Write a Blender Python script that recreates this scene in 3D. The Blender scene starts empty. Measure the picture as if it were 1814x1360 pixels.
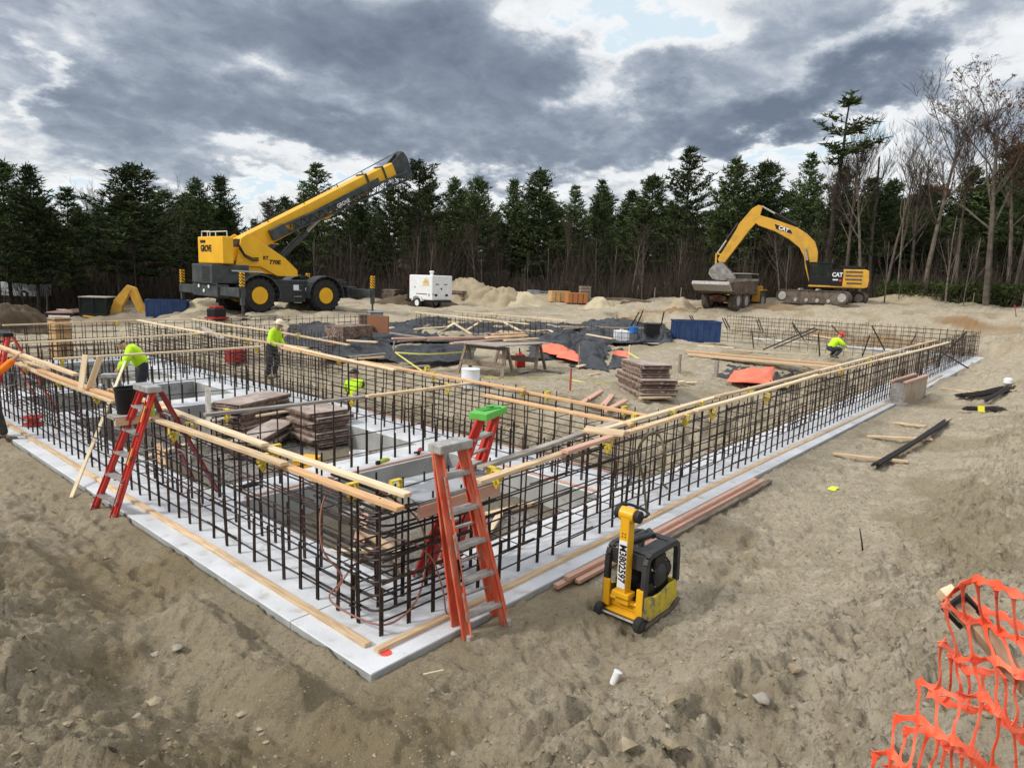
import bpy, bmesh, math, random
import numpy as np
from mathutils import Vector, Matrix, Quaternion
R = math.radians
random.seed(7); RNG = np.random.default_rng(7)
SC = bpy.context.scene; COL = SC.collection
# ---------------------------------------------------------------- camera
FPX = 1195.0; YAW, PITCH, ROLL = R(40.65), R(-9.03), R(2.0)
FW = np.array([math.cos(YAW)*math.cos(PITCH), math.sin(YAW)*math.cos(PITCH), math.sin(PITCH)])
_r = np.array([math.sin(YAW), -math.cos(YAW), 0]); _u = np.cross(_r, FW)
RT = math.cos(ROLL)*_r + math.sin(ROLL)*_u; UP = -math.sin(ROLL)*_r + math.cos(ROLL)*_u
CAM = np.array([-2.96, -3.86, 3.05])
cd = bpy.data.cameras.new('camera'); cam = bpy.data.objects.new('camera', cd); COL.objects.link(cam)
cd.sensor_width = 36; cd.lens = FPX/1814*36; cd.clip_start = .05; cd.clip_end = 2500
cam.matrix_world = Matrix(((RT[0], UP[0], -FW[0], CAM[0]), (RT[1], UP[1], -FW[1], CAM[1]), (RT[2], UP[2], -FW[2], CAM[2]), (0, 0, 0, 1)))
SC.camera = cam
def ray(px, py): return FW + RT*(px-907)/FPX - UP*(py-680)/FPX
def G(px, py, z=0.):
    d = ray(px, py); return Vector(CAM + d*((z-CAM[2])/d[2]))
def DD(px, py, dist):
    d = ray(px, py); return Vector(CAM + d*dist/math.hypot(d[0], d[1]))
# ---------------------------------------------------------------- light
SUN_EL, SUN_AZ = R(38), R(40.65+112)       # behind the camera's left shoulder
sl = bpy.data.lights.new('sun', 'SUN'); sl.energy = 2.3; sl.angle = R(10); sl.color = (1., .95, .87)
so = bpy.data.objects.new('sun', sl); COL.objects.link(so)
sd = Vector((math.cos(SUN_AZ)*math.cos(SUN_EL), math.sin(SUN_AZ)*math.cos(SUN_EL), math.sin(SUN_EL)))
so.rotation_euler = sd.to_track_quat('Z', 'Y').to_euler()
SC.view_settings.view_transform = 'Standard'; SC.view_settings.look = 'None'
SC.view_settings.exposure = 0.22; SC.view_settings.gamma = 1.0
W = bpy.data.worlds.new('World'); SC.world = W; W.use_nodes = True
def build_world():
    nt = W.node_tree; N = nt.nodes; L = nt.links
    for n in list(N): N.remove(n)
    def V(v):
        return v
    def inp(n, i, v):
        if hasattr(v, 'is_output'): L.new(v, n.inputs[i])
        else: n.inputs[i].default_value = v
    def M(op, a, b=None, c=None, clamp=False):
        n = N.new('ShaderNodeMath'); n.operation = op; n.use_clamp = clamp
        inp(n, 0, a)
        if b is not None: inp(n, 1, b)
        if c is not None: inp(n, 2, c)
        return n.outputs[0]
    tc = N.new('ShaderNodeTexCoord'); nrm = N.new('ShaderNodeVectorMath'); nrm.operation = 'NORMALIZE'
    L.new(tc.outputs['Generated'], nrm.inputs[0]); d = nrm.outputs[0]
    sp = N.new('ShaderNodeSeparateXYZ'); L.new(d, sp.inputs[0])
    az = M('ARCTAN2', sp.outputs[1], sp.outputs[0]); el = M('ARCSINE', sp.outputs[2])
    u = M('SUBTRACT', YAW, az)
    def noise(vec, scale, detail, rough=.55, dist=0.):
        n = N.new('ShaderNodeTexNoise'); n.inputs['Scale'].default_value = scale; n.inputs['Detail'].default_value = detail
        n.inputs['Roughness'].default_value = rough; n.inputs['Distortion'].default_value = dist
        L.new(vec, n.inputs['Vector']); return n
    # stretched cloud space (clouds flatten toward the horizon)
    h = M('ADD', sp.outputs[2], .32)
    cx = M('DIVIDE', sp.outputs[0], h); cy = M('DIVIDE', sp.outputs[1], h)
    cc = N.new('ShaderNodeCombineXYZ'); L.new(cx, cc.inputs[0]); L.new(cy, cc.inputs[1]); cv = cc.outputs[0]
    wn = noise(cv, 3.4, 7, .6); ws = N.new('ShaderNodeSeparateColor'); L.new(wn.outputs['Color'], ws.inputs[0])
    wu = M('MULTIPLY_ADD', ws.outputs[0], .50, -.25); wv = M('MULTIPLY_ADD', ws.outputs[1], .24, -.12)
    U = M('ADD', u, wu); E = M('ADD', el, wv)
    blobs = [(300,190,330,75,0,.36),(100,190,110,50,0,.12),(870,190,300,100,0,.42),(1320,215,300,48,-14,.40),(1250,110,180,50,-10,.2),
             (1640,75,260,34,-17,.36),(260,308,330,30,2,.22),(640,45,330,60,0,.3),(40,50,75,60,0,.28),(560,240,90,30,0,.2),(950,285,260,22,0,.12),(1080,320,120,18,0,.12),(1380,30,120,40,0,.2),
             (25,150,40,65,0,-.38),(100,20,50,40,0,-.22),(60,105,45,22,-20,-.25),(482,262,75,20,5,-.55),(468,128,55,22,0,-.35),(1120,35,125,48,5,-.75),(1075,160,70,55,-25,-.33),
             (1230,285,190,20,-9,-.55),(1420,235,150,16,-16,-.3),(1560,45,200,26,-16,-.38),(1730,130,200,24,-18,-.32),(640,180,90,30,0,-.28),(470,345,230,16,3,-.6),(130,345,150,14,0,-.3),
             (900,330,300,16,0,-.35),(1060,175,40,30,0,-.2),(170,60,60,40,0,-.15),(1800,20,70,40,0,-.3),(700,300,60,14,0,-.2),(1700,230,150,26,-10,.22),(1520,260,90,40,0,-.25)]
    acc = .46
    for (px, py, rx, ry, ang, amp) in blobs:
        r = ray(px, py); r = r/np.linalg.norm(r); a0 = YAW-math.atan2(r[1], r[0]); e0 = math.asin(r[2])
        k = math.cos(math.atan((px-907)/FPX))**1.5
        rx = rx/FPX*k*1.15; ry = ry/FPX*1.15; t = R(-ang)
        ca, sa = math.cos(t), math.sin(t)
        du = M('SUBTRACT', U, a0); de = M('SUBTRACT', E, e0)
        p = M('ADD', M('MULTIPLY', du, ca/rx), M('MULTIPLY', de, sa/rx))
        q = M('ADD', M('MULTIPLY', du, -sa/ry), M('MULTIPLY', de, ca/ry))
        s = M('ADD', M('MULTIPLY', p, p), M('MULTIPLY', q, q))
        g = M('EXPONENT', M('MULTIPLY', s, -.9))
        acc = M('MULTIPLY_ADD', g, amp, acc)
    n1 = noise(cv, 3.6, 12, .62, .35); n2 = noise(cv, 10.0, 12, .66, .5)
    D = M('ADD', acc, M('MULTIPLY_ADD', n1.outputs['Fac'], .95, -.475))
    D = M('ADD', D, M('MULTIPLY_ADD', n2.outputs['Fac'], .52, -.26))
    hz = N.new('ShaderNodeMapRange'); L.new(el, hz.inputs[0]); hz.inputs[1].default_value = R(13); hz.inputs[2].default_value = R(4); hz.inputs[3].default_value = 0; hz.inputs[4].default_value = .16
    D = M('SUBTRACT', M('MULTIPLY', D, .86), hz.outputs[0])
    ramp = N.new('ShaderNodeValToRGB'); L.new(D, ramp.inputs[0]); cr = ramp.color_ramp
    stops = [(0.0, (.66,.78,.86)), (.12, (.86,.88,.89)), (.30, (.78,.79,.80)), (.42, (.52,.56,.61)), (.56, (.345,.39,.46)), (.74, (.225,.262,.325)), (1., (.14,.172,.23))]
    while len(cr.elements) < len(stops): cr.elements.new(.5)
    for e, (p, c) in zip(cr.elements, stops): e.position = p; e.color = (*c, 1)
    # overhead sky, out of view, made brighter than the clouds ahead to light the ground
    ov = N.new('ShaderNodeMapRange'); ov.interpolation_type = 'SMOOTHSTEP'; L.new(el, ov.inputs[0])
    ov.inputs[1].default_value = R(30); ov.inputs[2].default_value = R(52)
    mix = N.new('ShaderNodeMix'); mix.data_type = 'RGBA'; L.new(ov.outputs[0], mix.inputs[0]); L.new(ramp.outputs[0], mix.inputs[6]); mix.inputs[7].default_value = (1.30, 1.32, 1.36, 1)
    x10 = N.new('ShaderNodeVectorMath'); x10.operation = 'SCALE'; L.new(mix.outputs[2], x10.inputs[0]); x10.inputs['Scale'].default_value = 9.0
    sky = N.new('ShaderNodeTexSky'); sky.sky_type = 'NISHITA'; sky.sun_disc = False; sky.sun_elevation = SUN_EL; sky.sun_rotation = math.pi/2-SUN_AZ
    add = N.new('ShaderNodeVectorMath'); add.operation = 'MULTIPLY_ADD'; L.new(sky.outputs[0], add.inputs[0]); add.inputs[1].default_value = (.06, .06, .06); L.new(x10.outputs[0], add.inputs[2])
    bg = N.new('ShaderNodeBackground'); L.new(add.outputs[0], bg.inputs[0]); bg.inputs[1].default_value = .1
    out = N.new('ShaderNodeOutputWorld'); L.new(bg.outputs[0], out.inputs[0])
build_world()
# ---------------------------------------------------------------- materials
MATS = {}
def mat(name, col, rough=.8, col2=None, scale=6., metal=0., bump=0., bscale=None, detail=4., lo=.4, hi=.62, stretch=None, spec=.3, col3=None, c3=(.62, .7), c3scale=None, objrand=0.):
    if name in MATS: return MATS[name]
    m = bpy.data.materials.new(name); m.use_nodes = True; nt = m.node_tree; b = nt.nodes['Principled BSDF']
    b.inputs['Roughness'].default_value = rough; b.inputs['Metallic'].default_value = metal; b.inputs['Specular IOR Level'].default_value = spec
    b.inputs['Base Color'].default_value = (*col, 1)
    tc = nt.nodes.new('ShaderNodeTexCoord'); src = tc.outputs['Object']
    if stretch:
        mp = nt.nodes.new('ShaderNodeMapping'); mp.inputs['Scale'].default_value = stretch; nt.links.new(src, mp.inputs[0]); src = mp.outputs[0]
    colout = None
    if col2:
        n = nt.nodes.new('ShaderNodeTexNoise'); n.inputs['Scale'].default_value = scale; n.inputs['Detail'].default_value = detail; nt.links.new(src, n.inputs['Vector'])
        mr = nt.nodes.new('ShaderNodeMapRange'); mr.inputs[1].default_value = lo; mr.inputs[2].default_value = hi; nt.links.new(n.outputs['Fac'], mr.inputs[0])
        mx = nt.nodes.new('ShaderNodeMix'); mx.data_type = 'RGBA'; mx.inputs[6].default_value = (*col, 1); mx.inputs[7].default_value = (*col2, 1)
        nt.links.new(mr.outputs[0], mx.inputs[0]); colout = mx.outputs[2]
        if col3:
            n = nt.nodes.new('ShaderNodeTexNoise'); n.inputs['Scale'].default_value = c3scale or scale*2.7; n.inputs['Detail'].default_value = 6; nt.links.new(src, n.inputs['Vector'])
            mr = nt.nodes.new('ShaderNodeMapRange'); mr.inputs[1].default_value = c3[0]; mr.inputs[2].default_value = c3[1]; nt.links.new(n.outputs['Fac'], mr.inputs[0])
            m2 = nt.nodes.new('ShaderNodeMix'); m2.data_type = 'RGBA'; nt.links.new(colout, m2.inputs[6]); m2.inputs[7].default_value = (*col3, 1)
            nt.links.new(mr.outputs[0], m2.inputs[0]); colout = m2.outputs[2]
    if objrand:
        oi = nt.nodes.new('ShaderNodeObjectInfo'); mr = nt.nodes.new('ShaderNodeMapRange'); mr.inputs[3].default_value = 1-objrand; mr.inputs[4].default_value = 1+objrand; nt.links.new(oi.outputs['Random'], mr.inputs[0])
        vm = nt.nodes.new('ShaderNodeVectorMath'); vm.operation = 'SCALE'; nt.links.new(mr.outputs[0], vm.inputs['Scale'])
        if colout: nt.links.new(colout, vm.inputs[0])
        else: vm.inputs[0].default_value = col
        colout = vm.outputs[0]
    if colout: nt.links.new(colout, b.inputs['Base Color'])
    if bump:
        n = nt.nodes.new('ShaderNodeTexNoise'); n.inputs['Scale'].default_value = bscale or scale*4; n.inputs['Detail'].default_value = 5; nt.links.new(src, n.inputs['Vector'])
        bp = nt.nodes.new('ShaderNodeBump'); bp.inputs['Strength'].default_value = bump; bp.inputs['Distance'].default_value = .02; nt.links.new(n.outputs['Fac'], bp.inputs['Height']); nt.links.new(bp.outputs[0], b.inputs['Normal'])
    MATS[name] = m; return m
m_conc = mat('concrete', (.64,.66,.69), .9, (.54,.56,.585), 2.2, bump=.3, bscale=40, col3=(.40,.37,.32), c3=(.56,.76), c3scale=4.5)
m_concside = mat('concrete_shaded_side', (.30,.31,.30), .9, (.40,.41,.40), 1.6, bump=.2, bscale=25, col3=(.22,.22,.2), c3=(.6,.72), c3scale=4)  # same concrete as the tops, with the sides' shade put into the colour
m_bar = mat('rusty_steel', (.024,.018,.016), .6, (.062,.036,.026), 9, metal=.3, spec=.4, objrand=.45)
m_barnew = mat('dark_steel', (.022,.020,.021), .5, (.045,.034,.03), 12, metal=.4)
m_wood = mat('pine_lumber', (.66,.50,.32), .75, (.52,.36,.21), 4, stretch=(1,9,9), col3=(.40,.34,.27), c3=(.6,.75), c3scale=3, objrand=.13)
m_woodpale = mat('pale_lumber', (.74,.61,.42), .75, (.64,.50,.32), 4, stretch=(1,9,9), objrand=.08)
m_woodorange = mat('fresh_lumber', (.68,.42,.22), .75, (.58,.34,.17), 5, stretch=(1,9,9), objrand=.1)
m_woodpink = mat('pink_lumber', (.62,.36,.28), .8, (.52,.33,.24), 4, stretch=(1,8,8), col3=(.30,.24,.19), c3=(.58,.72))
m_wooddark = mat('weathered_wood', (.17,.13,.10), .85, (.28,.23,.18), 5, stretch=(1,6,6), bump=.2, objrand=.2)
m_woodgrey = mat('grey_wood', (.38,.35,.31), .85, (.24,.22,.19), 4, stretch=(1,6,6), objrand=.15)
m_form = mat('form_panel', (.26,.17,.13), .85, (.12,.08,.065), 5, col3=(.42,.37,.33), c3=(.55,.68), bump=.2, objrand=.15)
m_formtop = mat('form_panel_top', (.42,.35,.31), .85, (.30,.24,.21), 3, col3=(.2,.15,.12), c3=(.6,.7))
m_ply = mat('plywood', (.62,.40,.19), .7, (.50,.29,.12), 3, stretch=(1,1,4))
m_yplastic = mat('yellow_plastic', (.72,.55,.06), .5, (.55,.42,.05), 20)
m_red = mat('red_fibreglass', (.62,.035,.025), .4, (.50,.03,.02), 8, spec=.5)
m_orange = mat('faded_orange_fibreglass', (.60,.085,.04), .6, (.66,.19,.11), 12, stretch=(1,1,.3), col3=(.45,.38,.32), c3=(.62,.72), c3scale=14)
m_alu = mat('aluminium', (.50,.50,.48), .45, (.34,.34,.33), 14, metal=.5)
m_aludirty = mat('dirty_aluminium', (.30,.29,.27), .7, (.42,.41,.39), 12, metal=.2)
m_green = mat('green_plastic', (.10,.50,.08), .5, (.14,.40,.08), 16)
m_white = mat('white_paint', (.78,.80,.82), .45, (.70,.72,.74), 5)
m_black = mat('black_rubber', (.018,.018,.019), .75, (.035,.034,.032), 8)
m_blackpl = mat('black_plastic', (.012,.012,.014), .4)
m_yellow = mat('yellow_paint', (.80,.42,.012), .4, (.70,.36,.012), 3, spec=.5)
m_ycrane = mat('crane_yellow', (.86,.47,.008), .38, (.78,.41,.008), 1.2, spec=.5)
m_ycat = mat('dusty_yellow', (.66,.36,.035), .5, (.52,.29,.05), 2.2, spec=.4)
m_grey = mat('dark_grey_paint', (.036,.044,.047), .5, (.065,.072,.07), 2.5, spec=.4)
m_char = mat('charcoal_paint', (.03,.033,.036), .5, (.05,.05,.05), 6)
m_glass = mat('dark_glass', (.02,.03,.03), .08, spec=.8)
m_blue = mat('blue_paint', (.022,.05,.15), .5, (.035,.07,.17), 2.5, col3=(.02,.03,.07), c3=(.6,.7))
m_tarp = mat('black_sheeting', (.010,.012,.016), .42, (.022,.025,.030), 2.2, bump=.5, bscale=6, spec=.5, col3=(.09,.085,.075), c3=(.64,.76))
m_otarp = mat('orange_tarp', (.78,.16,.085), .55, (.70,.20,.12), 3, bump=.3, bscale=9)
m_mud = mat('muddy_steel', (.085,.064,.05), .8, (.145,.12,.095), 3, bump=.3)
m_skin = mat('skin', (.42,.26,.18), .6)
m_hi = mat('lime_fabric', (.55,.88,.02), .7, (.48,.80,.02), 9, bump=.9, bscale=9)
m_hiorange = mat('orange_fabric', (.95,.22,.01), .7, (.85,.18,.01), 9, bump=.2, bscale=12)
m_jeans = mat('dark_trousers', (.025,.03,.04), .85, (.045,.05,.06), 9)
m_olive = mat('dark_olive_trousers', (.035,.035,.03), .85, (.06,.058,.045), 9)
m_boot = mat('boot_leather', (.14,.12,.10), .85)
m_rock = mat('pale_stone', (.30,.275,.23), .9, (.20,.18,.145), 6, bump=.4)
m_tape = mat('yellow_tape', (.80,.78,.20), .6)
mat('red_paint', (.42, .025, .025), .45, (.30, .02, .02), 4)
m_greyplate = mat('grey_plate', (.33,.35,.37), .7, (.22,.235,.25), 3, col3=(.45,.46,.47), c3=(.6,.7), c3scale=8)
# ---------------------------------------------------------------- helpers
class MB:
    def __init__(s): s.v = []; s.f = []; s.m = []
    def add(s, vs, fs, mi=0, M=None):
        o = len(s.v)
        for v in vs:
            v = Vector(v); s.v.append(tuple(M @ v) if M is not None else tuple(v))
        s.f += [tuple(i+o for i in f) for f in fs]; s.m += [mi]*len(fs)
    def box(s, c, d, rot=None, mi=0, M=None, taper=None):
        x, y, z = d[0]/2, d[1]/2, d[2]/2; t = taper or 1.
        vs = [(-x,-y,-z),(x,-y,-z),(x,y,-z),(-x,y,-z),(-x*t,-y*t,z),(x*t,-y*t,z),(x*t,y*t,z),(-x*t,y*t,z)]
        T = Matrix.Translation(c)
        if rot is not None: T = T @ (rot.to_4x4() if hasattr(rot, 'to_4x4') else rot)
        if M is not None: T = M @ T
        s.add(vs, [(0,3,2,1),(4,5,6,7),(0,1,5,4),(1,2,6,5),(2,3,7,6),(3,0,4,7)], mi, T)
    def beam(s, a, b, w, h, mi=0, up=(0, 0, 1), roll=0.):
        a = Vector(a); b = Vector(b); x = (b-a); l = x.length; x.normalize(); u = Vector(up)
        y = u.cross(x)
        if y.length < 1e-4: y = Vector((0, 1, 0)).cross(x)
        y.normalize(); z = x.cross(y)
        Mx = Matrix((x, y, z)).transposed()
        if roll: Mx = Mx @ Matrix.Rotation(roll, 3, 'X')
        s.box((a+b)/2, (l, w, h), Mx, mi)
    def tube(s, pts, r, n=6, mi=0, caps=True):
        pts = [Vector(p) for p in pts]; rs = r if isinstance(r, (list, tuple)) else [r]*len(pts)
        o = len(s.v); prev = None
        for i, p in enumerate(pts):
            t = (pts[min(i+1, len(pts)-1)]-pts[max(i-1, 0)]).normalized()
            if prev is None:
                a = t.cross(Vector((0, 0, 1)))
                if a.length < .05: a = t.cross(Vector((1, 0, 0)))
                a.normalize()
            else: a = (prev-t*prev.dot(t)).normalized()
            prev = a; b = t.cross(a)
            for k in range(n):
                w = 2*math.pi*k/n; s.v.append(tuple(p+(a*math.cos(w)+b*math.sin(w))*rs[i]))
        for i in range(len(pts)-1):
            for k in range(n):
                k2 = (k+1) % n
                s.f.append((o+i*n+k, o+i*n+k2, o+(i+1)*n+k2, o+(i+1)*n+k)); s.m.append(mi)
        if caps:
            s.f.append(tuple(o+k for k in reversed(range(n)))); s.m.append(mi)
            s.f.append(tuple(o+(len(pts)-1)*n+k for k in range(n))); s.m.append(mi)
    def lathe(s, prof, c, axis=(0, 0, 1), n=24, mi=0, caps=True):   # prof: (radius, height along axis)
        q = Vector(axis).normalized().to_track_quat('Z', 'Y').to_matrix(); o = len(s.v); c = Vector(c)
        for (r, h) in prof:
            for k in range(n):
                w = 2*math.pi*k/n; s.v.append(tuple(c + q @ Vector((r*math.cos(w), r*math.sin(w), h))))
        for i in range(len(prof)-1):
            for k in range(n):
                k2 = (k+1) % n; s.f.append((o+i*n+k, o+i*n+k2, o+(i+1)*n+k2, o+(i+1)*n+k)); s.m.append(mi)
        if not caps: return
        s.f.append(tuple(o+k for k in reversed(range(n)))); s.m.append(mi)
        s.f.append(tuple(o+(len(prof)-1)*n+k for k in range(n))); s.m.append(mi)
    def prism(s, poly, y0, y1, mi=0, M=None):            # poly in (x, z), extruded along y
        n = len(poly); vs = [(x, y0, z) for x, z in poly]+[(x, y1, z) for x, z in poly]
        s.add(vs, [tuple(range(n)), tuple(reversed(range(n, 2*n)))]+[(i, i+n, (i+1) % n+n, (i+1) % n) for i in range(n)], mi, M)
    def build(s, name, mats, parent=None, smooth=False, loc=None, bevel=0., rotz=None):
        me = bpy.data.meshes.new(name); me.from_pydata(s.v, [], s.f)
        mats = mats if isinstance(mats, (list, tuple)) else [mats]
        for m in mats: me.materials.append(m)
        if len(mats) > 1: me.polygons.foreach_set('material_index', s.m)
        b = bmesh.new(); b.from_mesh(me); bmesh.ops.recalc_face_normals(b, faces=b.faces)
        if bevel: bmesh.ops.bevel(b, geom=b.edges[:], offset=bevel, segments=2, affect='EDGES', clamp_overlap=True, profile=.6)
        b.to_mesh(me); b.free()
        if smooth:
            me.polygons.foreach_set('use_smooth', [True]*len(me.polygons))
            if smooth != 'all': me.set_sharp_from_angle(angle=R(40))
        o = bpy.data.objects.new(name, me); COL.objects.link(o)
        if loc is not None: o.location = loc
        if rotz is not None: o.rotation_euler = (0, 0, rotz)
        if parent is not None: o.parent = parent
        return o
def tag(o, label=None, cat=None, group=None, kind=None):
    if label: o['label'] = label
    if cat: o['category'] = cat
    if group: o['group'] = group
    if kind: o['kind'] = kind
    return o
def thing(name, label, cat, loc=(0, 0, 0), rotz=0., group=None):
    o = bpy.data.objects.new(name, None); COL.objects.link(o); o.location = loc; o.rotation_euler = (0, 0, rotz); o.empty_display_size = .2
    return tag(o, label, cat, group)
def put(name, me, parent=None, loc=(0, 0, 0), rot=(0, 0, 0), scale=(1, 1, 1), kind=None):
    o = bpy.data.objects.new(name, me); COL.objects.link(o); o.location = loc; o.rotation_euler = rot; o.scale = scale
    if parent is not None: o.parent = parent
    if kind: o['kind'] = kind
    return o
KIDS = {}
def copy_tree(o, loc, rotz, label=None, group=None, scale=None):
    c = o.copy(); COL.objects.link(c); c.location = loc; c.rotation_euler = (0, 0, rotz)
    if scale: c.scale = scale
    if label: c['label'] = label
    if group: c['group'] = group
    if o.name not in KIDS: KIDS[o.name] = [(k, list(k.children)) for k in o.children]
    for k, gs in KIDS[o.name]:
        d = k.copy(); COL.objects.link(d); d.parent = c
        for g in gs:
            e = g.copy(); COL.objects.link(e); e.parent = d
    return c
def text(name, s, size, mat_, parent, M, thick=.004, bold=0., sx=1.):
    cu = bpy.data.curves.new(name, 'FONT'); cu.body = s; cu.size = size; cu.extrude = thick; cu.align_x = 'CENTER'; cu.align_y = 'CENTER'; cu.offset = bold; cu.resolution_u = 3
    t = bpy.data.objects.new(name, cu); COL.objects.link(t)
    dg = bpy.context.evaluated_depsgraph_get(); me = bpy.data.meshes.new_from_object(t.evaluated_get(dg)); bpy.data.objects.remove(t); bpy.data.curves.remove(cu)
    me.transform(Matrix.Diagonal((sx, 1, 1, 1))); me.materials.clear(); me.materials.append(mat_)
    o = put(name, me, parent); o.matrix_local = M; return o
# ---------------------------------------------------------------- terrain
_perm = RNG.permutation(512)
_ga = RNG.uniform(0, 2*math.pi, 512)
def perlin(x, y):
    xi = np.floor(x).astype(int); yi = np.floor(y).astype(int); xf = x-xi; yf = y-yi
    u = xf*xf*xf*(xf*(xf*6-15)+10); v = yf*yf*yf*(yf*(yf*6-15)+10)
    def g(ix, iy, dx, dy):
        a = _ga[_perm[(_perm[ix & 511]+iy) & 511]]; return np.cos(a)*dx+np.sin(a)*dy
    return ((g(xi, yi, xf, yf)*(1-u)+g(xi+1, yi, xf-1, yf)*u)*(1-v)+(g(xi, yi+1, xf, yf-1)*(1-u)+g(xi+1, yi+1, xf-1, yf-1)*u)*v)*1.5
def sst(a, b, x):
    t = np.clip((x-a)/(b-a), 0, 1); return t*t*(3-2*t)
CP = [(-2.96,-3.86,1.4),(-4.5,-1,1.2),(-3,0,.75),(-2.25,.21,.4),(-1.5,1.2,.12),(-2.2,3,.45),(-3.5,3,.8),(-2.0,5.5,.3),(-2.6,8,.45),(-5,6,.9),(-3,12,.4),(-6,12,.8),(-1.9,12,.1),(-4,20,.6),(-1.5,20,.1),
      (-.76,7.2,-.1),(-.6,3.45,-.1),(-.78,.75,-.1),(-.9,-.6,.02),(-.1,-1.5,.1),(-.9,-1.6,.28),(.4,-2.2,.34),(1.31,-1.45,-.08),(.9,-1.9,.2),(2.3,-1.75,-.05),(2.2,-2.4,.35),(.74,-3.86,.95),(1.9,-3.32,.72),(3.2,-3.3,.55),(3.4,-2.2,.12),
      (5.2,-2.1,-.06),(6,-3.4,.42),(6,-5,.9),(9,-2.3,-.04),(10,-4,.62),(13,-2.3,-.02),(14,-3.8,.62),(20,-2.4,.05),(22,-4,.75),(33,-1.8,.05),(34,-4,.9),(3,-7,1.5),(12,-9,1.6),(30,-12,2.0),
      (0.5,-.3,-.12),(4,-.3,-.12),(10,-.3,-.12),(20,-.3,-.12),(30,-.3,-.12),(4,-1.2,-.12),(10,-1.2,-.1),(20,-1.3,-.08),
      (-.3,2,-.12),(-.3,6,-.12),(-.3,12,-.12),
      # inside, right of the second wall
      (8.2,2.9,.3),(8.4,6,.5),(8.3,10,.3),(8.2,13.2,-.6),(9.0,11.6,-.9),(7.8,11.6,-.8),(10.5,13,.0),(7.2,15.5,-.2),(9.8,9.8,.42),(10,4,.42),(12,5,.48),(12,8,.48),(10,8,.5),(13,2.6,.2),(15,3.6,.12),(17,3.4,.05),(16,5.2,.45),(18,6.6,.62),(21,4,.5),(21,8,.5),(23,8.5,.5),(20,11,.4),(14,11,.3),
      (24,4,.0),(27,3,-.1),(27,6,-.1),(31,5,-.1),(34,4,-.1),(33,10,0),(28,10,.15),(24,12,.3),(14,16,.3),(20,16,.4),(27,15,.45),(33,16,.4),(10,17,.2),
      # outside beyond
      (38,2,.25),(39,8,.5),(41,0,.9),(42,5,1.0),(45,12,1.35),(38,14,.7),(44,4,1.5),(49,11,1.93),(46,18,1.6),(42,22,1.3),(37,-3,.9),(45,-6,1.9),(52,-8,2.3),(58,3,2.2),(60,-14,2.6),(53,20,1.9),
      (30,20,.55),(36,20,.8),(24,20.5,.5),(18,21.3,.35),(12,21.5,.2),(6,21.5,-.02),(2,21.5,0),
      (14.7,28.7,.72),(20.7,26.9,.66),(15,29.3,.74),(19,29.3,.74),(15,32,.74),(19,32,.74),(22,29,.72),(10,28.3,.62),(7,27.5,-.1),(8,31,-.9),(3,26,.35),(5,25,.15),(0,25,.1),(29.4,33.4,.62),(34,31,.8),(28,27,.6),(12,25,.4),(35,26,.9),
      (8,46,-2.3),(2,40,-2.2),(3,34,-1.6),(5,38,-1.4),(0,36,-.9),(-3,40,-.6),(8,40,-.6),(-6,30,-.2),(12,44,.3),(25,45,.6),(35,45,.8),(48,35,1.2),(60,25,1.7),(68,5,2.2),(75,-20,2.6),
      (5,60,-.3),(20,65,.2),(45,60,.6),(65,50,1.),(85,20,2),(95,-20,3),(-20,50,-.5),(0,150,5),(110,130,7),(160,0,9),(100,-120,9),(-100,0,2),(0,-100,4),(-100,120,3),(300,300,16),(320,0,16),(0,320,14)]
CP = np.array(CP, float)
def _phi(d2): return np.sqrt(d2+.5)
_A = _phi(((CP[:, None, :2]-CP[None, :, :2])**2).sum(-1)); _n = len(CP)
_S = np.zeros((_n+1, _n+1)); _S[:_n, :_n] = _A-np.eye(_n)*.12; _S[:_n, _n] = 1; _S[_n, :_n] = 1
_W = np.linalg.solve(_S, np.append(CP[:, 2], 0))
BX0, BX1, BY0, BY1 = 0., 36., 0., 20.6
def ridge(x, y, p0, p1, w, h):
    p0 = np.array(p0); d = np.array(p1)-p0; L = np.hypot(*d); t = np.clip(((x-p0[0])*d[0]+(y-p0[1])*d[1])/L/L, 0, 1)
    q = np.hypot(x-p0[0]-t*d[0], y-p0[1]-t*d[1]); return h*np.exp(-(q/w)**2)
_pr = random.Random(12); PRINTS = []
for (x0, y0, x1, y1, n_) in ((-.42,.6,-.42,8,26),(-.6,7.5,-.5,.9,20),(.0,-.55,5.2,-.55,16),(5.5,-1.2,.6,-.95,15),(-.3,.0,1.4,-1.3,7),(3.2,-.5,8.5,-1.7,14),(-.9,1.6,-.3,-.9,8),(1.2,-1.5,4.6,-1.65,10),(6,-.6,10,-.7,9)):
    a0 = math.atan2(y1-y0, x1-x0)
    for i in range(n_):
        s_ = (i+_pr.uniform(-.2, .2))/n_; sd_ = (.1 if i % 2 else -.1)+_pr.gauss(0, .06)
        PRINTS.append((x0+(x1-x0)*s_-math.sin(a0)*sd_, y0+(y1-y0)*s_+math.cos(a0)*sd_, a0+_pr.gauss(0, .3)))
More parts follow.
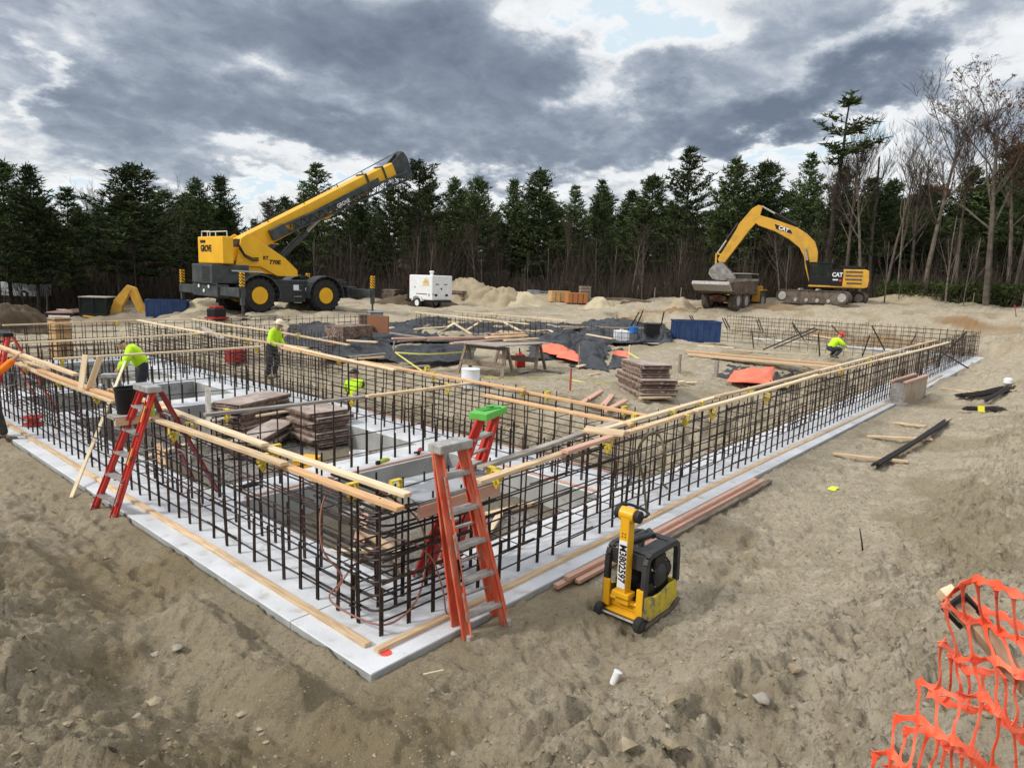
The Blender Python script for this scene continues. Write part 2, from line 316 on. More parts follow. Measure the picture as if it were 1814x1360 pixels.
def terrain(x, y, detail=True):
    x = np.asarray(x, float); y = np.asarray(y, float); z = np.full(x.shape, _W[_n])
    for i in range(_n): z = z + _W[i]*_phi((x-CP[i, 0])**2+(y-CP[i, 1])**2)
    # distance outside the footing rectangle (near sides)
    dx = np.maximum(BX0-x, x-BX1); dy = np.maximum(BY0-y, y-BY1); do = np.maximum(dx, dy)
    near = 1-sst(.35, 1.1, do); outside = do > -.05
    base = np.where(outside & (y < 19), z*(1-near)+(-.055)*near, z)
    rside = sst(0, 1.5, x)*(y < 0); dl = np.where(rside > .5, do-1.15, do-.0); bank = sst(.7, 2.0, dl)*(y < 22)*(x < 40)
    r = ridge(x, y, (-.55, 1.9), (-.62, .15), .22, .17)+ridge(x, y, (-.62, .15), (-.35, -.7), .2, .12)+ridge(x, y, (.15, -1.35), (1.5, -1.95), .22, .14)+ridge(x, y, (1.5, -1.95), (3.2, -2.1), .25, .12)+ridge(x, y, (4.2, -1.75), (7.2, -1.5), .16, .10)
    r = r-ridge(x, y, (-1.45, 1.5), (-1.1, .6), .22, .14)-ridge(x, y, (-.05, -1.0), (1.3, -1.25), .18, .09)-ridge(x, y, (3.0, -1.25), (5.6, -.85), .07, .07)+ridge(x, y, (3.0, -1.38), (5.6, -.98), .06, .04)-ridge(x, y, (3.3, -1.75), (7.5, -1.2), .09, .05)-ridge(x, y, (-1.2, 6.8), (-.95, 2.5), .16, .07)-ridge(x, y, (-.62, 6.5), (-.45, 2.8), .12, .05)
    r = r+ridge(x, y, (.35, -2.05), (1.2, -2.35), .30, .16)+ridge(x, y, (1.2, -2.35), (2.6, -2.55), .28, .13)-ridge(x, y, (.2, -1.62), (1.0, -1.78), .10, .07)-ridge(x, y, (.55, -2.3), (1.7, -2.62), .07, .06)
    r = r+ridge(x, y, (4.6, -2.25), (5.4, -2.35), .30, .16)-ridge(x, y, (4.75, -2.05), (5.3, -2.1), .10, .07)+ridge(x, y, (-1.3, 2.6), (-1.2, 4.5), .25, .12)-ridge(x, y, (-1.55, .9), (-1.35, .55), .16, .12)
    base = base+r*(do > .3)
    if detail:
        q = np.hypot(x-CAM[0], y-CAM[1])
        w1 = .25+.75*bank
        wx = x+perlin(x*3, y*3)*.12; wy = y+perlin(x*3+9, y*3+4)*.12
        n = perlin(x*.9+3, y*.9)*.20*bank + perlin(wx*2.3, wy*2.3+9)*.10*w1
        rd = 1-np.abs(perlin(wx*4.1+17, wy*4.1)); n += (rd-.75)*.16*w1*sst(.05, .5, np.abs(do)+.1)
        rd2 = 1-np.abs(perlin(wx*8.3+3, wy*8.3))*1.4; n += rd2*.045*w1+perlin(wx*9, wy*9)*.035*w1 + perlin(x*21, y*21)*.026*(.5+.8*bank)
        fp = perlin(x*5.5+40, y*5.5-11); n += -.03*sst(.2, .4, fp)*(1-bank*.3)
        n += perlin(x*44+5, y*44)*.013*(q < 14)*(.5+.9*bank)
        cl = perlin(x*12+7, y*12+3); n += sst(.28, .5, cl)*.045*w1*sst(.6,1.6,do)
        n = n*np.where(outside, sst(-.02, .35, do)*.8+.2, 1.)
        n += outside*sst(.16, .0, do)*np.maximum(0, perlin(x*1.1+2, y*1.1)*.8+.45*perlin(x*4.3, y*4.3)+.35*perlin(x*13, y*13))*.085
        if detail:
            for (fx, fy, fa) in PRINTS:
                k = (np.abs(x-fx) < .3) & (np.abs(y-fy) < .3)
                if not k.any(): continue
                dx_, dy_ = x[k]-fx, y[k]-fy; a_ = (dx_*math.cos(fa)+dy_*math.sin(fa))/.155; b_ = (-dx_*math.sin(fa)+dy_*math.cos(fa))/(.055-.012*np.cos(a_*3)); rr_ = a_*a_+b_*b_
                n[k] += -.030*np.exp(-rr_**2)+.014*np.exp(-((rr_-1.7)/.7)**2)+.004*np.sin(a_*22)*np.exp(-rr_**2)
        far = sst(20, 30, q); n += far*(perlin(x*.35, y*.35+5)*.24+perlin(x*.9, y*.9+7)*.14+(.7-np.abs(perlin(x*1.7, y*1.7)))*.09)
        base = base+n
    # inside cells: dug down between the footings
    inb = (x > BX0) & (x < BX1) & (y > BY0) & (y < BY1)
    left = inb & (x < 5.6)
    fl = -.42+(perlin(x*6, y*6)*.02+perlin(x*17, y*17)*.015 if detail else 0)
    # slopes off the second wall and off the long right wall
    s = np.minimum(sst(6.15, 8.1, x+perlin(x*.8, y*.8)*.3), sst(1.15, 2.9+sst(9, 13, x)*.4, y+perlin(x*.7+5, y*.7)*.25))
    s = np.minimum(s, sst(36, 34.2, x)*.99+.01)
    mid = -.38*(1-s)+base*s
    if detail: mid = mid+(s*(1-s))*4*(perlin(x*2.2, y*2.2)*.22+(1-np.abs(perlin(x*4, y*4))*2)*.09+perlin(x*9, y*9)*.06)
    z = np.where(left, fl, np.where(inb, mid, base))
    foot = inb & ((y < 1.1) | (x < 1.1) | ((x > 5.0) & (x < 6.1)) | ((x < 5.1) & (((y > 4.42) & (y < 5.1)) | ((y > 11.05) & (y < 11.85)) | ((y > 14.25) & (y < 15.05)) | ((y > 19.2)))))
    return np.where(foot, -.42, z)
def H(x, y): return float(terrain(np.array([x]), np.array([y]))[0])
def Hs(x, y): return float(terrain(np.array([x]), np.array([y]), False)[0])
def axis_coords(lo, hi, c0, c1, fine, k, mx):
    out = list(np.arange(c0, c1, fine)); s = fine; v = c1
    while v < hi:
        out.append(v); s = min(mx, max(fine, (v-c1)*k+fine)); v += s
    out.append(hi); v = c0; left = []
    while v > lo:
        s = min(mx, max(fine, (c0-v)*k+fine)); v -= s; left.append(v)
    return np.array(left[::-1]+out)
def build_ground():
    xs = axis_coords(-200, 420, -2.6, 4.5, .03, .0125, 15); ys = axis_coords(-200, 420, -3.4, 5.0, .03, .0125, 15)
    X, Y = np.meshgrid(xs, ys); nx, ny = len(xs), len(ys); Z = terrain(X, Y)
    co = np.stack([X, Y, Z], -1).reshape(-1, 3)
    i = np.arange(nx*ny).reshape(ny, nx); q = np.stack([i[:-1, :-1], i[:-1, 1:], i[1:, 1:], i[1:, :-1]], -1).reshape(-1, 4)
    me = bpy.data.meshes.new('ground'); me.vertices.add(len(co)); me.vertices.foreach_set('co', co.ravel())
    me.loops.add(q.size); me.loops.foreach_set('vertex_index', q.ravel()); me.polygons.add(len(q)); me.polygons.foreach_set('loop_start', np.arange(0, q.size, 4)); me.polygons.foreach_set('loop_total', np.full(len(q), 4))
    me.update(calc_edges=True); me.polygons.foreach_set('use_smooth', [True]*len(q))
    x, y = X.ravel(), Y.ravel(); dist = np.hypot(x-CAM[0], y-CAM[1]); n = perlin(x*.12, y*.12); n2 = perlin(x*.6, y*.6)
    az = np.degrees(np.arctan2(y-CAM[1], x-CAM[0]))
    edge = np.where(az > 62, 44., np.where(az > 50, 55., 57.))
    lit = sst(-4, 4, dist-edge+n*6)                                   # leaf litter under the wood
    lit = np.maximum(lit, sst(28, 33, y)*sst(9, 3, x)*(.75+.3*n2))      # dark topsoil far left
    lit = np.clip(lit, 0, 1)
    red = sst(.15, .6, perlin(x*.25+7, y*.25))*sst(34, 40, x)*sst(50, 44, x)*(y < 20)
    inb = (x > 0) & (x < 6) & (y > 0) & (y < 20.6)
    gravel = inb*1.0
    do = np.maximum(np.maximum(-x, x-36), np.maximum(-y, y-20.6))
    damp = np.clip(sst(2.2, .3, do)*(do > 0)*(x < 2.5)*1., 0, 1)*.8*(.6+.5*n2)+ sst(.1, .5, perlin(x*.5+3, y*.5+8)+.4*perlin(x*1.7, y*1.7))*.55 + sst(1.0, -.8, x)*sst(9, 3, dist)*(.45+.5*perlin(x*.8+5, y*.8))
    for nm, a in (('litter', lit), ('gravel', gravel), ('damp', np.clip(damp, 0, 1)), ('redsoil', red)):
        at = me.attributes.new(nm, 'FLOAT', 'POINT'); at.data.foreach_set('value', a.astype(np.float32))
    m = bpy.data.materials.new('sandy_soil'); m.use_nodes = True; nt = m.node_tree; N = nt.nodes; L = nt.links; b = N['Principled BSDF']; b.inputs['Roughness'].default_value = .95; b.inputs['Specular IOR Level'].default_value = .12
    tc = N.new('ShaderNodeTexCoord'); P = tc.outputs['Object']
    def noise(sc, det=5, r=.6):
        n = N.new('ShaderNodeTexNoise'); n.inputs['Scale'].default_value = sc; n.inputs['Detail'].default_value = det; n.inputs['Roughness'].default_value = r; L.new(P, n.inputs['Vector']); return n.outputs['Fac']
    def rng(v, a, b_, c=0., d=1.):
        n = N.new('ShaderNodeMapRange'); n.inputs[1].default_value = a; n.inputs[2].default_value = b_; n.inputs[3].default_value = c; n.inputs[4].default_value = d; L.new(v, n.inputs[0]); return n.outputs[0]
    def mix(f, a, c):
        n = N.new('ShaderNodeMix'); n.data_type = 'RGBA'; L.new(f, n.inputs[0])
        for i, v in ((6, a), (7, c)):
            if hasattr(v, 'is_output'): L.new(v, n.inputs[i])
            else: n.inputs[i].default_value = (*v, 1)
        return n.outputs[2]
    def at(nm): n = N.new('ShaderNodeAttribute'); n.attribute_name = nm; return n.outputs['Fac']
    c = mix(rng(noise(1.1), .38, .64), (.42, .36, .265), (.335, .285, .205))
    c = mix(rng(noise(5.5, 8), .45, .66), c, (.47, .415, .315))
    c = mix(rng(noise(24, 7, .72), .52, .66), c, (.17, .135, .09))
    c = mix(at('damp'), c, (.235, .19, .115))
    c = mix(rng(noise(60, 3), .62, .70), c, (.45, .41, .34))
    c = mix(at('redsoil'), c, (.26, .165, .085))
    gv = N.new('ShaderNodeTexVoronoi'); gv.inputs['Scale'].default_value = 26; L.new(P, gv.inputs['Vector'])
    gc = mix(gv.outputs['Distance'], (.42, .40, .37), (.12, .115, .10)); gm = mix(rng(noise(.7, 3), .42, .55), gc, (.20, .175, .13))
    c = mix(at('gravel'), c, gm)
    lc = mix(rng(noise(2.5, 8), .4, .65), (.030, .022, .015), (.065, .047, .032))
    c = mix(at('litter'), c, lc); L.new(c, b.inputs['Base Color'])
    bp = N.new('ShaderNodeBump'); bp.inputs['Strength'].default_value = 1.; bp.inputs['Distance'].default_value = .045
    h1 = noise(16, 9, .68); L.new(h1, bp.inputs['Height'])
    bp2 = N.new('ShaderNodeBump'); bp2.inputs['Strength'].default_value = .8; bp2.inputs['Distance'].default_value = .016; L.new(noise(75, 5, .7), bp2.inputs['Height']); L.new(bp.outputs[0], bp2.inputs['Normal'])
    L.new(bp2.outputs[0], b.inputs['Normal'])
    me.materials.append(m); o = bpy.data.objects.new('ground', me); COL.objects.link(o); o['kind'] = 'structure'
build_ground()
def gp(px, py):
    z = 0.
    for _ in range(14):
        p = G(px, py, z); z = .5*z+.5*Hs(p.x, p.y)
    return G(px, py, z)
# ---------------------------------------------------------------- footings
def footing(label, x0, x1, y0, y1, top=0., bot=-.6):
    mb = MB(); n = 1
    mb.box(((x0+x1)/2, (y0+y1)/2, (top+bot)/2), (x1-x0, y1-y0, top-bot))
    o = mb.build('concrete_footing', [m_conc, m_concside])
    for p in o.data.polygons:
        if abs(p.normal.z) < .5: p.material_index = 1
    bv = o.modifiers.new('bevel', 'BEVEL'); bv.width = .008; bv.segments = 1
    return tag(o, label, 'concrete footing')
footing('long pale concrete footing under the right-hand outer wall of rebar', 0, 36.9, 0, 1.15)
footing('pale concrete footing under the left-hand outer wall of rebar', 0, 1.15, 1.15, 20.6)
footing('white concrete footing under the second rebar wall, parallel to the left one', 4.98, 6.15, 1.15, 20.6)
footing('short white cross footing nearest the camera, beside the grey deck plate', 1.15, 4.98, 4.37, 5.15)
footing('white cross footing behind the stacked form panels', 1.15, 4.98, 11.0, 11.9)
footing('third cross footing beyond the bending worker in lime', 1.15, 4.98, 14.2, 15.1)
footing('pale back footing at the far left under the rear rebar wall', 1.15, 4.98, 19.3, 20.6)
footing('pale footing at the far right end, under the last rebar wall', 35.7, 36.9, 1.15, 14.5)
footing('footing strip poking out between the black sheets in the middle', 17.8, 18.8, 9.5, 20.4, -.02)
# ---------------------------------------------------------------- rebar cages
me_v = None
def bar_mesh(name, L_, r=.0095, m=None):
    mb = MB(); mb.tube([(0, 0, 0), (0, 0, L_)], r, 6); o = mb.build(name, m or m_bar, smooth=True); me = o.data; bpy.data.objects.remove(o); return me
ME_BAR = [bar_mesh('vertical_bar', h, .0098) for h in (1.14, 1.18, 1.22)]
ME_DOW = [bar_mesh('dowel_bar', h, .0112) for h in (.42, .48, .55)]
def cage(label, p0, p1, offs, top=1.15, spacing=.3, levels=(.12, .29, .48, .68, .88, 1.07), base=0., limit=45, dowels=True, lap=True):
    """offs: offsets of each curtain to the left of p0->p1"""
    p0 = Vector((p0[0], p0[1], 0)); p1 = Vector((p1[0], p1[1], 0)); d = (p1-p0); L_ = d.length; d.normalize(); nrm = Vector((-d.y, d.x, 0))
    t = thing('rebar_cage', label, 'rebar cage', (p0.x, p0.y, base)); n = int(L_/spacing)
    rest = MB(); restd = MB(); k = 0
    order = sorted(range(n+1), key=lambda i: (p0+d*(i*spacing)-Vector(CAM)).length)
    ind = set(order[:limit])
    for ci, of in enumerate(offs):
        for i in range(n+1):
            s = i*spacing+random.uniform(-.02, .02); q = d*s+nrm*(of+(random.uniform(-.006, .006)))
            rx, ry = random.gauss(0, .014), random.gauss(0, .014)
            if i in ind:
                put('vertical_bar', random.choice(ME_BAR), t, q, (rx, ry, 0), (1, 1, top/1.15))
                if dowels: put('dowel_bar', random.choice(ME_DOW), t, q+d*.024+Vector((0, 0, .0)), (rx*1.5, ry*1.5, 0))
            else:
                rest.tube([q, q+Vector((ry, -rx, 1.18))*top/1.15], .0098, 4)
                if dowels: restd.tube([q+d*.024, q+d*.024+Vector((0, 0, .47))], .0112, 4)
    if rest.v: rest.build('vertical_bar', m_bar, t)['kind'] = 'stuff'
    if restd.v: restd.build('dowel_bar', m_bar, t)['kind'] = 'stuff'
    for ci, of in enumerate(offs):
        side = -.02 if ci == 0 else .02
        for z in levels:
            mb = MB(); pts = []; m = max(2, int(L_/.9))
            for j in range(m+1): pts.append(d*(L_*j/m)+nrm*(of+side)+Vector((0, 0, z*top/1.15+random.gauss(0, .008))))
            mb.tube(pts, .0085, 6)
            if lap:
                s = random.uniform(1, 4)
                while s < L_-1:
                    e = s+random.uniform(.5, .9); a = d*s+nrm*(of+side)+Vector((0, 0, z*top/1.15+.018)); mb.tube([a, a+d*(e-s)], .0085, 5); s += random.uniform(4, 6)
            mb.build('horizontal_bar', m_bar, t)
    if len(offs) > 1:
        tm = MB(); tm.tube([(0, 0, 0), nrm*(offs[-1]-offs[0])], .006, 4); to = tm.build('cross_tie', m_bar); tme = to.data; bpy.data.objects.remove(to)
        for i in sorted(ind):
            if i % 2 == 0:
                for z in (levels[1], levels[-2]): put('cross_tie', tme, t, d*(i*spacing+.015)+nrm*offs[0]+Vector((0, 0, z*top/1.15)), (0, 0, random.uniform(-.04, .04)))
    return t
cg1 = cage('long double rebar cage along the right-hand outer footing, running to the far corner', (.4, 0), (36., 0), (.40, .82), limit=50)
cg2 = cage('double rebar cage along the left-hand outer footing beside the orange ladders', (0, .7), (0, 14.), (-.40, -.82), limit=50)
cage('double rebar cage of the second wall, between the form stacks and the dirt slope', (5.38, 1.2), (5.38, 20.), (0., -.45), limit=50)
cage('single rebar mat on the nearest cross footing, behind the yellow topped boards', (1.1, 4.72), (5.1, 4.72), (0.,), levels=(.2, .5, .8), lap=False)
cage('single rebar mat on the cross footing behind the stacked form panels', (1.1, 11.4), (5.1, 11.4), (0.,), levels=(.2, .5, .8, 1.05), lap=False)
cage('rebar mat on the third cross footing behind the lime-shirted worker', (1.1, 14.6), (5.1, 14.6), (0., .3), levels=(.2, .5, .8, 1.05), lap=False)
cage('rebar cage of the back wall at the far left, below the yellow loader', (-1.5, 19.8), (5.3, 19.8), (0., .3), limit=24)
cage('rebar cage behind the second wall, where the hooded worker stands', (7.7, 20.), (8.5, 13.), (0., .4), limit=25, dowels=False, base=0)
cage('rebar cage beyond, from the crane corner toward the black sheets', (5.6, 20.2), (16.0, 20.6), (0.,), limit=36, dowels=False)
cage('thin rebar cage under yellow boards below the generator', (18.4, 20.6), (18.15, 12.6), (0., .3), top=1.1, dowels=False, limit=28)
cage('far thin rebar cage just beyond the generator cage', (21.2, 20.6), (21.8, 10.4), (0.,), top=1.1, dowels=False, limit=34)
cage('tall rebar cage closing the far right end of the long wall', (36.2, .35), (36.2, 13.), (0., -.4), top=1.25, spacing=.33, dowels=False, limit=38)
cage('low rebar mat crossing the far pit behind the red-helmeted worker', (30.5, 3.2), (30.5, 14.), (0.,), top=.9, spacing=.4, levels=(.2, .45, .7), dowels=False, limit=26)
# bent corner bars
t = thing('corner_bar_bundle', 'curved corner bars tied inside the rebar at the near corner', 'rebar', (.4, .4, 0))
for z in (.16, .30, .42, .62, .70, .86, .99, 1.04):
    for q in range(2):
        mb = MB(); o = .02+q*.40; r = .16+.05*q; L1 = random.uniform(.9, 1.5); L2 = random.uniform(.9, 1.5)
        pts = [(o, L1, z)]+[(o+r-r*math.cos(a), o+r-r*math.sin(a), z+.01*k) for k, a in enumerate([0, .4, .8, 1.2, 1.57])]+[(L2, o, z)]
        mb.tube(pts, .0115, 6); mb.build('bent_bar', m_barnew, t, smooth=True)
# ---------------------------------------------------------------- boards
def board(a, b, label, m=None, w=.089, h=.038, name='lumber_board', group=None, roll=0., cat='board'):
    a = Vector(a); b = Vector(b); c = (a+b)/2; d = b-a; L_ = d.length
    mb = MB(); k = max(2, int(L_/.8)); sag = random.uniform(-.004, .004)*L_
    # slightly crooked timber
    vs = []; fs = []
    for i in range(k+1):
        s = -L_/2+L_*i/k; yy = sag*(1-(2*i/k-1)**2)+random.gauss(0, .0012); zz = -abs(sag)*.5*(1-(2*i/k-1)**2)
        vs += [(s, yy-w/2, zz-h/2), (s, yy+w/2, zz-h/2), (s, yy+w/2, zz+h/2), (s, yy-w/2, zz+h/2)]
    for i in range(k):
        o = i*4
        for j in range(4): fs.append((o+j, o+(j+1) % 4, o+4+(j+1) % 4, o+4+j))
    fs += [(3, 2, 1, 0), tuple(k*4+j for j in range(4))]
    mb.add(vs, fs); o = mb.build(name, m or m_wood, bevel=0)
    x = d.normalized(); y = Vector((0, 0, 1)).cross(x)
    if y.length < 1e-3: y = Vector((0, 1, 0))
    y.normalize(); z = x.cross(y); Mx = Matrix((x, y, z)).transposed().to_4x4()
    if roll: Mx = Mx @ Matrix.Rotation(roll, 4, 'X')
    o.matrix_world = Matrix.Translation(c) @ Mx
    bv = o.modifiers.new('bevel', 'BEVEL'); bv.width = .004; bv.segments = 1
    return tag(o, label, cat, group)
ZB = 1.20
def bp(p0, p1, label, z=ZB, z1=None, **k): return board(G(*p0, z), G(*p1, z if z1 is None else z1), label, **k)
B = [((710,901),(487,818),'orange-tinted board along the outer top of the near left cage, ending at the corner',m_woodorange,ZB),
     ((505,822),(271,741),'weathered board continuing behind the orange-tinted one toward the red ladder',m_wood,ZB+.045),
     ((723,877),(450,784),'pale thick board along the inner top of the near left cage, ending at the corner',m_woodpale,ZB),
     ((470,788),(290,722),'pale board on the inner top beside the green bottle',m_woodpale,ZB+.045),
     ((203,712),(29,643),'pale board on the outer cage top left of the two leaning slats',m_wood,ZB),
     ((300,722),(195,690),'board on the inner cage top behind the black bucket',m_woodorange,ZB),
     ((215,706),(70,655),'board on the inner cage top behind the two leaning slats',m_woodorange,ZB+.045),
     ((85,655),(-30,612),'board on the inner cage top reaching the orange worker',m_wood,ZB),
     ((846,853),(1035,790),'grey-brown board on the outer top of the right cage, nearest the ladders',m_wood,ZB),
     ((1000,800),(1110,765),'pinkish board on the outer top of the right cage passing the loose plank',m_woodpink,ZB+.045),
     ((850,829),(1090,748),'dirty board on the inner top of the right cage, nearest the ladders',m_woodgrey,ZB),
     ((1095,771),(1250,722),'board on the outer top of the right cage after the loose plank',m_wood,ZB),
     ((1232,727),(1450,664),'long pale board on the outer top of the right cage above the plywood scrap',m_woodpale,ZB+.045),
     ((1430,671),(1575,633),'board on the outer top of the right cage above the concrete barrier form',m_wood,ZB),
     ((1560,637),(1681,606),'farthest board on the outer top of the right cage',m_woodpale,ZB+.045),
     ((1070,760),(1290,697),'board on the inner top of the right cage behind the loose plank',m_woodpale,ZB),
     ((1270,702),(1450,656),'board on the inner top of the right cage in front of the red tarp',m_wood,ZB+.045),
     ((1430,662),(1550,631),'board on the inner top of the right cage under the grey panel',m_woodpale,ZB),
     ((1545,632),(1659,602),'farthest board on the inner top of the right cage',m_wood,ZB+.045),
     ((1147,737),(905,689),'board on top of the second wall where it meets the right cage',m_woodorange,ZB),
     ((930,692),(640,640),'board on top of the second wall passing the white drum',m_woodorange,ZB+.045),
     ((1120,752),(860,700),'outer board on top of the second wall ending at the right cage',m_woodorange,ZB-.0),
     ((700,655),(505,612),'double thick pale board on the second wall beside the hooded worker',m_woodpale,ZB+.05),
     ((690,655),(500,616),'lower board under the pale one on the second wall',m_woodorange,ZB),
     ((545,617),(365,588),'board on the second wall left of the hooded worker',m_wood,ZB),
     ((365,590),(244,567),'board on the far end of the second wall',m_woodpale,ZB+.04),
     ((362,735),(668,700),'long board over the nearest cross footing, its left end over the form stack',m_woodgrey,ZB),
     ((650,702),(832,679),'thin board over the nearest cross footing meeting the second wall',m_wood,ZB+.04),
     ((95,636),(462,614),'long pale board over the cross footing behind the bending worker',m_woodpale,ZB),
     ((22,608),(366,590),'long pale board over the third cross footing',m_woodpale,ZB),
     ((5,576),(250,567),'long pale board on top of the back wall cage',m_wood,ZB),
     ((244,567),(345,565),'short pale board on top of the back wall past its corner',m_woodpale,ZB),
     ((340,565),(500,589),'board on the cage left of the hooded worker',m_woodpale,ZB),
     ((495,588),(618,611),'board on the cage right of the hooded worker',m_wood,ZB),
     ((736,553),(937,574),'long yellow-white board on the cage below the generator',m_woodpale,ZB),
     ((806,551),(952,563),'yellow-white board on the far cage right of the generator',m_woodpale,ZB),
     ((945,562),(1003,568),'short end board of the far cage right of the generator',m_woodpale,ZB)]
for p0, p1, lb, m, z in B: bp(p0, p1, lb, z=z, m=m)
# strips nailed flat on the footing
for a, b, lb in (((.21,.22,.02),(5.2,.22,.02),'first wooden keeper strip nailed on the right-hand footing at the near corner'),((5.2,.225,.02),(12,.22,.02),'second wooden keeper strip on the right-hand footing'),((12,.22,.02),(26,.22,.02),'far wooden keeper strip on the right-hand footing'),
                 ((.22,.33,.02),(.24,3.0,.02),'wooden keeper strip nailed on the left-hand footing at the near corner'),((.24,3.0,.02),(.23,7.2,.02),'wooden keeper strip on the left-hand footing under the red ladder'),((.23,7.2,.02),(.24,13,.02),'far wooden keeper strip on the left-hand footing by the orange worker')):
    board(a, b, lb, m=m_wood, w=.07, h=.036, name='wooden_strip', cat='strip')
for a, b, lb in (((1.3,4.43,.02),(4.9,4.43,.02),'reddish strip along the near edge of the nearest cross footing'),((6.05,1.4,.02),(6.05,8,.02),'strip along the dirt side of the second footing'),((5.05,1.3,.02),(5.05,4.2,.02),'strip along the inner side of the second footing')):
    board(a, b, lb, m=m_woodpink, w=.04, h=.03, name='wooden_strip', cat='strip')
# ---------------------------------------------------------------- trees
m_needle = mat('pine_needles', (.028,.050,.018), .75, (.082,.110,.036), .9, objrand=.45, lo=.35, hi=.65, spec=.15)
m_bark = mat('dark_bark', (.035,.028,.022), .9, (.06,.05,.042), 4, spec=.1)
m_barkpale = mat('grey_bark', (.16,.135,.11), .9, (.095,.08,.065), 3, objrand=.3, spec=.1)
m_twig = mat('bare_twigs', (.085,.066,.053), .9, (.055,.044,.036), 2, objrand=.25, spec=.1)
m_deadtwig = mat('brown_twigs', (.045,.036,.029), .9, (.07,.055,.042), 2, objrand=.3, spec=.1)
m_redleaf = mat('dry_oak_leaves', (.10,.045,.03), .8, (.15,.07,.04), 2, spec=.1)
m_shrub = mat('green_shrub', (.06,.085,.02), .8, (.035,.055,.015), 2, spec=.1)
def tri_mesh(name, V, m):
    n = len(V)//3; me = bpy.data.meshes.new(name); me.vertices.add(len(V)); me.vertices.foreach_set('co', np.asarray(V, np.float32).ravel())
    me.loops.add(n*3); me.loops.foreach_set('vertex_index', np.arange(n*3)); me.polygons.add(n); me.polygons.foreach_set('loop_start', np.arange(0, n*3, 3)); me.polygons.foreach_set('loop_total', np.full(n, 3)); me.update(calc_edges=True); me.materials.append(m); return me
def tufts(C_, D_, size, n, rng, flat=.45):
    """needle fans: C_ centres, D_ growing directions"""
    C_ = np.repeat(C_, n, 0); D_ = np.repeat(D_, n, 0); k = len(C_)
    r = rng.normal(size=(k, 3)); r[:, 2] *= flat; d = D_*.9+r*.8; d /= np.linalg.norm(d, axis=1, keepdims=True)
    L_ = size*rng.uniform(.6, 1.25, (k, 1)); c0 = C_+rng.normal(size=(k, 3))*size*np.array([.35, .35, .18])
    s = np.cross(d, rng.normal(size=(k, 3))); s /= np.linalg.norm(s, axis=1, keepdims=True); w = L_*rng.uniform(.12, .2, (k, 1))
    a = c0-s*w; b = c0+s*w; t = c0+d*L_
    return np.stack([a, b, t], 1).reshape(-1, 3)
def pine_meshes(seed, h=15., rad=3.2, start=.3, whorl=.62, dens=1., gap=.12, lean=.0, top_open=.0):
    g = np.random.default_rng(seed); rn = random.Random(seed)
    tr = MB(); pts = []; rs = []
    for i in range(9):
        z = h*i/8; pts.append((lean*h*(i/8)**2+rn.gauss(0, .04), rn.gauss(0, .04), z)); rs.append(max(.03, .21*(h/15)*(1-i/8)**.8+.015))
    tr.tube(pts, rs, 8)
    C_, D_ = [], []; z = h*start*.55
    while z < h*.985:
        f = (z/h-start)/(1-start); ax = lean*h*(z/h)**2
        if f < 0:   # dead stubs
            for j in range(rn.randint(2, 4)):
                a = rn.uniform(0, 6.28); l = rn.uniform(.6, 2.)
                tr.tube([(ax, 0, z), (ax+math.cos(a)*l, math.sin(a)*l, z+rn.uniform(-.4, .3))], [.03, .008], 4, caps=False)
            z += whorl*rn.uniform(.7, 1.2); continue
        prof = (1-f)**.75*(.55+.45*min(1, f*3.2))*rad; nb = rn.randint(6, 8); off = rn.uniform(0, 6.28)
        for j in range(nb):
            if rn.random() < gap: continue
            a = off+6.283*j/nb+rn.uniform(-.3, .3); l = max(.35, prof*rn.uniform(.65, 1.2)); up = .18+.55*f+rn.uniform(-.12, .12)
            ca, sa = math.cos(a), math.sin(a); P = []
            for q in range(5):
                s = q/4; P.append((ax+ca*l*s, sa*l*s, z+l*(up*s-.28*s*s*(1-f)+.25*s**3)))
            tr.tube(P, [.05*(1-f)+.02, .035, .025, .018, .008], 4, caps=False)
            m_ = max(3, int(l*5.0*dens))
            for q in range(m_):
                s = .22+.8*(q+rn.random())/m_; s = min(s, 1.03); i0 = min(3, int(s*4)); tt = s*4-i0
                bx = [P[i0][k]*(1-tt)+P[i0+1][k]*tt for k in range(3)]
                sp = l*.30*(1.05-s*.75)*rn.choice((-1, 1))*rn.random()**.6
                bx[0] += -sa*sp; bx[1] += ca*sp; bx[2] += abs(sp)*.12
                C_.append(bx); D_.append((ca*.6-sa*np.sign(sp)*.5, sa*.6+ca*np.sign(sp)*.5, .45))
        z += whorl*rn.uniform(.75, 1.25)*(.8+.35*(1-f))
    C_.append((lean*h, 0, h)); D_.append((0, 0, 1.))
    V_ = tufts(np.array(C_), np.array(D_), .46, 9, g)
    to = tr.build('trunk', m_bark); tm = to.data; bpy.data.objects.remove(to)
    return tm, tri_mesh('crown', V_, m_needle)
PINES = [pine_meshes(6, rad=4.6, start=.3, gap=.38, whorl=.85), pine_meshes(1, rad=5.2, start=.20), pine_meshes(2, rad=4.3, start=.2, gap=.28, whorl=.7), pine_meshes(3, rad=3.8, start=.22, whorl=.6), pine_meshes(4, rad=5.4, start=.42, gap=.25, whorl=.7), pine_meshes(5, rad=4.6, start=.12, gap=.1, whorl=.6)]
LONEPINE = pine_meshes(11, h=15, rad=3.1, start=.52, whorl=1.15, gap=.5, lean=.06)
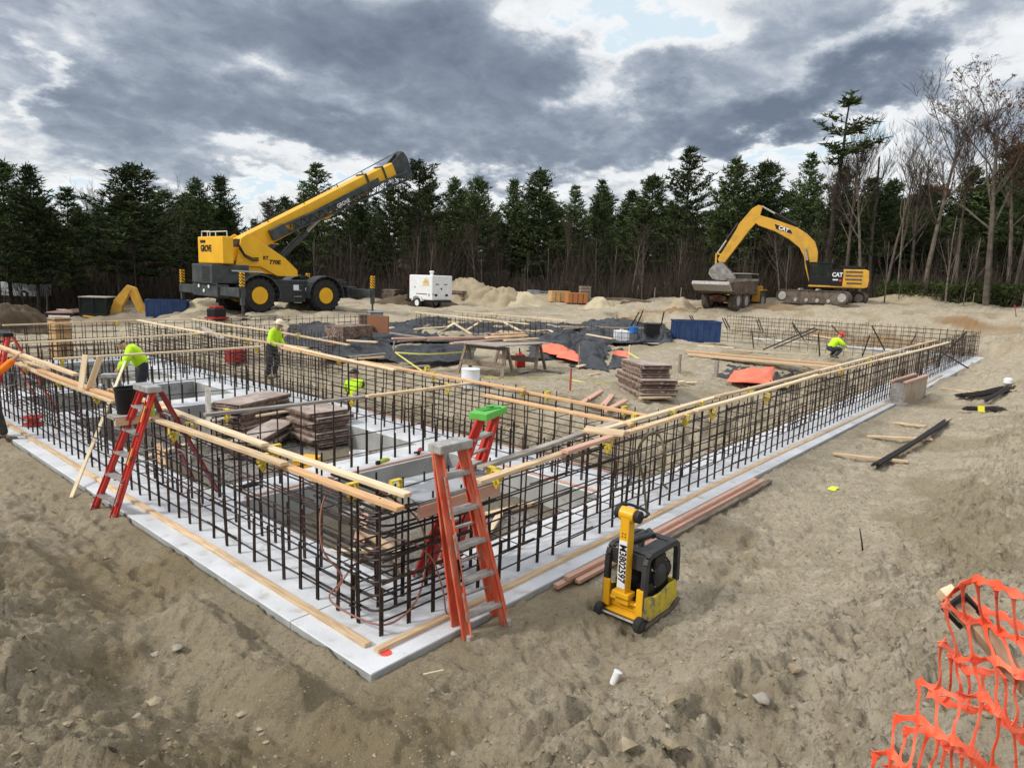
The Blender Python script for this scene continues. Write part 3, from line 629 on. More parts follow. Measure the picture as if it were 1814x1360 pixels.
def bare_meshes(seed, h=15., spread=.5, first=.35, red=False, mat_=None, fine=1.):
    rn = random.Random(seed); tr = MB(); tw = MB(); lv = []
    def grow(p, d, L_, r, lev):
        n = 4 if lev < 2 else 3; pts = [p]; rs = [r]; q = Vector(p); dd = Vector(d)
        for i in range(n):
            dd = (dd+Vector((rn.gauss(0, .12), rn.gauss(0, .12), rn.gauss(.05, .06)))*(1 if lev else .3)).normalized(); q = q+dd*L_/n; pts.append(q.copy()); rs.append(r*(1-.62*(i+1)/n))
        (tr if lev < 2 else tw).tube(pts, rs, (7, 5, 4, 3, 3)[min(lev, 4)], caps=False)
        if lev >= 4 or L_ < .35:
            if red: lv.append((q.copy(), dd.copy()))
            return
        kids = [8, 6, 6, 4][min(lev, 3)]; kids = max(2, int(kids*fine))
        for j in range(kids):
            s = rn.uniform(first if lev == 0 else .25, 1.); i0 = min(n-1, int(s*n)); tt = s*n-i0; b = pts[i0].lerp(pts[i0+1], tt) if isinstance(pts[i0], Vector) else Vector(pts[i0]).lerp(pts[i0+1], tt)
            a = rn.uniform(0, 6.28); o = Vector((math.cos(a), math.sin(a), 0)); nd = (dd*(.75+.3*s)+o*spread*rn.uniform(.7, 1.3)+Vector((0, 0, .28))).normalized()
            grow(b, nd, L_*(.42 if lev == 0 else .52)*rn.uniform(.75, 1.2)*(1.15-.3*s), max(.011, r*(1-.62*s)*.55), lev+1)
    grow(Vector((0, 0, 0)), Vector((rn.gauss(0, .025), rn.gauss(0, .025), 1)), h*.74, .17*h/15, 0)
    to = tr.build('trunk', mat_ or m_barkpale); tm = to.data; bpy.data.objects.remove(to)
    wo = tw.build('branches', m_twig); wm = wo.data; bpy.data.objects.remove(wo); lm = None
    if red:
        g = np.random.default_rng(seed); C_ = np.array([p for p, _ in lv for _ in range(2) if rn.random() < .5]); D_ = np.array([(0, 0, .2)]*len(C_))
        lm = tri_mesh('leaves', tufts(C_, D_, .17, 4, g, 1.), m_redleaf)
    return tm, wm, lm
BARES = [bare_meshes(21, spread=.5), bare_meshes(22, spread=.75, first=.45), bare_meshes(23, spread=.42, first=.5), bare_meshes(24, spread=.6, first=.3, fine=.8)]
REDTREE = bare_meshes(31, spread=.75, first=.42, red=True); REDTREE2 = bare_meshes(33, spread=.85, first=.5)
SLIM = [bare_meshes(41, spread=.35, first=.3, fine=.55), bare_meshes(42, spread=.5, first=.25, fine=.6)]
def tree(kind, x, y, h, label, group=None, rot=None, w=1., z=None):
    zb = Hs(x, y)-.15 if z is None else z
    t = thing({'p': 'pine_tree', 'b': 'bare_tree'}[kind[0]], label, 'pine tree' if kind[0] == 'p' else 'bare tree', (x, y, zb), random.uniform(0, 6.28) if rot is None else rot, group)
    s = h/15.; t.scale = (s*w, s*w, s)
    src = {'p': PINES, 'b': BARES, 'r': [REDTREE], 'R': [REDTREE2], 's': SLIM, 'l': [LONEPINE]}[kind[1]] if kind[1] != '*' else None
    m = src[int(kind[2:]) if len(kind) > 2 else random.randrange(len(src))]
    put('trunk', m[0], t)
    put('crown' if kind[0] == 'p' else 'branches', m[1], t)
    if len(m) > 2 and m[2]: put('leaves', m[2], t)
    return t
def tree_px(kind, px, ytop, dist, label, group=None, w=1., rot=None):
    p = DD(px, 500, dist); x, y = p.x, p.y; zt = DD(px, ytop, dist).z; return tree(kind, x, y, zt-Hs(x, y)+.3, label, group, rot, w)
ED = [  # kind, px, top y, distance, width, label
 ('pp1',18,291,60,.95,'tall dark pine at the left edge of the tree line'),('pp3',66,299,57,.9,'narrow dark pine, second from the left edge'),('pp2',128,340,58,1.15,'flat-topped broad pine with an open trunk left of the wide pine'),
 ('pp1',243,296,58,1.32,'wide spreading pine standing alone above the yellow loader'),('pp5',354,321,60,.9,'dense pine just left of the crane counterweight'),('pp3',395,317,62,1.0,'pine rising right above the crane counterweight'),
 ('pp2',563,296,66,1.1,'tall pine showing behind the middle of the crane boom'),('pp3',507,352,68,.9,'low pine under the sky gap behind the crane boom'),('pp5',640,335,66,1.,'dark pine right under the outer crane boom'),('pp2',690,331,63,.95,'pine under the crane boom head'),
 ('pp4',740,291,61,1.0,'tall reddish-trunked pine right of the crane boom head'),('pp5',803,319,66,.85,'pine right of the boom head, left one of a close pair'),('pp1',843,317,68,.85,'pine, right one of the close pair past the boom head'),
 ('pp3',905,321,68,.8,'small pointed pine in the middle of the tree line'),('pp5',950,304,66,1.15,'broad dense pine at the middle of the tree line'),('pp2',1012,334,70,.9,'lower pine right of the broad middle one'),('pp2',1058,324,72,.8,'thin far pine near the middle with sky around it'),
 ('pp1',1146,314,68,1.,'pine left of the tall layered pine'),('pp2',1207,268,64,1.05,'tall layered pine left of the yellow excavator'),('pp5',1288,285,63,1.,'dense pine above the dump truck'),('pp1',1340,291,66,1.05,'pine behind the excavator elbow'),
 ('pp2',1416,278,76,.8,'faint far pine left of the lone leaning pine'),('pp5',1475,300,66,.9,'dark pine behind the excavator cab'),('pp1',1562,322,72,.9,'dark pine between the pale bare trunks'),('pp3',1618,330,74,1.,'dark pine behind the spreading bare oak'),('pp5',1700,300,74,1.,'dark pine behind the right-hand bare oaks'),('pp1',1775,262,72,1.1,'dark pine behind the red-leaved oak at the right edge'),('pp4',1815,280,66,1.,'dark pine cut by the right edge')]
for k, px, yt, dist, w, lb in ED: tree_px(k, px, yt, dist, lb, w=w)
tree_px('pl', 1462, 180, 62, 'lone tall pine with sparse one-sided branches left of the bare trees', rot=R(215), w=1.25)
for k, px, yt, dist, w, lb in [
 ('bb0',1497,192,62,.9,'pale bare tree entwined with the lone pine'),('bs0',1543,188,64,1.,'tall slim bare tree right of the lone pine'),('bR',1640,170,60,1.15,'wide-crowned bare oak with a pale trunk'),('br',1752,133,58,1.25,'big oak with clinging reddish leaves at the right'),
 ('bs1',1592,290,62,.8,'pale broken-topped trunk left of the wide bare oak'),('bs0',1680,330,58,.7,'slim grey trunk between the two big oaks'),('bs1',1800,220,60,1.,'slim bare tree at the right edge'),('bs1',1712,400,57,.6,'short pale crooked trunk below the big oaks'),
 ('bb1',1528,205,61,.8,'fine-twigged bare tree between the lone pine and the wide oak'),('bb3',1570,235,63,.9,'grey bare tree rising behind the pale trunks'),('bb0',1612,225,64,.9,'grey bare tree just left of the wide bare oak crown'),('bb2',1695,215,62,.9,'dense-twigged bare tree between the two big oaks'),('bR',1788,175,61,1.0,'bare oak at the right edge behind the red-leaved one'),
 ('bb1',312,318,72,.9,'hazy bare tree behind the wide pine'),('bb0',478,344,78,1.2,'hazy reddish bare tree in the sky gap left of the boom'),('bb2',180,348,74,.9,'hazy bare tree behind the flat-topped pine'),('bb1',845,372,60,.7,'pale bare tree above the dirt piles, left'),
 ('bb3',760,410,56,.7,'forked pale bare tree right behind the white generator'),('bb2',1000,395,60,.6,'grey bare tree behind the orange crates'),('bb3',1120,400,60,.8,'branching bare tree left of the dump truck'),('bb1',1385,385,59,1.1,'wide grey bare tree behind the excavator arm'),
 ('bs0',1395,400,58,.7,'thin pale trunk directly behind the excavator boom'),('bb2',240,420,56,.7,'thin bare tree under the wide pine'),('bb0',130,390,60,.8,'bare tree left of the yellow loader'),('bs1',935,430,58,.6,'thin pale sapling above the concrete blocks'),('bb3',1210,420,62,.7,'brown bare tree left of the dump truck bed')]:
    tree_px(k, px, yt, dist, lb, w=w)
cnt = 0
for row, (dist, n, yt0) in enumerate(((69, 32, 402), (77, 36, 390), (87, 38, 378), (100, 38, 370), (116, 44, 384), (130, 44, 384))):
    for i in range(n):
        px = -130+2080*(i+random.uniform(.1, .9))/n; yt = yt0+random.uniform(-34, 46)-(28 if px > 1450 else 0)
        kind = 'pp' if random.random() < .74 else 'bb'; d_ = dist+random.uniform(-4, 4)
        side = 'left of the crane' if px < 420 else 'behind the crane' if px < 760 else 'in the middle behind the dirt piles' if px < 1180 else 'behind the excavator' if px < 1560 else 'at the right behind the bare oaks'
        lb = ('dark pine among the massed trees ' if kind == 'pp' else 'brown bare tree among the massed trees ')+side
        tree_px(kind, px, yt, d_, lb, group='trees massed '+side, w=random.uniform(.9, 1.25))
# front fringe of slim trunks
for i in range(46):
    px = -40+1900*(i+random.uniform(0, 1))/46; dist = random.uniform(56, 64); yt = random.uniform(370, 455)
    side = 'left of the crane' if px < 420 else 'behind the crane' if px < 760 else 'behind the dirt piles' if px < 1180 else 'around the excavator' if px < 1560 else 'under the bare oaks'
    tree_px('bs', px, yt, dist, 'slim bare sapling at the wood edge '+side, group='saplings at the wood edge '+side, w=.8)
# tangled undergrowth: nobody could count it
def undergrowth():
    g = np.random.default_rng(5); n = 60000; az = g.uniform(R(-2), R(84), n); dist = 57+g.exponential(14, n)
    azd = np.degrees(az); dist += np.where(azd < 20, 2, 0)
    x = CAM[0]+dist*np.cos(az); y = CAM[1]+dist*np.sin(az); z = terrain(x, y, False)-.05
    dn = perlin(x*.16, y*.16); h = g.uniform(1.0, 6.5, n)*g.uniform(.2, 1, n)*(.55+1.1*sst(-.2, .4, dn)); w = g.uniform(.012, .035, n); a = g.uniform(0, 6.28, n); l = g.normal(0, .3, (n, 2))*h[:, None]
    A = np.stack([x-np.cos(a)*w, y-np.sin(a)*w, z], 1); B_ = np.stack([x+np.cos(a)*w, y+np.sin(a)*w, z], 1); T = np.stack([x+l[:, 0], y+l[:, 1], z+h], 1)
    o = bpy.data.objects.new('undergrowth', tri_mesh('undergrowth', np.stack([A, B_, T], 1).reshape(-1, 3), m_deadtwig)); COL.objects.link(o)
    tag(o, 'tangled brown undergrowth along the foot of the woods', 'undergrowth', kind='stuff')
    n = 9000; px = np.concatenate([g.uniform(1560, 1830, n//2), g.uniform(60, 260, n//4), g.uniform(400, 1400, n-n//2-n//4)]); C_ = []
    for p in px[:n]:
        r = ray(p, 505); r = r/np.hypot(r[0], r[1]); dd = 59+g.exponential(5); C_.append((CAM[0]+r[0]*dd, CAM[1]+r[1]*dd, 0))
    C_ = np.array(C_); C_[:, 2] = terrain(C_[:, 0], C_[:, 1], False)+g.uniform(0, 1.5, n)*(.35+.65*(px > 1500))
    o = bpy.data.objects.new('shrubs', tri_mesh('shrubs', tufts(C_, np.tile([0, 0, .5], (n, 1)), .3, 4, g, 1.), m_shrub)); COL.objects.link(o)
    tag(o, 'low green shrubs along the wood edge, thickest under the bare oaks', 'shrubs', kind='stuff')
undergrowth()
# ---------------------------------------------------------------- machines
def wheel(parent, c, r, w, m_rim_, axis=(0, 1, 0), lugs=0, rimr=.52, mt=None):
    ax = Vector(axis); wh = MB()
    prof = [(r*rimr, -w/2), (r*.86, -w/2), (r*.97, -w*.36), (r, -w*.2), (r, w*.2), (r*.97, w*.36), (r*.86, w/2), (r*rimr, w/2)]
    wh.lathe(prof, (0, 0, 0), axis, 36, caps=False); ty = wh.build('wheel', mt or m_black, parent, smooth=True, loc=c)
    if lugs:
        lb = MB()
        for k in range(lugs):
            for sgn in (-1, 1):
                a = 2*math.pi*(k+(.5 if sgn > 0 else 0))/lugs; Mx = Matrix.Rotation(-a, 4, 'Y') @ Matrix.Translation((r*.985, sgn*w*.24, 0)) @ Matrix.Rotation(sgn*.5, 4, 'X')
                lb.box((0, 0, 0), (r*.07, w*.44, r*.10), None, 0, Mx)
        lb.build('tread', mt or m_black, ty)
    rm = MB(); rm.lathe([(r*rimr, -w*.47), (r*rimr*.92, -w*.47), (r*rimr*.72, -w*.30), (r*.2, -w*.30), (r*.17, -w*.42), (r*.05, -w*.43)], (0, 0, 0), axis, 28)
    rm.lathe([(r*.05, w*.43), (r*.17, w*.42), (r*.2, w*.30), (r*rimr*.72, w*.30), (r*rimr*.92, w*.47), (r*rimr, w*.47)], (0, 0, 0), axis, 28)
    rm.build('rim', m_rim_, ty, smooth=True)
    if r > .7:
        for sg in (-1, 1): h_ = MB(); h_.lathe([(r*rimr*.66, sg*w*.302), (r*rimr*.66, sg*w*.315), (r*rimr*.44, sg*w*.315), (r*rimr*.44, sg*w*.302)], (0, 0, 0), axis, 24, caps=False); h_.build('hub_ring', m_mud, ty)
    return ty
def bx(name, c, d, m, parent, bevel=.02, **k):
    b = MB(); b.box(c, d, k.get('rot')); return b.build(name, m, parent, bevel=bevel)
# ---- rough-terrain crane
CR = thing('mobile_crane', 'big yellow rough-terrain crane with its boom raised to the right, standing at the wood edge', 'crane', (17.02, 30.51, .70))
for x in (-1.98, 1.98):
    for y in (-1.25, 1.25): wheel(CR, (x, y, .94), .94, .72, m_ycrane, lugs=20)
b = MB(); b.box((0, 0, 1.0), (7.4, 1.1, .55)); b.box((-1.9, 0, .9), (.35, 2.1, .3)); b.box((1.9, 0, .9), (.35, 2.1, .3)); b.build('chassis', m_grey, CR, bevel=.02)
b = MB(); b.box((.0, 0, 1.62), (7.6, 2.0, .22)); b.box((0.05, -1.0, 1.05), (1.7, .5, .95)); b.box((2.9, -.95, 1.75), (1.0, .6, .2)); b.box((.2, 1.0, 1.1), (1.7, .4, .8)); b.build('deck', m_char, CR, bevel=.03)
for x in (-1.98, 1.98):
    for y in (-1.25, 1.25):
        b = MB(); n = 12; vs = []
        for i in range(n+1):
            a = R(-8+196*i/n); vs.append((x+1.12*math.cos(a), .94+1.06*math.sin(a)))
        for i in range(n): b.beam((vs[i][0], y, vs[i][1]), (vs[i+1][0], y, vs[i+1][1]), .86, .05)
        b.build('fender', m_grey, CR)
b = MB(); b.box((-3.3, -.1, 1.98), (1.95, 2.2, .95)); b.build('engine_cover', m_grey, CR, bevel=.05)
b = MB()
for i in range(9): b.box((-4.285, -.55, 1.62+i*.085), (.02, .8, .035))
b.build('grille', m_blackpl, CR)
b = MB(); b.tube([(-3.3, -1.25, 2.15), (-1.6, -1.25, 2.1)], .05, 8); b.build('exhaust_pipe', m_alu, CR)
b = MB()
for i in range(3): b.box((.35, -1.3, .55+i*.33), (.45, .12, .03))
b.build('access_steps', m_alu, CR)
b = MB(); b.box((.3, -1.265, 1.35), (.32, .02, .3)); b.box((1.0, -1.265, 1.1), (.26, .02, .5)); b.build('notice_plate', m_white, CR)
for x in (-3.8, 3.9):
    b = MB(); b.box((x, 0, 1.15), (.62, 2.7, .60)); b.build('outrigger_box', m_grey, CR, bevel=.03)
    for sg in (-1, 1):
        b = MB(); b.box((x, sg*2.1, 1.14), (.36, 2.3, .42)); o = b.build('outrigger_beam', m_grey, CR, bevel=.02)
        j = MB(); j.box((x, sg*3.25, 1.05), (.17, .17, 1.0)); j.tube([(x, sg*3.25, .55), (x, sg*3.25, .06)], .055, 10); j.build('jack', m_grey, o)
        j = MB(); j.lathe([(.30, 0), (.30, .04), (.1, .08), (.09, .16)], (x, sg*3.25, .0), n=16); j.build('jack_pad', m_mud, o)
        j = MB(); j.box((x, sg*3.25, 1.78), (.19, .19, .66)); j.build('marker_post', m_ycrane, o)
        j = MB()
        for k in range(4):
            Mz = Matrix.Translation((x, sg*3.25, 1.56+k*.15))
            for q in range(4): j.box((0, -.099, 0), (.20, .012, .055), Matrix.Rotation(R(32), 3, 'Y'), 0, Mz @ Matrix.Rotation(q*math.pi/2, 4, 'Z'))
        j.build('warning_stripes', m_blackpl, o)
b = MB()
for y, z in ((-.9, 1.35), (.9, 1.35), (0, 1.12)): b.lathe([(.09, 0), (.09, .03)], (-4.13, y*.6, z), (-1, 0, 0), 12)
b.build('tail_lamp', m_white, CR)
# superstructure
b = MB(); b.lathe([(.85, 1.72), (.85, 2.05)], (-1.3, 0, 0), n=28); b.build('slewing_ring', m_blackpl, CR)
b = MB(); b.box((-3.48, 0, 3.16), (.56, 2.7, 1.34)); b.build('counterweight', m_ycrane, CR, bevel=.06)
b = MB(); b.box((-2.75, 0, 3.0), (1.0, 1.5, .7)); b.build('winch_housing', m_ycrane, CR, bevel=.03)
b = MB(); b.lathe([(.33, -.5), (.33, -.45), (.22, -.45), (.22, .45), (.33, .45), (.33, .5)], (-2.7, -.2, 3.45), (0, 1, 0), 20); b.build('winch_drum', m_mud, CR, smooth=True)
poly = [(-2.9, 2.42), (-2.75, 3.0), (-2.55, 3.82), (-2.2, 4.05), (-1.65, 3.8), (-.1, 2.9), (.62, 2.28), (.62, 1.95), (-.6, 1.95), (-1.55, 2.42)]
for y0, y1 in ((-.92, -.8), (.42, .54)):
    b = MB(); b.prism(poly, y0, y1); b.build('side_plate', m_ycrane, CR, bevel=.015)
b = MB(); b.box((-1.2, 0, 2.2), (3.0, 1.6, .35)); b.build('turntable', m_ycrane, CR, bevel=.03)
for k in range(3):
    b = MB(); b.tube([(-2.75, -1.0, 3.5-k*.1), (-2.5, -1.1, 3.0-k*.06), (-2.1, -1.12, 2.82-k*.07), (-1.7, -1.0, 2.85-k*.07)], .03, 6); b.build('hydraulic_hose', m_blackpl, CR, smooth=True)
b = MB(); b.tube([(-3.3, y_, z_) for y_, z_ in ((1.2, 3.83), (1.2, 4.1), (-.9, 4.1), (-.9, 3.83))], .022, 6); b.tube([(-3.3, .3, 3.83), (-3.3, .3, 4.1)], .022, 6); b.tube([(-3.6, 1.2, 4.1), (-3.6, .3, 4.1), (-3.6, .3, 3.83)], .022, 6); b.tube([(-3.6, 1.2, 3.83), (-3.6, 1.2, 4.1), (-3.3, 1.2, 4.1)], .022, 6); b.build('handrail', m_white, CR)
cb = bx('cab', (-.35, .95, 2.45), (1.5, .8, .7), m_ycrane, CR, .05)
bx('cab_window', (-.35, .95, 3.2), (1.4, .74, .9), m_glass, cb, .05); bx('cab_roof', (-.35, .95, 3.68), (1.5, .8, .07), m_ycrane, cb, .02)
# boom
BA = R(27.9); BM = Matrix.Translation((-2.3, 0, 3.86)) @ Matrix.Rotation(-BA, 4, 'Y')
def bmbox(mb, x0, x1, y0, y1, z0, z1, mi=0): mb.box(((x0+x1)/2, (y0+y1)/2, (z0+z1)/2), (x1-x0, y1-y0, z1-z0), None, mi, BM)
b = MB(); bmbox(b, -.2, 8.9, -.40, .40, -1.0, 0); b.prism([(-.6, -.6), (-.2, -1.0), (-.2, 0), (-.45, -.1)], -.35, .35, 0, BM); bo = b.build('boom', m_ycrane, CR, bevel=.05)
b = MB(); bmbox(b, 8.7, 10.3, -.34, .34, -.93, -.07); b.build('boom_section', m_ycrane, bo, bevel=.04)
b = MB(); bmbox(b, 10.2, 11.4, -.29, .29, -.88, -.13); b.build('boom_section', m_ycrane, bo, bevel=.04)
b = MB(); bmbox(b, 8.82, 8.95, -.46, .46, -1.06, .06); b.build('boom_collar', m_grey, bo); b = MB(); bmbox(b, 10.25, 10.36, -.4, .4, -1.0, 0); b.build('boom_collar', m_grey, bo)
b = MB()
b.prism([(11.2, -1.0), (11.9, -1.35), (12.2, -1.45), (12.45, -1.2), (12.5, -.2), (12.3, .2), (12.0, .18), (11.2, -.1)], -.30, -.22, 0, BM); b.prism([(11.2, -1.0), (11.9, -1.35), (12.2, -1.45), (12.45, -1.2), (12.5, -.2), (12.3, .2), (12.0, .18), (11.2, -.1)], .22, .30, 0, BM); bmbox(b, 11.3, 11.9, -.2, .2, -1.0, -.2)
b.build('boom_head', m_grey, bo, bevel=.01)
for (x, z, r) in ((12.25, -.02, .26), (12.2, -1.15, .26), (11.8, -.8, .18)):
    b = MB(); c = BM @ Vector((x, 0, z)); b.lathe([(r, -.16), (r*.8, -.1), (r*.8, .1), (r, .16)], c, (0, 1, 0), 20); b.build('sheave', m_mud, bo, smooth=True)
b = MB()
r0 = lambda x: -.32-.055*(x-1.6); r1 = lambda x: -.80-.055*(x-1.6)
for yy in (-.72, -.50):
    b.beam(BM @ Vector((1.6, yy, r0(1.6))), BM @ Vector((11.9, yy, r0(11.9))), .07, .07); b.beam(BM @ Vector((1.6, yy, r1(1.6))), BM @ Vector((11.9, yy, r1(11.9))), .07, .07)
    x = 1.7
    while x < 11.6: b.beam(BM @ Vector((x, yy, r0(x))), BM @ Vector((x+.32, yy, r1(x+.32))), .04, .04); b.beam(BM @ Vector((x+.32, yy, r1(x+.32))), BM @ Vector((x+.64, yy, r0(x+.64))), .04, .04); x += .64
bmbox(b, 1.5, 2.4, -.76, -.46, -.86, -.28); bmbox(b, 3.0, 9.5, -.66, -.6, -.86, -.42)
b.build('folding_jib', m_grey, bo)
b = MB(); b.tube([BM @ Vector((.4, .1, .15)), BM @ Vector((6, .1, .12)), BM @ Vector((12.3, .1, .28))], .014, 5); b.tube([BM @ Vector((.4, -.1, .13)), BM @ Vector((12.3, -.1, .26))], .014, 5)
for x in (2, 4.5, 7, 9): b.tube([BM @ Vector((x, 0, 0)), BM @ Vector((x, 0, .2))], .03, 6)
b.build('hoist_rope', m_barnew, bo)
b = MB(); b.box((5.6, -.44, -.5), (1.2, .02, .3), None, 0, BM)
A0 = Vector((-.15, 0, 2.7)); A1 = Vector((2.95, 0, 5.5)); am = A0.lerp(A1, .62)
b = MB(); b.tube([A0, am], .17, 14); cy = b.build('lift_cylinder', m_grey, CR, smooth=True); b = MB(); b.tube([am, A1], .10, 12); b.build('piston_rod', m_alu, cy, smooth=True)
b = MB(); b.box(A1+Vector((0, 0, .02)), (.5, .6, .5), Matrix.Rotation(-BA, 3, 'Y')); b.build('boom_bracket', m_ycrane, bo, bevel=.03)
FR = Matrix.Rotation(R(90), 4, 'X')                     # text upright, facing -Y
FB = Matrix.Rotation(R(-90), 4, 'Z') @ FR               # facing -X
text('lettering', 'GROVE', .46, m_blackpl, CR, Matrix.Translation((-3.775, .42, 3.22)) @ FB, bold=.014, sx=.78)
b = MB(); b.box((-3.77, .75, 3.58), (.02, .55, .14)); b.build('logo_plate', m_blackpl, CR)
t_ = text('lettering', 'RT', .26, m_blackpl, CR, Matrix.Translation((-1.25, -.935, 2.86)) @ FR, bold=.008)
text('lettering', '770E', .30, m_blackpl, CR, Matrix.Translation((-.72, -.935, 2.66)) @ FR, bold=.01, sx=1.1)
text('lettering', 'GROVE', .30, m_white, bo, BM @ Matrix.Translation((6.4, -.78, -.78)) @ FR, bold=.006)
# ---- excavator
EA = R(-71.35); EX = thing('excavator', 'yellow tracked excavator reaching its long arm left over the dump truck', 'excavator', (49.096, 11.459, 1.93), EA)
DL = R(-28.0)
for y in (-1.3, 1.3):
    b = MB(); poly = []
    for i in range(9): a = R(90+180*i/8); poly.append((-2.25+.43*math.cos(a), .45+.43*math.sin(a)))
    for i in range(9): a = R(-90+180*i/8); poly.append((2.12+.43*math.cos(a), .45+.43*math.sin(a)))
    b.prism(poly, y-.22, y+.22); tk = b.build('crawler_track', m_mud, EX, rotz=DL)
    s = MB(); L_ = []
    for i in range(len(poly)):
        p, q = Vector((poly[i][0], 0, poly[i][1])), Vector((poly[(i+1) % len(poly)][0], 0, poly[(i+1) % len(poly)][1])); n = max(1, int((q-p).length/.19))
        for k in range(n): L_.append(((p+(q-p)*(k+.5)/n), (q-p).normalized()))
    for c, d in L_: s.beam(c-d*.08+Vector((0, y, 0)), c+d*.08+Vector((0, y, 0)), .6, .05)
    s.build('track_shoes', m_mud, tk)
    for x, r in ((-2.25, .30), (2.12, .30), (-1.2, .13), (-.4, .13), (.4, .13), (1.2, .13), (-1.0, .09), (.3, .09)):
        s = MB(); s.lathe([(r, -.26), (r, .26)], (x, y, .45 if r > .2 else .2 if r > .1 else .93), (0, 1, 0), 16); s.build('roller', m_aludirty, tk)
bx('undercarriage', (-.1, 0, .7), (2.0, 2.2, .45), m_mud, EX); b = MB(); b.lathe([(.7, .85), (.7, 1.1)], (0, 0, 0), n=24); b.build('slewing_ring', m_blackpl, EX)
bd = bx('upper_body', (1.85, 0, 1.80), (1.5, 2.75, 1.25), m_ycat, EX, .06); bx('floor_frame', (.75, 0, 1.22), (3.5, 2.7, .14), m_ycat, EX, .02)
b = MB(); b.prism([(2.4, 1.14), (2.72, 1.22), (2.78, 1.7), (2.72, 2.35), (2.4, 2.46)], -1.38, 1.38); b.build('counterweight', m_ycat, EX, bevel=.05)
b = MB()
for i in range(4): b.box((1.8+(.06 if i == 3 else 0), -1.385, 2.25-i*.26), (1.05-(.12 if i == 3 else 0), .03, .11))
b.build('louvres', m_mud, bd)
bx('engine_deck', (1.7, 0, 2.55), (1.5, 2.2, .22), m_blackpl, EX, .05)
bx('side_panel', (.75, -1.2, 1.82), (.76, .4, 1.12), m_blackpl, EX, .03)
cb = bx('cab', (-.32, -.95, 1.58), (1.4, .85, .6), m_blackpl, EX, .03)
b = MB()
for x in (-.98, -.2, .34):
    for y in (-1.36, -.54): b.box((x, y, 2.3), (.08, .06, 1.0))
b.box((-.32, -.95, 2.83), (1.5, .92, .08)); b.build('cab_frame', m_blackpl, cb, bevel=.01)
m_cg = mat('cab_glass', (.10, .13, .12), .08, spec=.6); m_cg.node_tree.nodes['Principled BSDF'].inputs['Transmission Weight'].default_value = .8; m_cg.node_tree.nodes['Principled BSDF'].inputs['IOR'].default_value = 1.05
b = MB(); b.box((-.59, -1.35, 2.3), (.70, .012, .95)); b.build('window', m_cg, cb); b = MB(); b.box((.07, -1.35, 2.3), (.46, .012, .95)); b.build('window', m_cg, cb)
bx('seat', (-.15, -.95, 1.95), (.5, .5, .3), m_blackpl, cb)
bx('hydraulic_box', (-.3, .8, 1.7), (1.3, 1.0, .9), m_ycat, EX)
bo_ = [(-.1, 1.5), (-.45, 2.3), (-.58, 3.0), (-.60, 3.63), (-.85, 4.32), (-1.41, 4.87), (-2.11, 5.32), (-3.68, 5.88), (-4.9, 6.24), (-5.12, 6.0), (-5.05, 5.65), (-4.72, 5.44), (-3.62, 5.05), (-2.61, 4.50), (-1.85, 3.90), (-1.5, 3.3), (-1.3, 2.4), (-1.0, 1.5)]
b = MB(); b.prism([(x, z) for x, z in reversed(bo_)], -.28, .28); bo = b.build('boom', m_ycat, EX, bevel=.03)
b = MB(); b.prism([(-4.62, 6.85), (-4.92, 6.95), (-5.35, 6.68), (-6.2, 5.55), (-6.32, 5.2), (-7.5, 2.95), (-7.35, 2.7), (-6.98, 2.72), (-5.35, 5.2), (-4.9, 5.75), (-4.75, 6.2)], -.2, .2); st = b.build('stick', m_ycat, EX, bevel=.03)
def cyl(par, a, c, r, f=.6, name='hydraulic_cylinder'):
    a, c = Vector(a), Vector(c); m_ = a.lerp(c, f); b = MB(); b.tube([a, m_], r, 12); o = b.build(name, m_blackpl, par, smooth=True); b = MB(); b.tube([m_, c], r*.55, 10); b.build('piston_rod', m_alu, o, smooth=True)
cyl(bo, (-2.2, -.05, 5.48), (-4.68, -.05, 6.85), .12, .62); cyl(st, (-6.25, 0, 5.62), (-7.6, 0, 3.35), .11, .55)
for y in (-.42, .42): cyl(bo, (-.9, y, 1.7), (-1.5, y, 3.9), .12, .6)
b = MB(); b.beam((-7.68, 0, 3.38), (-7.15, 0, 3.3), .3, .1); b.beam((-7.65, 0, 3.35), (-7.62, 0, 2.6), .3, .12); b.build('bucket_linkage', m_ycat, st)
m_bucket = mat('worn_bucket_steel', (.36, .35, .33), .6, (.22, .20, .18), 3, metal=.2)
bo2 = [(-7.1, 2.75), (-7.55, 2.62), (-7.95, 2.2), (-8.0, 1.85), (-7.7, 1.5), (-7.15, 1.36), (-6.6, 1.42), (-6.0, 1.58)]
b = MB()
for i in range(len(bo2)-1): b.beam((bo2[i][0], 0, bo2[i][1]), (bo2[i+1][0], 0, bo2[i+1][1]), 1.5, .05)
for y in (-.77, .73): b.prism([*reversed(bo2)], y, y+.04)
bk = b.build('bucket', m_bucket, st)
for k in range(5):
    b = MB(); b.beam((-6.05, -.65+k*.32, 1.56), (-5.78, -.65+k*.32, 1.64), .09, .06); b.build('tooth', m_bucket, bk)
b = MB(); b.prism([(-2.42, 4.87), (-2.55, 5.12), (-3.7, 5.58), (-3.55, 5.22)], -.295, -.282); b.build('decal', m_blackpl, bo)
text('lettering', 'CAT', .36, m_white, bo, Matrix.Translation((-3.05, -.30, 5.21)) @ FR @ Matrix.Rotation(R(-20), 4, 'Z'), bold=.015)
text('lettering', 'CAT', .40, m_white, EX, Matrix.Translation((.76, -1.415, 2.02)) @ FR, bold=.015, sx=.85)
b = MB(); b.box((.66, -1.41, 1.68), (.34, .02, .09)); b.build('number_plate', m_white, EX)
b = MB(); b.box((.98, -1.41, 1.64), (.16, .02, .14)); b.build('number_plate', m_red, EX)
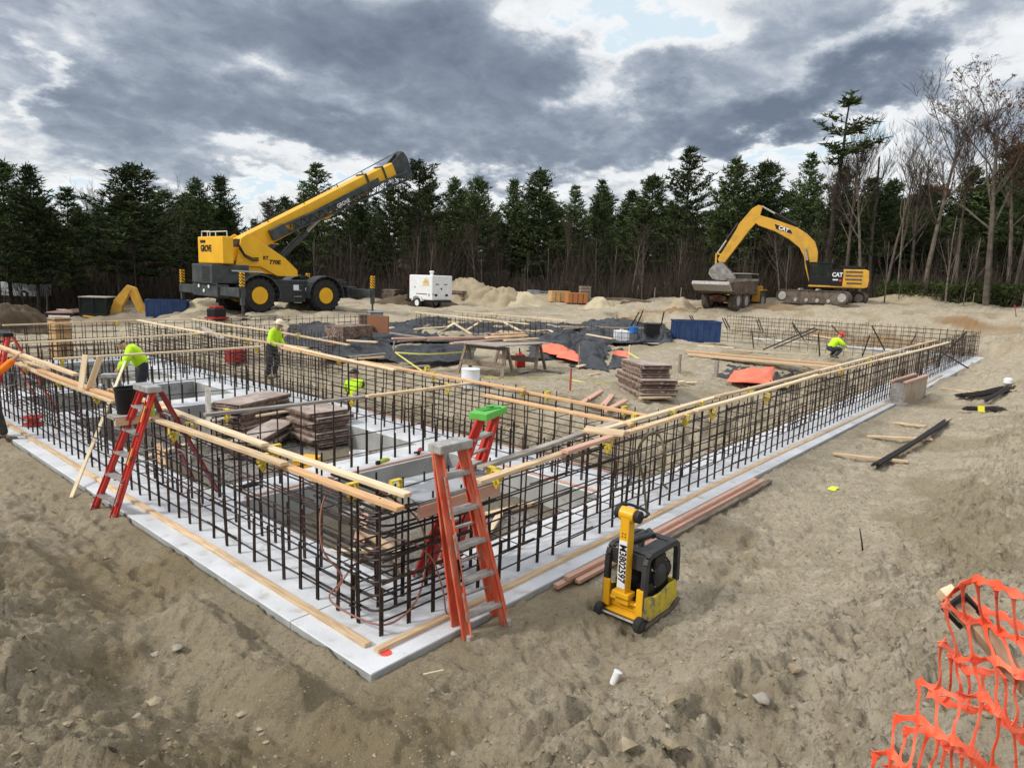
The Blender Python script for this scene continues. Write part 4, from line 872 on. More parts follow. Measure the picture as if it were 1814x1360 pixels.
# ---- dump truck
p = DD(1281, 500, 50.0); DT = thing('dump_truck', 'muddy articulated dump truck seen from behind, under the excavator bucket', 'dump truck', (p.x, p.y, Hs(p.x, p.y)-.02), R(1)); DT.scale = (.88, .88, .88)
for x in (0, 1.65, 5.3):
    for y in (-1.1, 1.1): wheel(DT, (x, y, .78), .78, .6, m_aludirty, lugs=16, mt=mat('muddy_tyre', (.05, .042, .036), .9, (.12, .1, .08), 4))
b = MB(); b.box((2.2, 0, 1.0), (6.2, .7, .35)); b.box((0, 0, .78), (.3, 1.8, .3)); b.box((1.65, 0, .78), (.3, 1.8, .3)); b.box((-.75, 0, .95), (.3, 1.3, .3)); b.build('chassis', mat('rusty_mud', (.20, .10, .06), .85, (.10, .06, .045), 4), DT)
b = MB(); t_ = .07
b.prism([(-2.0, 2.05), (-1.7, 1.55), (-.6, 1.25), (3.6, 1.25), (3.9, 2.35), (3.8, 2.4), (-.5, 2.3), (-1.9, 2.2)], -1.4, -1.4+t_); b.prism([(-2.0, 2.05), (-1.7, 1.55), (-.6, 1.25), (3.6, 1.25), (3.9, 2.35), (3.8, 2.4), (-.5, 2.3), (-1.9, 2.2)], 1.4-t_, 1.4)
for (x0, z0, x1, z1) in ((-2.25, 2.2, -1.7, 1.6), (-1.7, 1.6, -.6, 1.3), (-.6, 1.3, 3.6, 1.3), (3.6, 1.3, 3.95, 2.55)): b.beam((x0, 0, z0), (x1, 0, z1), 2.8, .08)
b.build('dump_body', mat('dark_mud_steel', (.085,.062,.05), .85, (.15,.12,.095), 2.5, bump=.3), DT)
b = MB(); b.prism([(-2.4, 2.25), (-1.72, 1.62), (-1.68, 1.56), (-1.9, 1.5), (-2.5, 2.0)], -1.5, 1.5); b.build('tail_lip', m_aludirty, DT, bevel=.02)
cb = bx('cab', (4.75, 0, 1.9), (1.3, 1.5, .8), m_ycat, DT, .05); bx('cab_window', (4.75, 0, 2.6), (1.2, 1.4, .65), m_glass, cb, .05); bx('cab_roof', (4.6, 0, 2.97), (1.7, 1.6, .09), m_woodgrey, cb, .03)
bx('bonnet', (6.2, 0, 1.6), (1.5, 1.5, .8), m_ycat, DT, .08)
for y in (-1.1, 1.1): b = MB(); b.box((5.3, y, 1.68), (1.7, .6, .07)); b.box((4.42, y, 1.2), (.08, .6, 1.0)); b.build('mudguard', m_ycat, DT)
b = MB(); b.box((.9, 0, 1.62), (3.6, 2.0, .4), taper=.5); b.build('soil_load', mat('dark_soil', (.10, .075, .05), .95, (.16, .12, .08), 4), DT)
# ---- backhoe loader
p = DD(163, 500, 45); zr = DD(165, 524, 45).z; BHR = math.atan2(-RT[1], -RT[0])+R(8)
BH = thing('backhoe_loader', 'yellow backhoe loader with folded arm, half hidden behind the back wall cage', 'backhoe loader', (p.x, p.y, zr-2.72*.92), BHR); BH.scale = (.92, .92, .92)
for x, r in ((1.75, .42), (-.55, .72)):
    for y in (-.85, .85): wheel(BH, (x, y, r), r, .42, m_white, lugs=14)
bx('chassis', (.6, 0, .8), (3.6, .9, .5), m_ycat, BH); bx('bonnet', (1.75, 0, 1.35), (1.7, .95, .62), m_blackpl, BH, .06)
b = MB(); b.prism([(1.0, 1.68), (1.1, 1.9), (2.4, 1.72), (2.6, 1.62)], -.45, .45); b.build('bonnet_top', m_woodpink, BH)
b = MB(); b.box((1.9, -.2, 1.82), (.5, .3, .02)); b.box((1.5, .25, 1.68), (.6, .25, .02)); b.box((1.75, .485, 1.45), (1.2, .02, .12)); b.build('decal', m_white, BH)
cb = bx('cab', (-.25, 0, 1.4), (1.6, 1.4, .6), m_blackpl, BH, .04); bx('cab_window', (-.25, 0, 2.1), (1.4, 1.3, .98), m_cg, cb, .02); bx('steering_column', (.3, 0, 1.95), (.1, .5, .5), m_blackpl, cb); bx('cab_roof', (-.25, 0, 2.66), (1.6, 1.42, .07), m_woodgrey, cb, .03); bx('console', (-.2, 0, 1.9), (.6, .8, .5), m_blackpl, cb)
for x in (-.98, -.25, .48):
    for y in (-.67, .67): b = MB(); b.box((x, y, 2.15), (.09, .06, 1.0)); b.build('cab_pillar', m_blackpl, cb)
for y in (-.85, .85): b = MB(); b.beam((-1.3, y, 1.35), (.2, y, 1.55), .4, .06); b.build('mudguard', m_ycat, BH)
b = MB(); b.prism([(-.95, .9), (-1.45, .9), (-1.7, 2.1), (-2.3, 3.2), (-2.0, 3.4), (-1.25, 2.5), (-1.0, 1.8)], -.2, .2); bm_ = b.build('boom', m_ycat, BH, bevel=.02)
b = MB(); b.prism([(-2.0, 3.45), (-2.5, 3.3), (-3.15, 1.4), (-2.8, 1.3), (-2.25, 2.6)], -.16, .16); b.build('dipper', m_ycat, bm_, bevel=.02)
cyl(bm_, (-1.5, 0, 2.3), (-2.2, 0, 3.3), .07, .55)
b = MB(); b.prism([(-2.9, 1.6), (-3.05, 1.2), (-2.7, .95), (-2.2, 1.1), (-2.0, 1.6), (-2.3, 1.9)], -.35, .35); b.build('bucket', m_bucket, bm_)
b = MB(); b.beam((2.0, .6, 1.0), (3.2, .6, .8), .1, .2); b.beam((2.0, -.6, 1.0), (3.2, -.6, .8), .1, .2); b.build('loader_arms', m_ycat, BH)
b = MB(); b.prism([(3.1, .4), (3.2, 1.15), (3.3, 1.15), (3.35, .5), (3.95, .35), (3.9, .28)], -1.1, 1.1); b.build('front_bucket', m_ycat, BH)
# ---- towable generator
psi = R(-41); fh = Vector((FW[0], FW[1], 0)).normalized(); rh = Vector((fh.y, -fh.x, 0)); ga = rh*math.cos(psi)+fh*math.sin(psi)
c0 = DD(764, 540, 47.5); GZ = Hs(c0.x, c0.y); GE = thing('towable_generator', 'white towable generator on two wheels with a red tank, right of the crane', 'generator', (c0.x, c0.y, GZ), math.atan2(ga.y, ga.x))
bd = bx('housing', (-1.2, 1.0, 1.45), (2.45, 1.9, 1.72), m_white, GE, .08)
bx('chassis', (-1.4, 1.0, .52), (3.2, 1.5, .14), m_blackpl, GE)
for y in (.08, 1.9): wheel(GE, (-1.5, y, .36), .37, .22, m_white, rimr=.6)
b = MB(); b.prism([(-2.05, .5), (-1.95, .82), (-1.7, .92), (-1.3, .92), (-1.05, .82), (-.95, .5), (-1.05, .5), (-1.15, .75), (-1.35, .84), (-1.65, .84), (-1.85, .75), (-1.95, .5)], -.06, .18); b.build('mudguard', m_white, GE)
b = MB(); b.beam((-2.4, 1.0, .5), (-4.0, 1.0, .45), .12, .1); b.build('tow_bar', m_blackpl, GE); b = MB(); b.box((-2.75, .9, .95), (.55, 1.1, .85)); b.build('battery_box', m_blackpl, GE, bevel=.03)
b = MB(); b.box((-2.62, .6, 1.75), (.35, .5, .75)); b.build('fuel_tank', mat('orange_red_paint', (.78, .06, .03), .4), GE, bevel=.05)
b = MB(); b.lathe([(.12, 2.3), (.12, 2.5), (.17, 2.5), (.17, 2.58), (.1, 2.62)], (-.55, .5, 0), n=16); b.build('exhaust_stack', m_white, GE, smooth=True)
m_gold = mat('gold_decal', (.72, .50, .12), .6)
b = MB()
for k in range(7): b.prism([(-.95+k*.09, 1.72), (-.9+k*.09, 1.72+.42*math.sin(.5+k*.36)), (-.86+k*.09, 1.72)], .03, .045)
b.build('logo', m_gold, bd); b = MB(); b.box((-.65, .035, 1.62), (.72, .02, .06)); b.build('logo_bar', m_gold, bd)
b = MB(); b.box((-1.1, .035, 1.0), (1.2, .02, .05)); b.build('stripe', mat('brown_stripe', (.25, .06, .03), .6), bd)
b = MB(); b.box((.04, .5, 1.7), (.02, .3, .05)); b.box((.04, 1.3, 1.7), (.02, .3, .05)); b.box((.04, .9, 1.4), (.02, .12, .12)); b.box((.04, .4, .95), (.02, .25, .14)); b.box((.04, 1.4, .95), (.02, .25, .14)); b.box((.04, .12, 1.0), (.02, .05, .12)); b.box((-1.8, .035, 1.45), (.05, .02, .12)); b.box((-.3, .035, .95), (.05, .02, .2)); b.build('latches', m_blackpl, bd)
# ---- plate compactor
CZ = H(2.45, -.9)
PC = thing('plate_compactor', 'yellow and black reversible plate compactor standing on the sand by the near corner', 'plate compactor', (2.29, -.82, CZ-.0))
W2 = .215
b = MB(); b.prism([(-.02, .05), (.05, .0), (.62, .0), (.74, .07), (.72, .085), (.6, .03), (.06, .03)], -W2-.02, W2+.02); b.build('base_plate', m_mud, PC, bevel=.004)
m_ydirty = mat('scuffed_yellow', (.66, .50, .035), .55, (.50, .40, .06), 6, col3=(.20, .19, .14), c3=(.50, .62), c3scale=9)
for sg in (-1, 1):
    b = MB(); y = sg*W2; b.prism([(.0, .13), (.0, .33), (.10, .30), (.2, .27), (.34, .27), (.5, .30), (.62, .30), (.66, .12), (.5, .05), (.12, .05)], y-.012, y+.012); b.build('side_panel', m_ydirty, PC, bevel=.004)
b = MB(); b.prism([(.62, .10), (.66, .10), (.66, .30), (.62, .30)], -W2, W2); b.build('rear_panel', m_ydirty, PC, bevel=.004)
b = MB(); b.box((.04, 0, .10), (.10, 2*W2-.03, .03), Matrix.Rotation(R(-25), 3, 'Y')); b.box((.0, W2-.035, .26), (.03, .07, .26)); b.box((.0, -W2+.035, .26), (.03, .07, .26)); b.box((.05, 0, .18), (.03, .40, .1)); b.build('front_panel', m_yellow, PC, bevel=.006)
b = MB(); b.tube([(.02, -W2+.02, .22), (.02, W2-.02, .22)], .022, 10); b.build('pivot_shaft', m_yellow, PC, smooth=True)
for sg in (-1, 1): wheel(PC, (-.045, sg*(W2+.0), .075), .075, .07, m_char, rimr=.62)
b = MB(); b.tube([(-.045, -W2, .075), (-.045, W2, .075)], .012, 8); b.build('axle', m_aludirty, PC)
for sg in (-1, 1):      # roll frame hoops
    y = sg*(W2-.015); b = MB(); pts = [(.02, .2), (.035, .62), (.06, .675), (.11, .70), (.55, .70), (.61, .68), (.64, .62), (.66, .28)]
    for i in range(len(pts)-1): b.beam((pts[i][0], y, pts[i][1]), (pts[i+1][0], y, pts[i+1][1]), .05, .06)
    b.build('roll_frame', m_char, PC, bevel=.006)
b = MB(); b.box((.36, W2*.5-.0, .708), (.5, .18, .012)); b.box((.30, -W2*.6, .708), (.4, .14, .012)); b.box((.13, 0, .706), (.12, .40, .014)); b.box((.58, 0, .706), (.10, .40, .014)); b.build('top_plate', m_char, PC, bevel=.003)
b = MB(); b.box((.055, 0, .62), (.02, .38, .15)); b.build('front_guard', m_char, PC, bevel=.006)
b = MB(); b.box((.36, 0, .42), (.30, .30, .26)); b.box((.36, -.12, .55), (.22, .12, .14)); b.box((.22, 0, .30), (.2, .34, .16)); b.box((.45, 0, .28), (.25, .34, .12)); b.build('engine', m_blackpl, PC, bevel=.02)
b = MB(); b.lathe([(.11, 0), (.115, .03), (.09, .05), (.03, .055)], (.36, -.15, .42), (0, -1, 0), 20); b.build('recoil_starter', m_char, PC, smooth=True)
b = MB(); b.lathe([(.07, 0), (.07, .12), (.05, .14)], (.5, -.06, .44), (0, -1, .1), 16); b.build('air_filter', m_blackpl, PC, smooth=True)
b = MB(); b.tube([(.2, .06, .745), (.48, .0, .745)], .032, 12); b.tube([(.24, .13, .735), (.5, .08, .735)], .022, 10); b.tube([(.46, -.03, .74), (.52, .06, .76)], .03, 10); b.build('fuel_line_tube', m_char, PC, smooth=True)
b = MB(); b.box((.25, -.13, .50), (.03, .1, .02), Matrix.Rotation(R(30), 3, 'Z')); b.box((.3, -.172, .38), (.02, .01, .12)); b.box((.085, .10, .70), (.035, .03, .02)); b.build('sticker', m_white, PC)
b = MB(); b.tube([(.5, -.1, .6), (.54, -.18, .5), (.5, -.2, .4), (.42, -.19, .36)], .01, 6); b.tube([(.3, -.1, .6), (.25, -.17, .52), (.3, -.19, .45)], .008, 6); b.build('cable', m_blackpl, PC, smooth=True)
cl = MB(); cx0, cz0, cx1, cz1 = .0, .27, .0, 1.06
cl.beam((cx0, .0, cz0), (cx1, .0, cz1), .105, .095, up=(0, 1, 0)); co_ = cl.build('handle_column', m_yellow, PC, bevel=.008)
b = MB(); b.box((.0, 0, .30), (.13, .18, .05)); b.box((.02, 0, .25), (.09, .14, .1)); b.build('column_foot', m_yellow, co_, bevel=.008)
b = MB(); b.lathe([(.060, -.075), (.066, -.07), (.066, .07), (.060, .075)], (cx1+.01, 0, 1.07), (0, 1, 0), 24); b.build('saddle', m_yellow, co_, smooth=True)
for sg in (-1, 1): b = MB(); b.lathe([(.05, 0), (.058, .012), (.058, .05), (.035, .06)], (cx1+.01, sg*.075, 1.07), (0, sg, 0), 20); b.build('rubber_buffer', m_black, co_, smooth=True)
b = MB(); pts = [(cx1+.01, -.13, 1.07), (.06, -.15, 1.075), (.13, -.14, 1.08), (.17, -.08, 1.09), (.175, 0, 1.10), (.16, .08, 1.11), (.08, .13, 1.12), (-.01, .12, 1.11), (-.03, .11, 1.07)]
b.tube(pts, .014, 8); b.build('handle_bar', m_blackpl, co_, smooth=True)
b = MB(); b.box((-.0545, 0, .60), (.004, .082, .46)); b.build('label_strip', m_white, co_)
b = MB()
for yy, zz in ((-.015, .9), (.015, .9), (-.015, .87), (.015, .87)): b.lathe([(.006, 0), (.006, .006)], (-.0525, yy, zz), (-1, 0, 0), 8)
b.build('bolt', m_blackpl, co_)
text('lettering', 'M3802597', .10, m_blackpl, co_, Matrix.Translation((-.0572, 0.0, .61)) @ FB @ Matrix.Rotation(R(-90), 4, 'Z'), thick=.001, bold=.003, sx=.86)
# ---------------------------------------------------------------- ladders
def ladder(label, FL, FR_, TL, TR, RL, RR, m, mcap, msteps, n, cap=(.32, .16), rear_m=None, rail=.095, steps_rear=False):
    FL, FR_, TL, TR, RL, RR = map(Vector, (FL, FR_, TL, TR, RL, RR)); c = (FL+FR_)/2
    t = thing('step_ladder', label, 'step ladder', c); w = (FR_-FL).normalized(); out = Vector((w.y, -w.x, 0))
    up0 = (TL-FL).normalized(); d_out = w.cross(up0)
    for a, b_, sg in ((FL, TL, -1), (FR_, TR, 1)):
        b = MB(); b.beam(a-c, b_-c, .022, rail, up=w); yv = (b_-a).normalized().cross(w)
        for s2 in (-1, 1): b.beam(a-c+yv*s2*(rail/2-.005)-w*sg*.014, b_-c+yv*s2*(rail/2-.005)-w*sg*.014, .024, .008, up=w)
        r = b.build('side_rail', m, t)
        f = MB(); f.box(a-c+Vector((0, 0, .03)), (.06, .09, .08)); f.build('foot_pad', m_aludirty, r, bevel=.01)
    for k in range(n):
        s = (k+.75)/(n+.45); a = FL.lerp(TL, s)-c; b_ = FR_.lerp(TR, s)-c; b = MB(); b.beam(a, b_, .095, .028); b.beam(a-Vector((0, 0, .02)), b_-Vector((0, 0, .02)), .02, .03); b.build('step', msteps, t)
    cc = (TL+TR)/2-c; b = MB(); Wd = (TR-TL).length+.09; ang = math.atan2((TR-TL).y, (TR-TL).x); b.box(cc+Vector((0, 0, .03)), (Wd, cap[1], .075), Matrix.Rotation(ang, 3, 'Z')); b.build('top_cap', mcap, t, bevel=.012)
    TLr, TRr = TL+(RL-FL)*.06, TR+(RR-FR_)*.06
    for a, b_ in ((RL, TLr), (RR, TRr)):
        b = MB(); b.beam(a-c, b_-c, .022, rail*1.15, up=w); b.build('rear_rail', rear_m or m, t)
    for k in range(1, 5):
        s = k/5.2; a = RL.lerp(TLr, s)-c; b_ = RR.lerp(TRr, s)-c; b = MB()
        b.beam(a, b_, .06 if steps_rear else .028, .02); b.build('rear_brace', msteps, t)
    s = .45; b = MB(); b.beam(FL.lerp(TL, s)-c, RL.lerp(TLr, s)-c, .018, .006); b.build('spreader', m_aludirty, t); b = MB(); b.beam(FR_.lerp(TR, s)-c, RR.lerp(TRr, s)-c, .018, .006); b.build('spreader', m_aludirty, t)
    return t
L1 = ladder('worn faded-orange step ladder with a grey top leaning on the near corner cage', G(829,1136,-.08), G(896,1108,-.08), G(776,800,1.6), G(820,790,1.6), G(829,1136,-.08)+Vector((.03,.16,.02)), G(896,1108,-.08)+Vector((.03,.16,.02)), m_orange, m_aludirty, m_aludirty, 5, rear_m=m_orange)
b = MB(); fl, tl = G(829,1136,-.08), G(776,800,1.6)
dirr = (tl-fl).normalized(); c0 = (fl+G(896,1108,-.08))/2
m_lab = mat('worn_label', (.55,.50,.42), .7, (.60,.25,.15), 20)
for s0, s1 in ((.38, .52), (.62, .8), (.86, .96)):
    b = MB(); a = fl+dirr*(tl-fl).length*s0-c0; e = fl+dirr*(tl-fl).length*s1-c0; off = Vector((-.006, -.042, -.004)); b.beam(a+off, e+off, .030, .003, up=(1, 0, 0)); 
L2 = ladder('bright red step ladder with a lime-green top standing inside the near corner', G(737,1020,0), G(784,1000,0), G(850,742,1.66), G(880,730,1.66), G(737,1020,0)+Vector((.12,-.05,0)), G(784,1000,0)+Vector((.12,-.05,0)), m_red, m_green, m_aludirty, 5, cap=(.34, .2))
L3 = ladder('open red step ladder with grey top straddling the left cage', G(166,902,-.08), G(201,920,-.08), G(251,688,1.6), G(271,694,1.6), G(342,850,0), G(387,872,0), m_red, m_alu, m_alu, 5, rear_m=mat('dark_red_fibreglass', (.30,.02,.02), .5, (.22,.02,.02), 8))
L4 = ladder('red step ladder cut by the left edge, above the orange worker', G(-60,745,-.08), G(-22,765,-.08), G(-8,590,1.66), G(14,596,1.66), G(62,702,0), G(98,724,0), m_red, m_blackpl, m_alu, 5, rear_m=MATS['red_fibreglass'])
L5 = ladder('grey aluminium step ladder standing in the pit behind the bending worker', G(196,775,-.38), G(222,780,-.38), G(186,668,1.0), G(205,668,1.0), G(228,765,-.38), G(246,768,-.38), m_alu, m_alu, m_alu, 4)
b = MB(); cc_ = (G(850,742,1.66)+G(880,730,1.66))/2-L2.location; b.box(cc_+Vector((0, 0, .072)), (.26, .11, .012)); b.box(cc_+Vector((.02, .0, .085)), (.06, .05, .02)); b.build('tool_tray', mat('dark_green_plastic', (.05,.30,.05), .5), L2)
def decal(lad, FL, TL, s0, s1, m, w, width=.03, name='label'):
    FL, TL = Vector(FL), Vector(TL); c = lad.location; a = FL.lerp(TL, s0)-c; e = FL.lerp(TL, s1)-c
    wv = Vector(w).normalized(); n = (e-a).normalized().cross(wv).normalized()
    if n.dot(Vector(CAM)-lad.location) < 0: n = -n
    out = wv if wv.dot(Vector(CAM)-lad.location) > 0 else -wv
    b = MB(); b.beam(a+n*.042, e+n*.042, width, .003, up=wv.cross((e-a).normalized())); b.build(name, m, lad)
w1 = G(896,1108,-.08)-G(829,1136,-.08); f1, t1 = G(829,1136,-.08), G(776,800,1.6)
for s0, s1, m in ((.12, .27, m_lab), (.46, .58, m_lab), (.66, .88, m_lab)): decal(L1, f1, t1, s0, s1, m, w1, .020)
decal(L1, f1, t1, .33, .45, m_blackpl, w1, .022); decal(L1, f1, t1, .345, .435, m_lab, w1, .012)
w3 = G(201,920,-.08)-G(166,902,-.08); f3, t3 = G(201,920,-.08), G(271,694,1.6)
decal(L3, f3, t3, .12, .30, m_white, w3, .022); decal(L3, f3, t3, .13, .29, m_blackpl, w3, .014); decal(L3, f3, t3, .45, .58, mat('yellow_label', (.75,.45,.08), .6), w3, .03); decal(L3, f3, t3, .78, .90, MATS['yellow_label'], w3, .03); decal(L3, f3, t3, .93, .98, m_white, w3, .02)
# ---------------------------------------------------------------- people
def skin_mesh(name, pts, edges, m, parent, sub=2):
    me = bpy.data.meshes.new(name); me.from_pydata([p[0] for p in pts], edges, []); o = bpy.data.objects.new(name, me); COL.objects.link(o)
    sk = o.modifiers.new('s', 'SKIN'); sk.use_smooth_shade = True
    if not me.skin_vertices: bpy.context.view_layer.objects.active = o
    for i, p in enumerate(pts):
        r = p[1]; v = me.skin_vertices[0].data[i]; v.radius = (r, r) if not isinstance(r, tuple) else r
    me.skin_vertices[0].data[0].use_root = True
    ss = o.modifiers.new('u', 'SUBSURF'); ss.levels = sub; ss.render_levels = sub
    dg = bpy.context.evaluated_depsgraph_get(); nm = bpy.data.meshes.new_from_object(o.evaluated_get(dg)); nm.name = name
    bpy.data.objects.remove(o); nm.materials.clear(); nm.materials.append(m)
    r = bpy.data.objects.new(name, nm); COL.objects.link(r); r.parent = parent; return r
def person(label, loc, rotz, pelvis, chest, head, el, ha, kn, ft, top_m, leg_m, hat=None, hood=False, scale=1., sleeves=True):
    """joint positions in metres, x forward, y left; el, ha, kn, ft are (left, right) pairs"""
    t = thing('person', label, 'person', loc, rotz); t.scale = (scale,)*3
    P = Vector(pelvis); Ch = Vector(chest); Hd = Vector(head); up = (Ch-P).normalized(); side = Vector((0, 1, 0)); neck = Ch+(Hd-Ch)*.42+up*.02
    fwd = side.cross(up)*-1 if side.cross(up).x < 0 else side.cross(up)
    sh = [Ch+side*.17+up*.03, Ch-side*.17+up*.03]; hp = [P+side*.095-up*.03, P-side*.095-up*.03]; waist = P.lerp(Ch, .42)
    pts = [(P, .12), (waist, .115), (Ch, .135), (neck, .055), (Hd-up*.02, .085), (Hd+up*.075, .088)]; ed = [(0, 1), (1, 2), (2, 3), (3, 4), (4, 5)]
    for s in (0, 1):
        i = len(pts); pts += [(sh[s], .062), (Vector(el[s]), .042), (Vector(ha[s]), .028)]; ed += [(2, i), (i, i+1), (i+1, i+2)]
        hd = (Vector(ha[s])-Vector(el[s])).normalized(); palm = Vector(ha[s])+hd*.055; i2 = len(pts); pts.append((palm, .03)); ed.append((i+2, i2))
        for k in range(4):
            o = side*(.024-.016*k); L_ = (.04, .045, .042, .034)[k]; j = len(pts); b1 = palm+hd*.028+o; pts += [(b1, .0095), (b1+hd*L_*.8-fwd*.0-up*.012, .0085)]; ed += [(i2, j), (j, j+1)]
        j = len(pts); pts += [(palm+side*(.03 if s else -.03)+hd*.0, .011), (palm+side*(.045 if s else -.045)+hd*.035, .009)]; ed += [(i2, j), (j, j+1)]
        i = len(pts); k_, f_ = Vector(kn[s]), Vector(ft[s]); pts += [(hp[s], .085), (k_, .058), (f_+Vector((0, 0, .09)), .042), (f_+Vector((.13, 0, .03)), .035)]; ed += [(0, i), (i, i+1), (i+1, i+2), (i+2, i+3)]
    skin_mesh('body', pts, ed, m_skin, t)
    jp = [(P-up*.04, .17), (waist, .17), (Ch, .185), (Ch+up*.085, .11)]; je = [(0, 1), (1, 2), (2, 3)]
    for s in (0, 1):
        i = len(jp); jp += [(sh[s], .098), (Vector(el[s]), .075), (Vector(el[s]).lerp(Vector(ha[s]), .85), .056)]; je += [(2, i), (i, i+1), (i+1, i+2)]
    skin_mesh('jacket', jp, je, top_m, t)
    tp = [(P+up*.13, .145), (P-up*.02, .14)]; te = [(0, 1)]
    for s in (0, 1):
        i = len(tp); k_, f_ = Vector(kn[s]), Vector(ft[s]); tp += [(hp[s], .112), (k_, .085), (f_+Vector((0, 0, .10)), .072)]; te += [(1, i), (i, i+1), (i+1, i+2)]
    skin_mesh('trousers', tp, te, leg_m, t)
    for s in (0, 1):
        f_ = Vector(ft[s]); skin_mesh('boot', [(f_+Vector((-.03, 0, .05)), .052), (f_+Vector((-.01, 0, .14)), .055), (f_+Vector((.10, 0, .045)), .048), (f_+Vector((.19, 0, .035)), .04)], [(0, 1), (0, 2), (2, 3)], m_boot, t)
    fd = (Vector((1, 0, 0))-up*up.x).normalized() if abs(up.x) < .95 else Vector((0, 0, -1))
    fm = MB(); hc = Hd+up*.03; fm.beam(hc+fd*.07, hc+fd*.115-up*.01, .02, .03); fm.build('nose', m_skin, t); fm = MB(); fm.tube([hc+side*.085-up*.02, hc+side*.09+up*.03], .012, 6); fm.build('ear', m_skin, t); fm = MB(); fm.tube([hc-side*.085-up*.02, hc-side*.09+up*.03], .012, 6); fm.build('ear', m_skin, t)
    fm = MB()
    for s in (-1, 1): fm.box(hc+fd*.085+side*s*.032+up*.022, (.012, .022, .010))
    fm.build('eyes', m_blackpl, t); fm = MB(); fm.box(hc+fd*.088-up*.045, (.01, .045, .008)); fm.build('mouth', mat('lips', (.30,.12,.10), .6), t)
    if hood:
        skin_mesh('hood', [(Ch+up*.06, .11), (neck+up*.03-fd*.03, .10)], [(0, 1)], top_m, t)
    if hat:
        b = MB(); b.lathe([(.155, -.005), (.125, .0), (.122, .03), (.105, .075), (.06, .105), (.01, .115)], Hd+up*.075, up, 20); b.beam(Hd+up*.075+fd*.08, Hd+up*.07+fd*.17, .16, .01, up=up); b.build('hard_hat', hat, t, smooth=True)
    else: skin_mesh('hair', [(Hd+up*.09-fd*.01, .096), (Hd+up*.03-fd*.03, .088)], [(0, 1)], mat('dark_hair', (.03,.02,.015), .8), t)
    return t
m_hatw = mat('white_hard_hat', (.70,.62,.48), .4); m_hatr = mat('red_hard_hat', (.80,.04,.03), .35)
CY = R(40.65)
p = G(-14, 778, -.02)
person('worker in an orange jacket at the left edge, one hand raised to the boards', (p.x, p.y, -.04), R(-28), (0,0,.95), (.02,0,1.36), (-.02,.02,1.60), ((.16,.27,1.18),(.24,-.25,1.20)), ((.36,.20,1.40),(.50,-.16,1.47)), ((.06,.12,.5),(.14,-.12,.5)), ((-.05,.14,0),(.22,-.12,0)), m_hiorange, m_olive, hat=m_hatw)
p = DD(250, 660, 16.3)
person('worker in a lime shirt bending low behind the red ladder, back toward the camera', (p.x, p.y, .0), R(40.65+115), (-.04,0,.90), (.14,0,1.24), (.33,0,1.33), ((.26,.28,1.0),(.30,-.26,1.02)), ((.42,.24,.80),(.46,-.20,.80)), ((.03,.13,.5),(.0,-.13,.5)), ((-.05,.16,0),(-.12,-.16,0)), m_hi, m_jeans, hat=None)
p = DD(482, 640, 20.0)
person('worker in a hooded lime jacket, dark jeans and tan cap standing behind the second wall', (p.x, p.y, -.02), R(40.65-100), (0,0,.93), (.10,0,1.30), (.24,0,1.50), ((.10,.28,1.08),(.12,-.27,1.08)), ((.28,.22,.92),(.30,-.18,.92)), ((.08,.13,.5),(.0,-.12,.5)), ((-.02,.15,0),(-.06,-.14,0)), m_hi, m_jeans, hat=m_hatw, hood=True)
p = DD(1474, 632, 31.5)
person('crouching worker in lime with a red hard hat, beyond the long right cage', (p.x, p.y, .12), R(40.65-85), (-.12,0,.42), (.12,0,.74), (.24,0,.93), ((.30,.26,.62),(.30,-.26,.62)), ((.50,.16,.50),(.50,-.14,.50)), ((.30,.16,.42),(.32,-.16,.40)), ((.02,.16,0),(.02,-.16,0)), m_hi, m_jeans, hat=m_hatr)
p = DD(627, 655, 19.0)
person('worker in a lime vest crouching in the dark behind the second wall boards', (p.x, p.y, Hs(p.x, p.y)-.02), R(40.65+10), (-.10,0,.40), (.06,0,.78), (.18,0,.98), ((.22,.24,.58),(.22,-.24,.58)), ((.42,.14,.50),(.42,-.14,.50)), ((.32,.15,.42),(.32,-.15,.42)), ((.04,.15,0),(.04,-.15,0)), m_hi, m_jeans, hat=m_blackpl)
em = Matrix.Translation(EX.location) @ Matrix.Rotation(EA, 4, 'Z'); q = em @ Vector((-.25, -.98, 1.62))
person('operator in a lime jacket seated in the excavator cab', q, EA+math.pi, (0,0,.45), (.02,0,.85), (.05,0,1.05), ((.15,.22,.62),(.15,-.22,.62)), ((.38,.16,.62),(.38,-.16,.62)), ((.40,.10,.48),(.40,-.10,.48)), ((.45,.10,.05),(.45,-.10,.05)), m_hi, m_jeans, hat=m_blackpl)
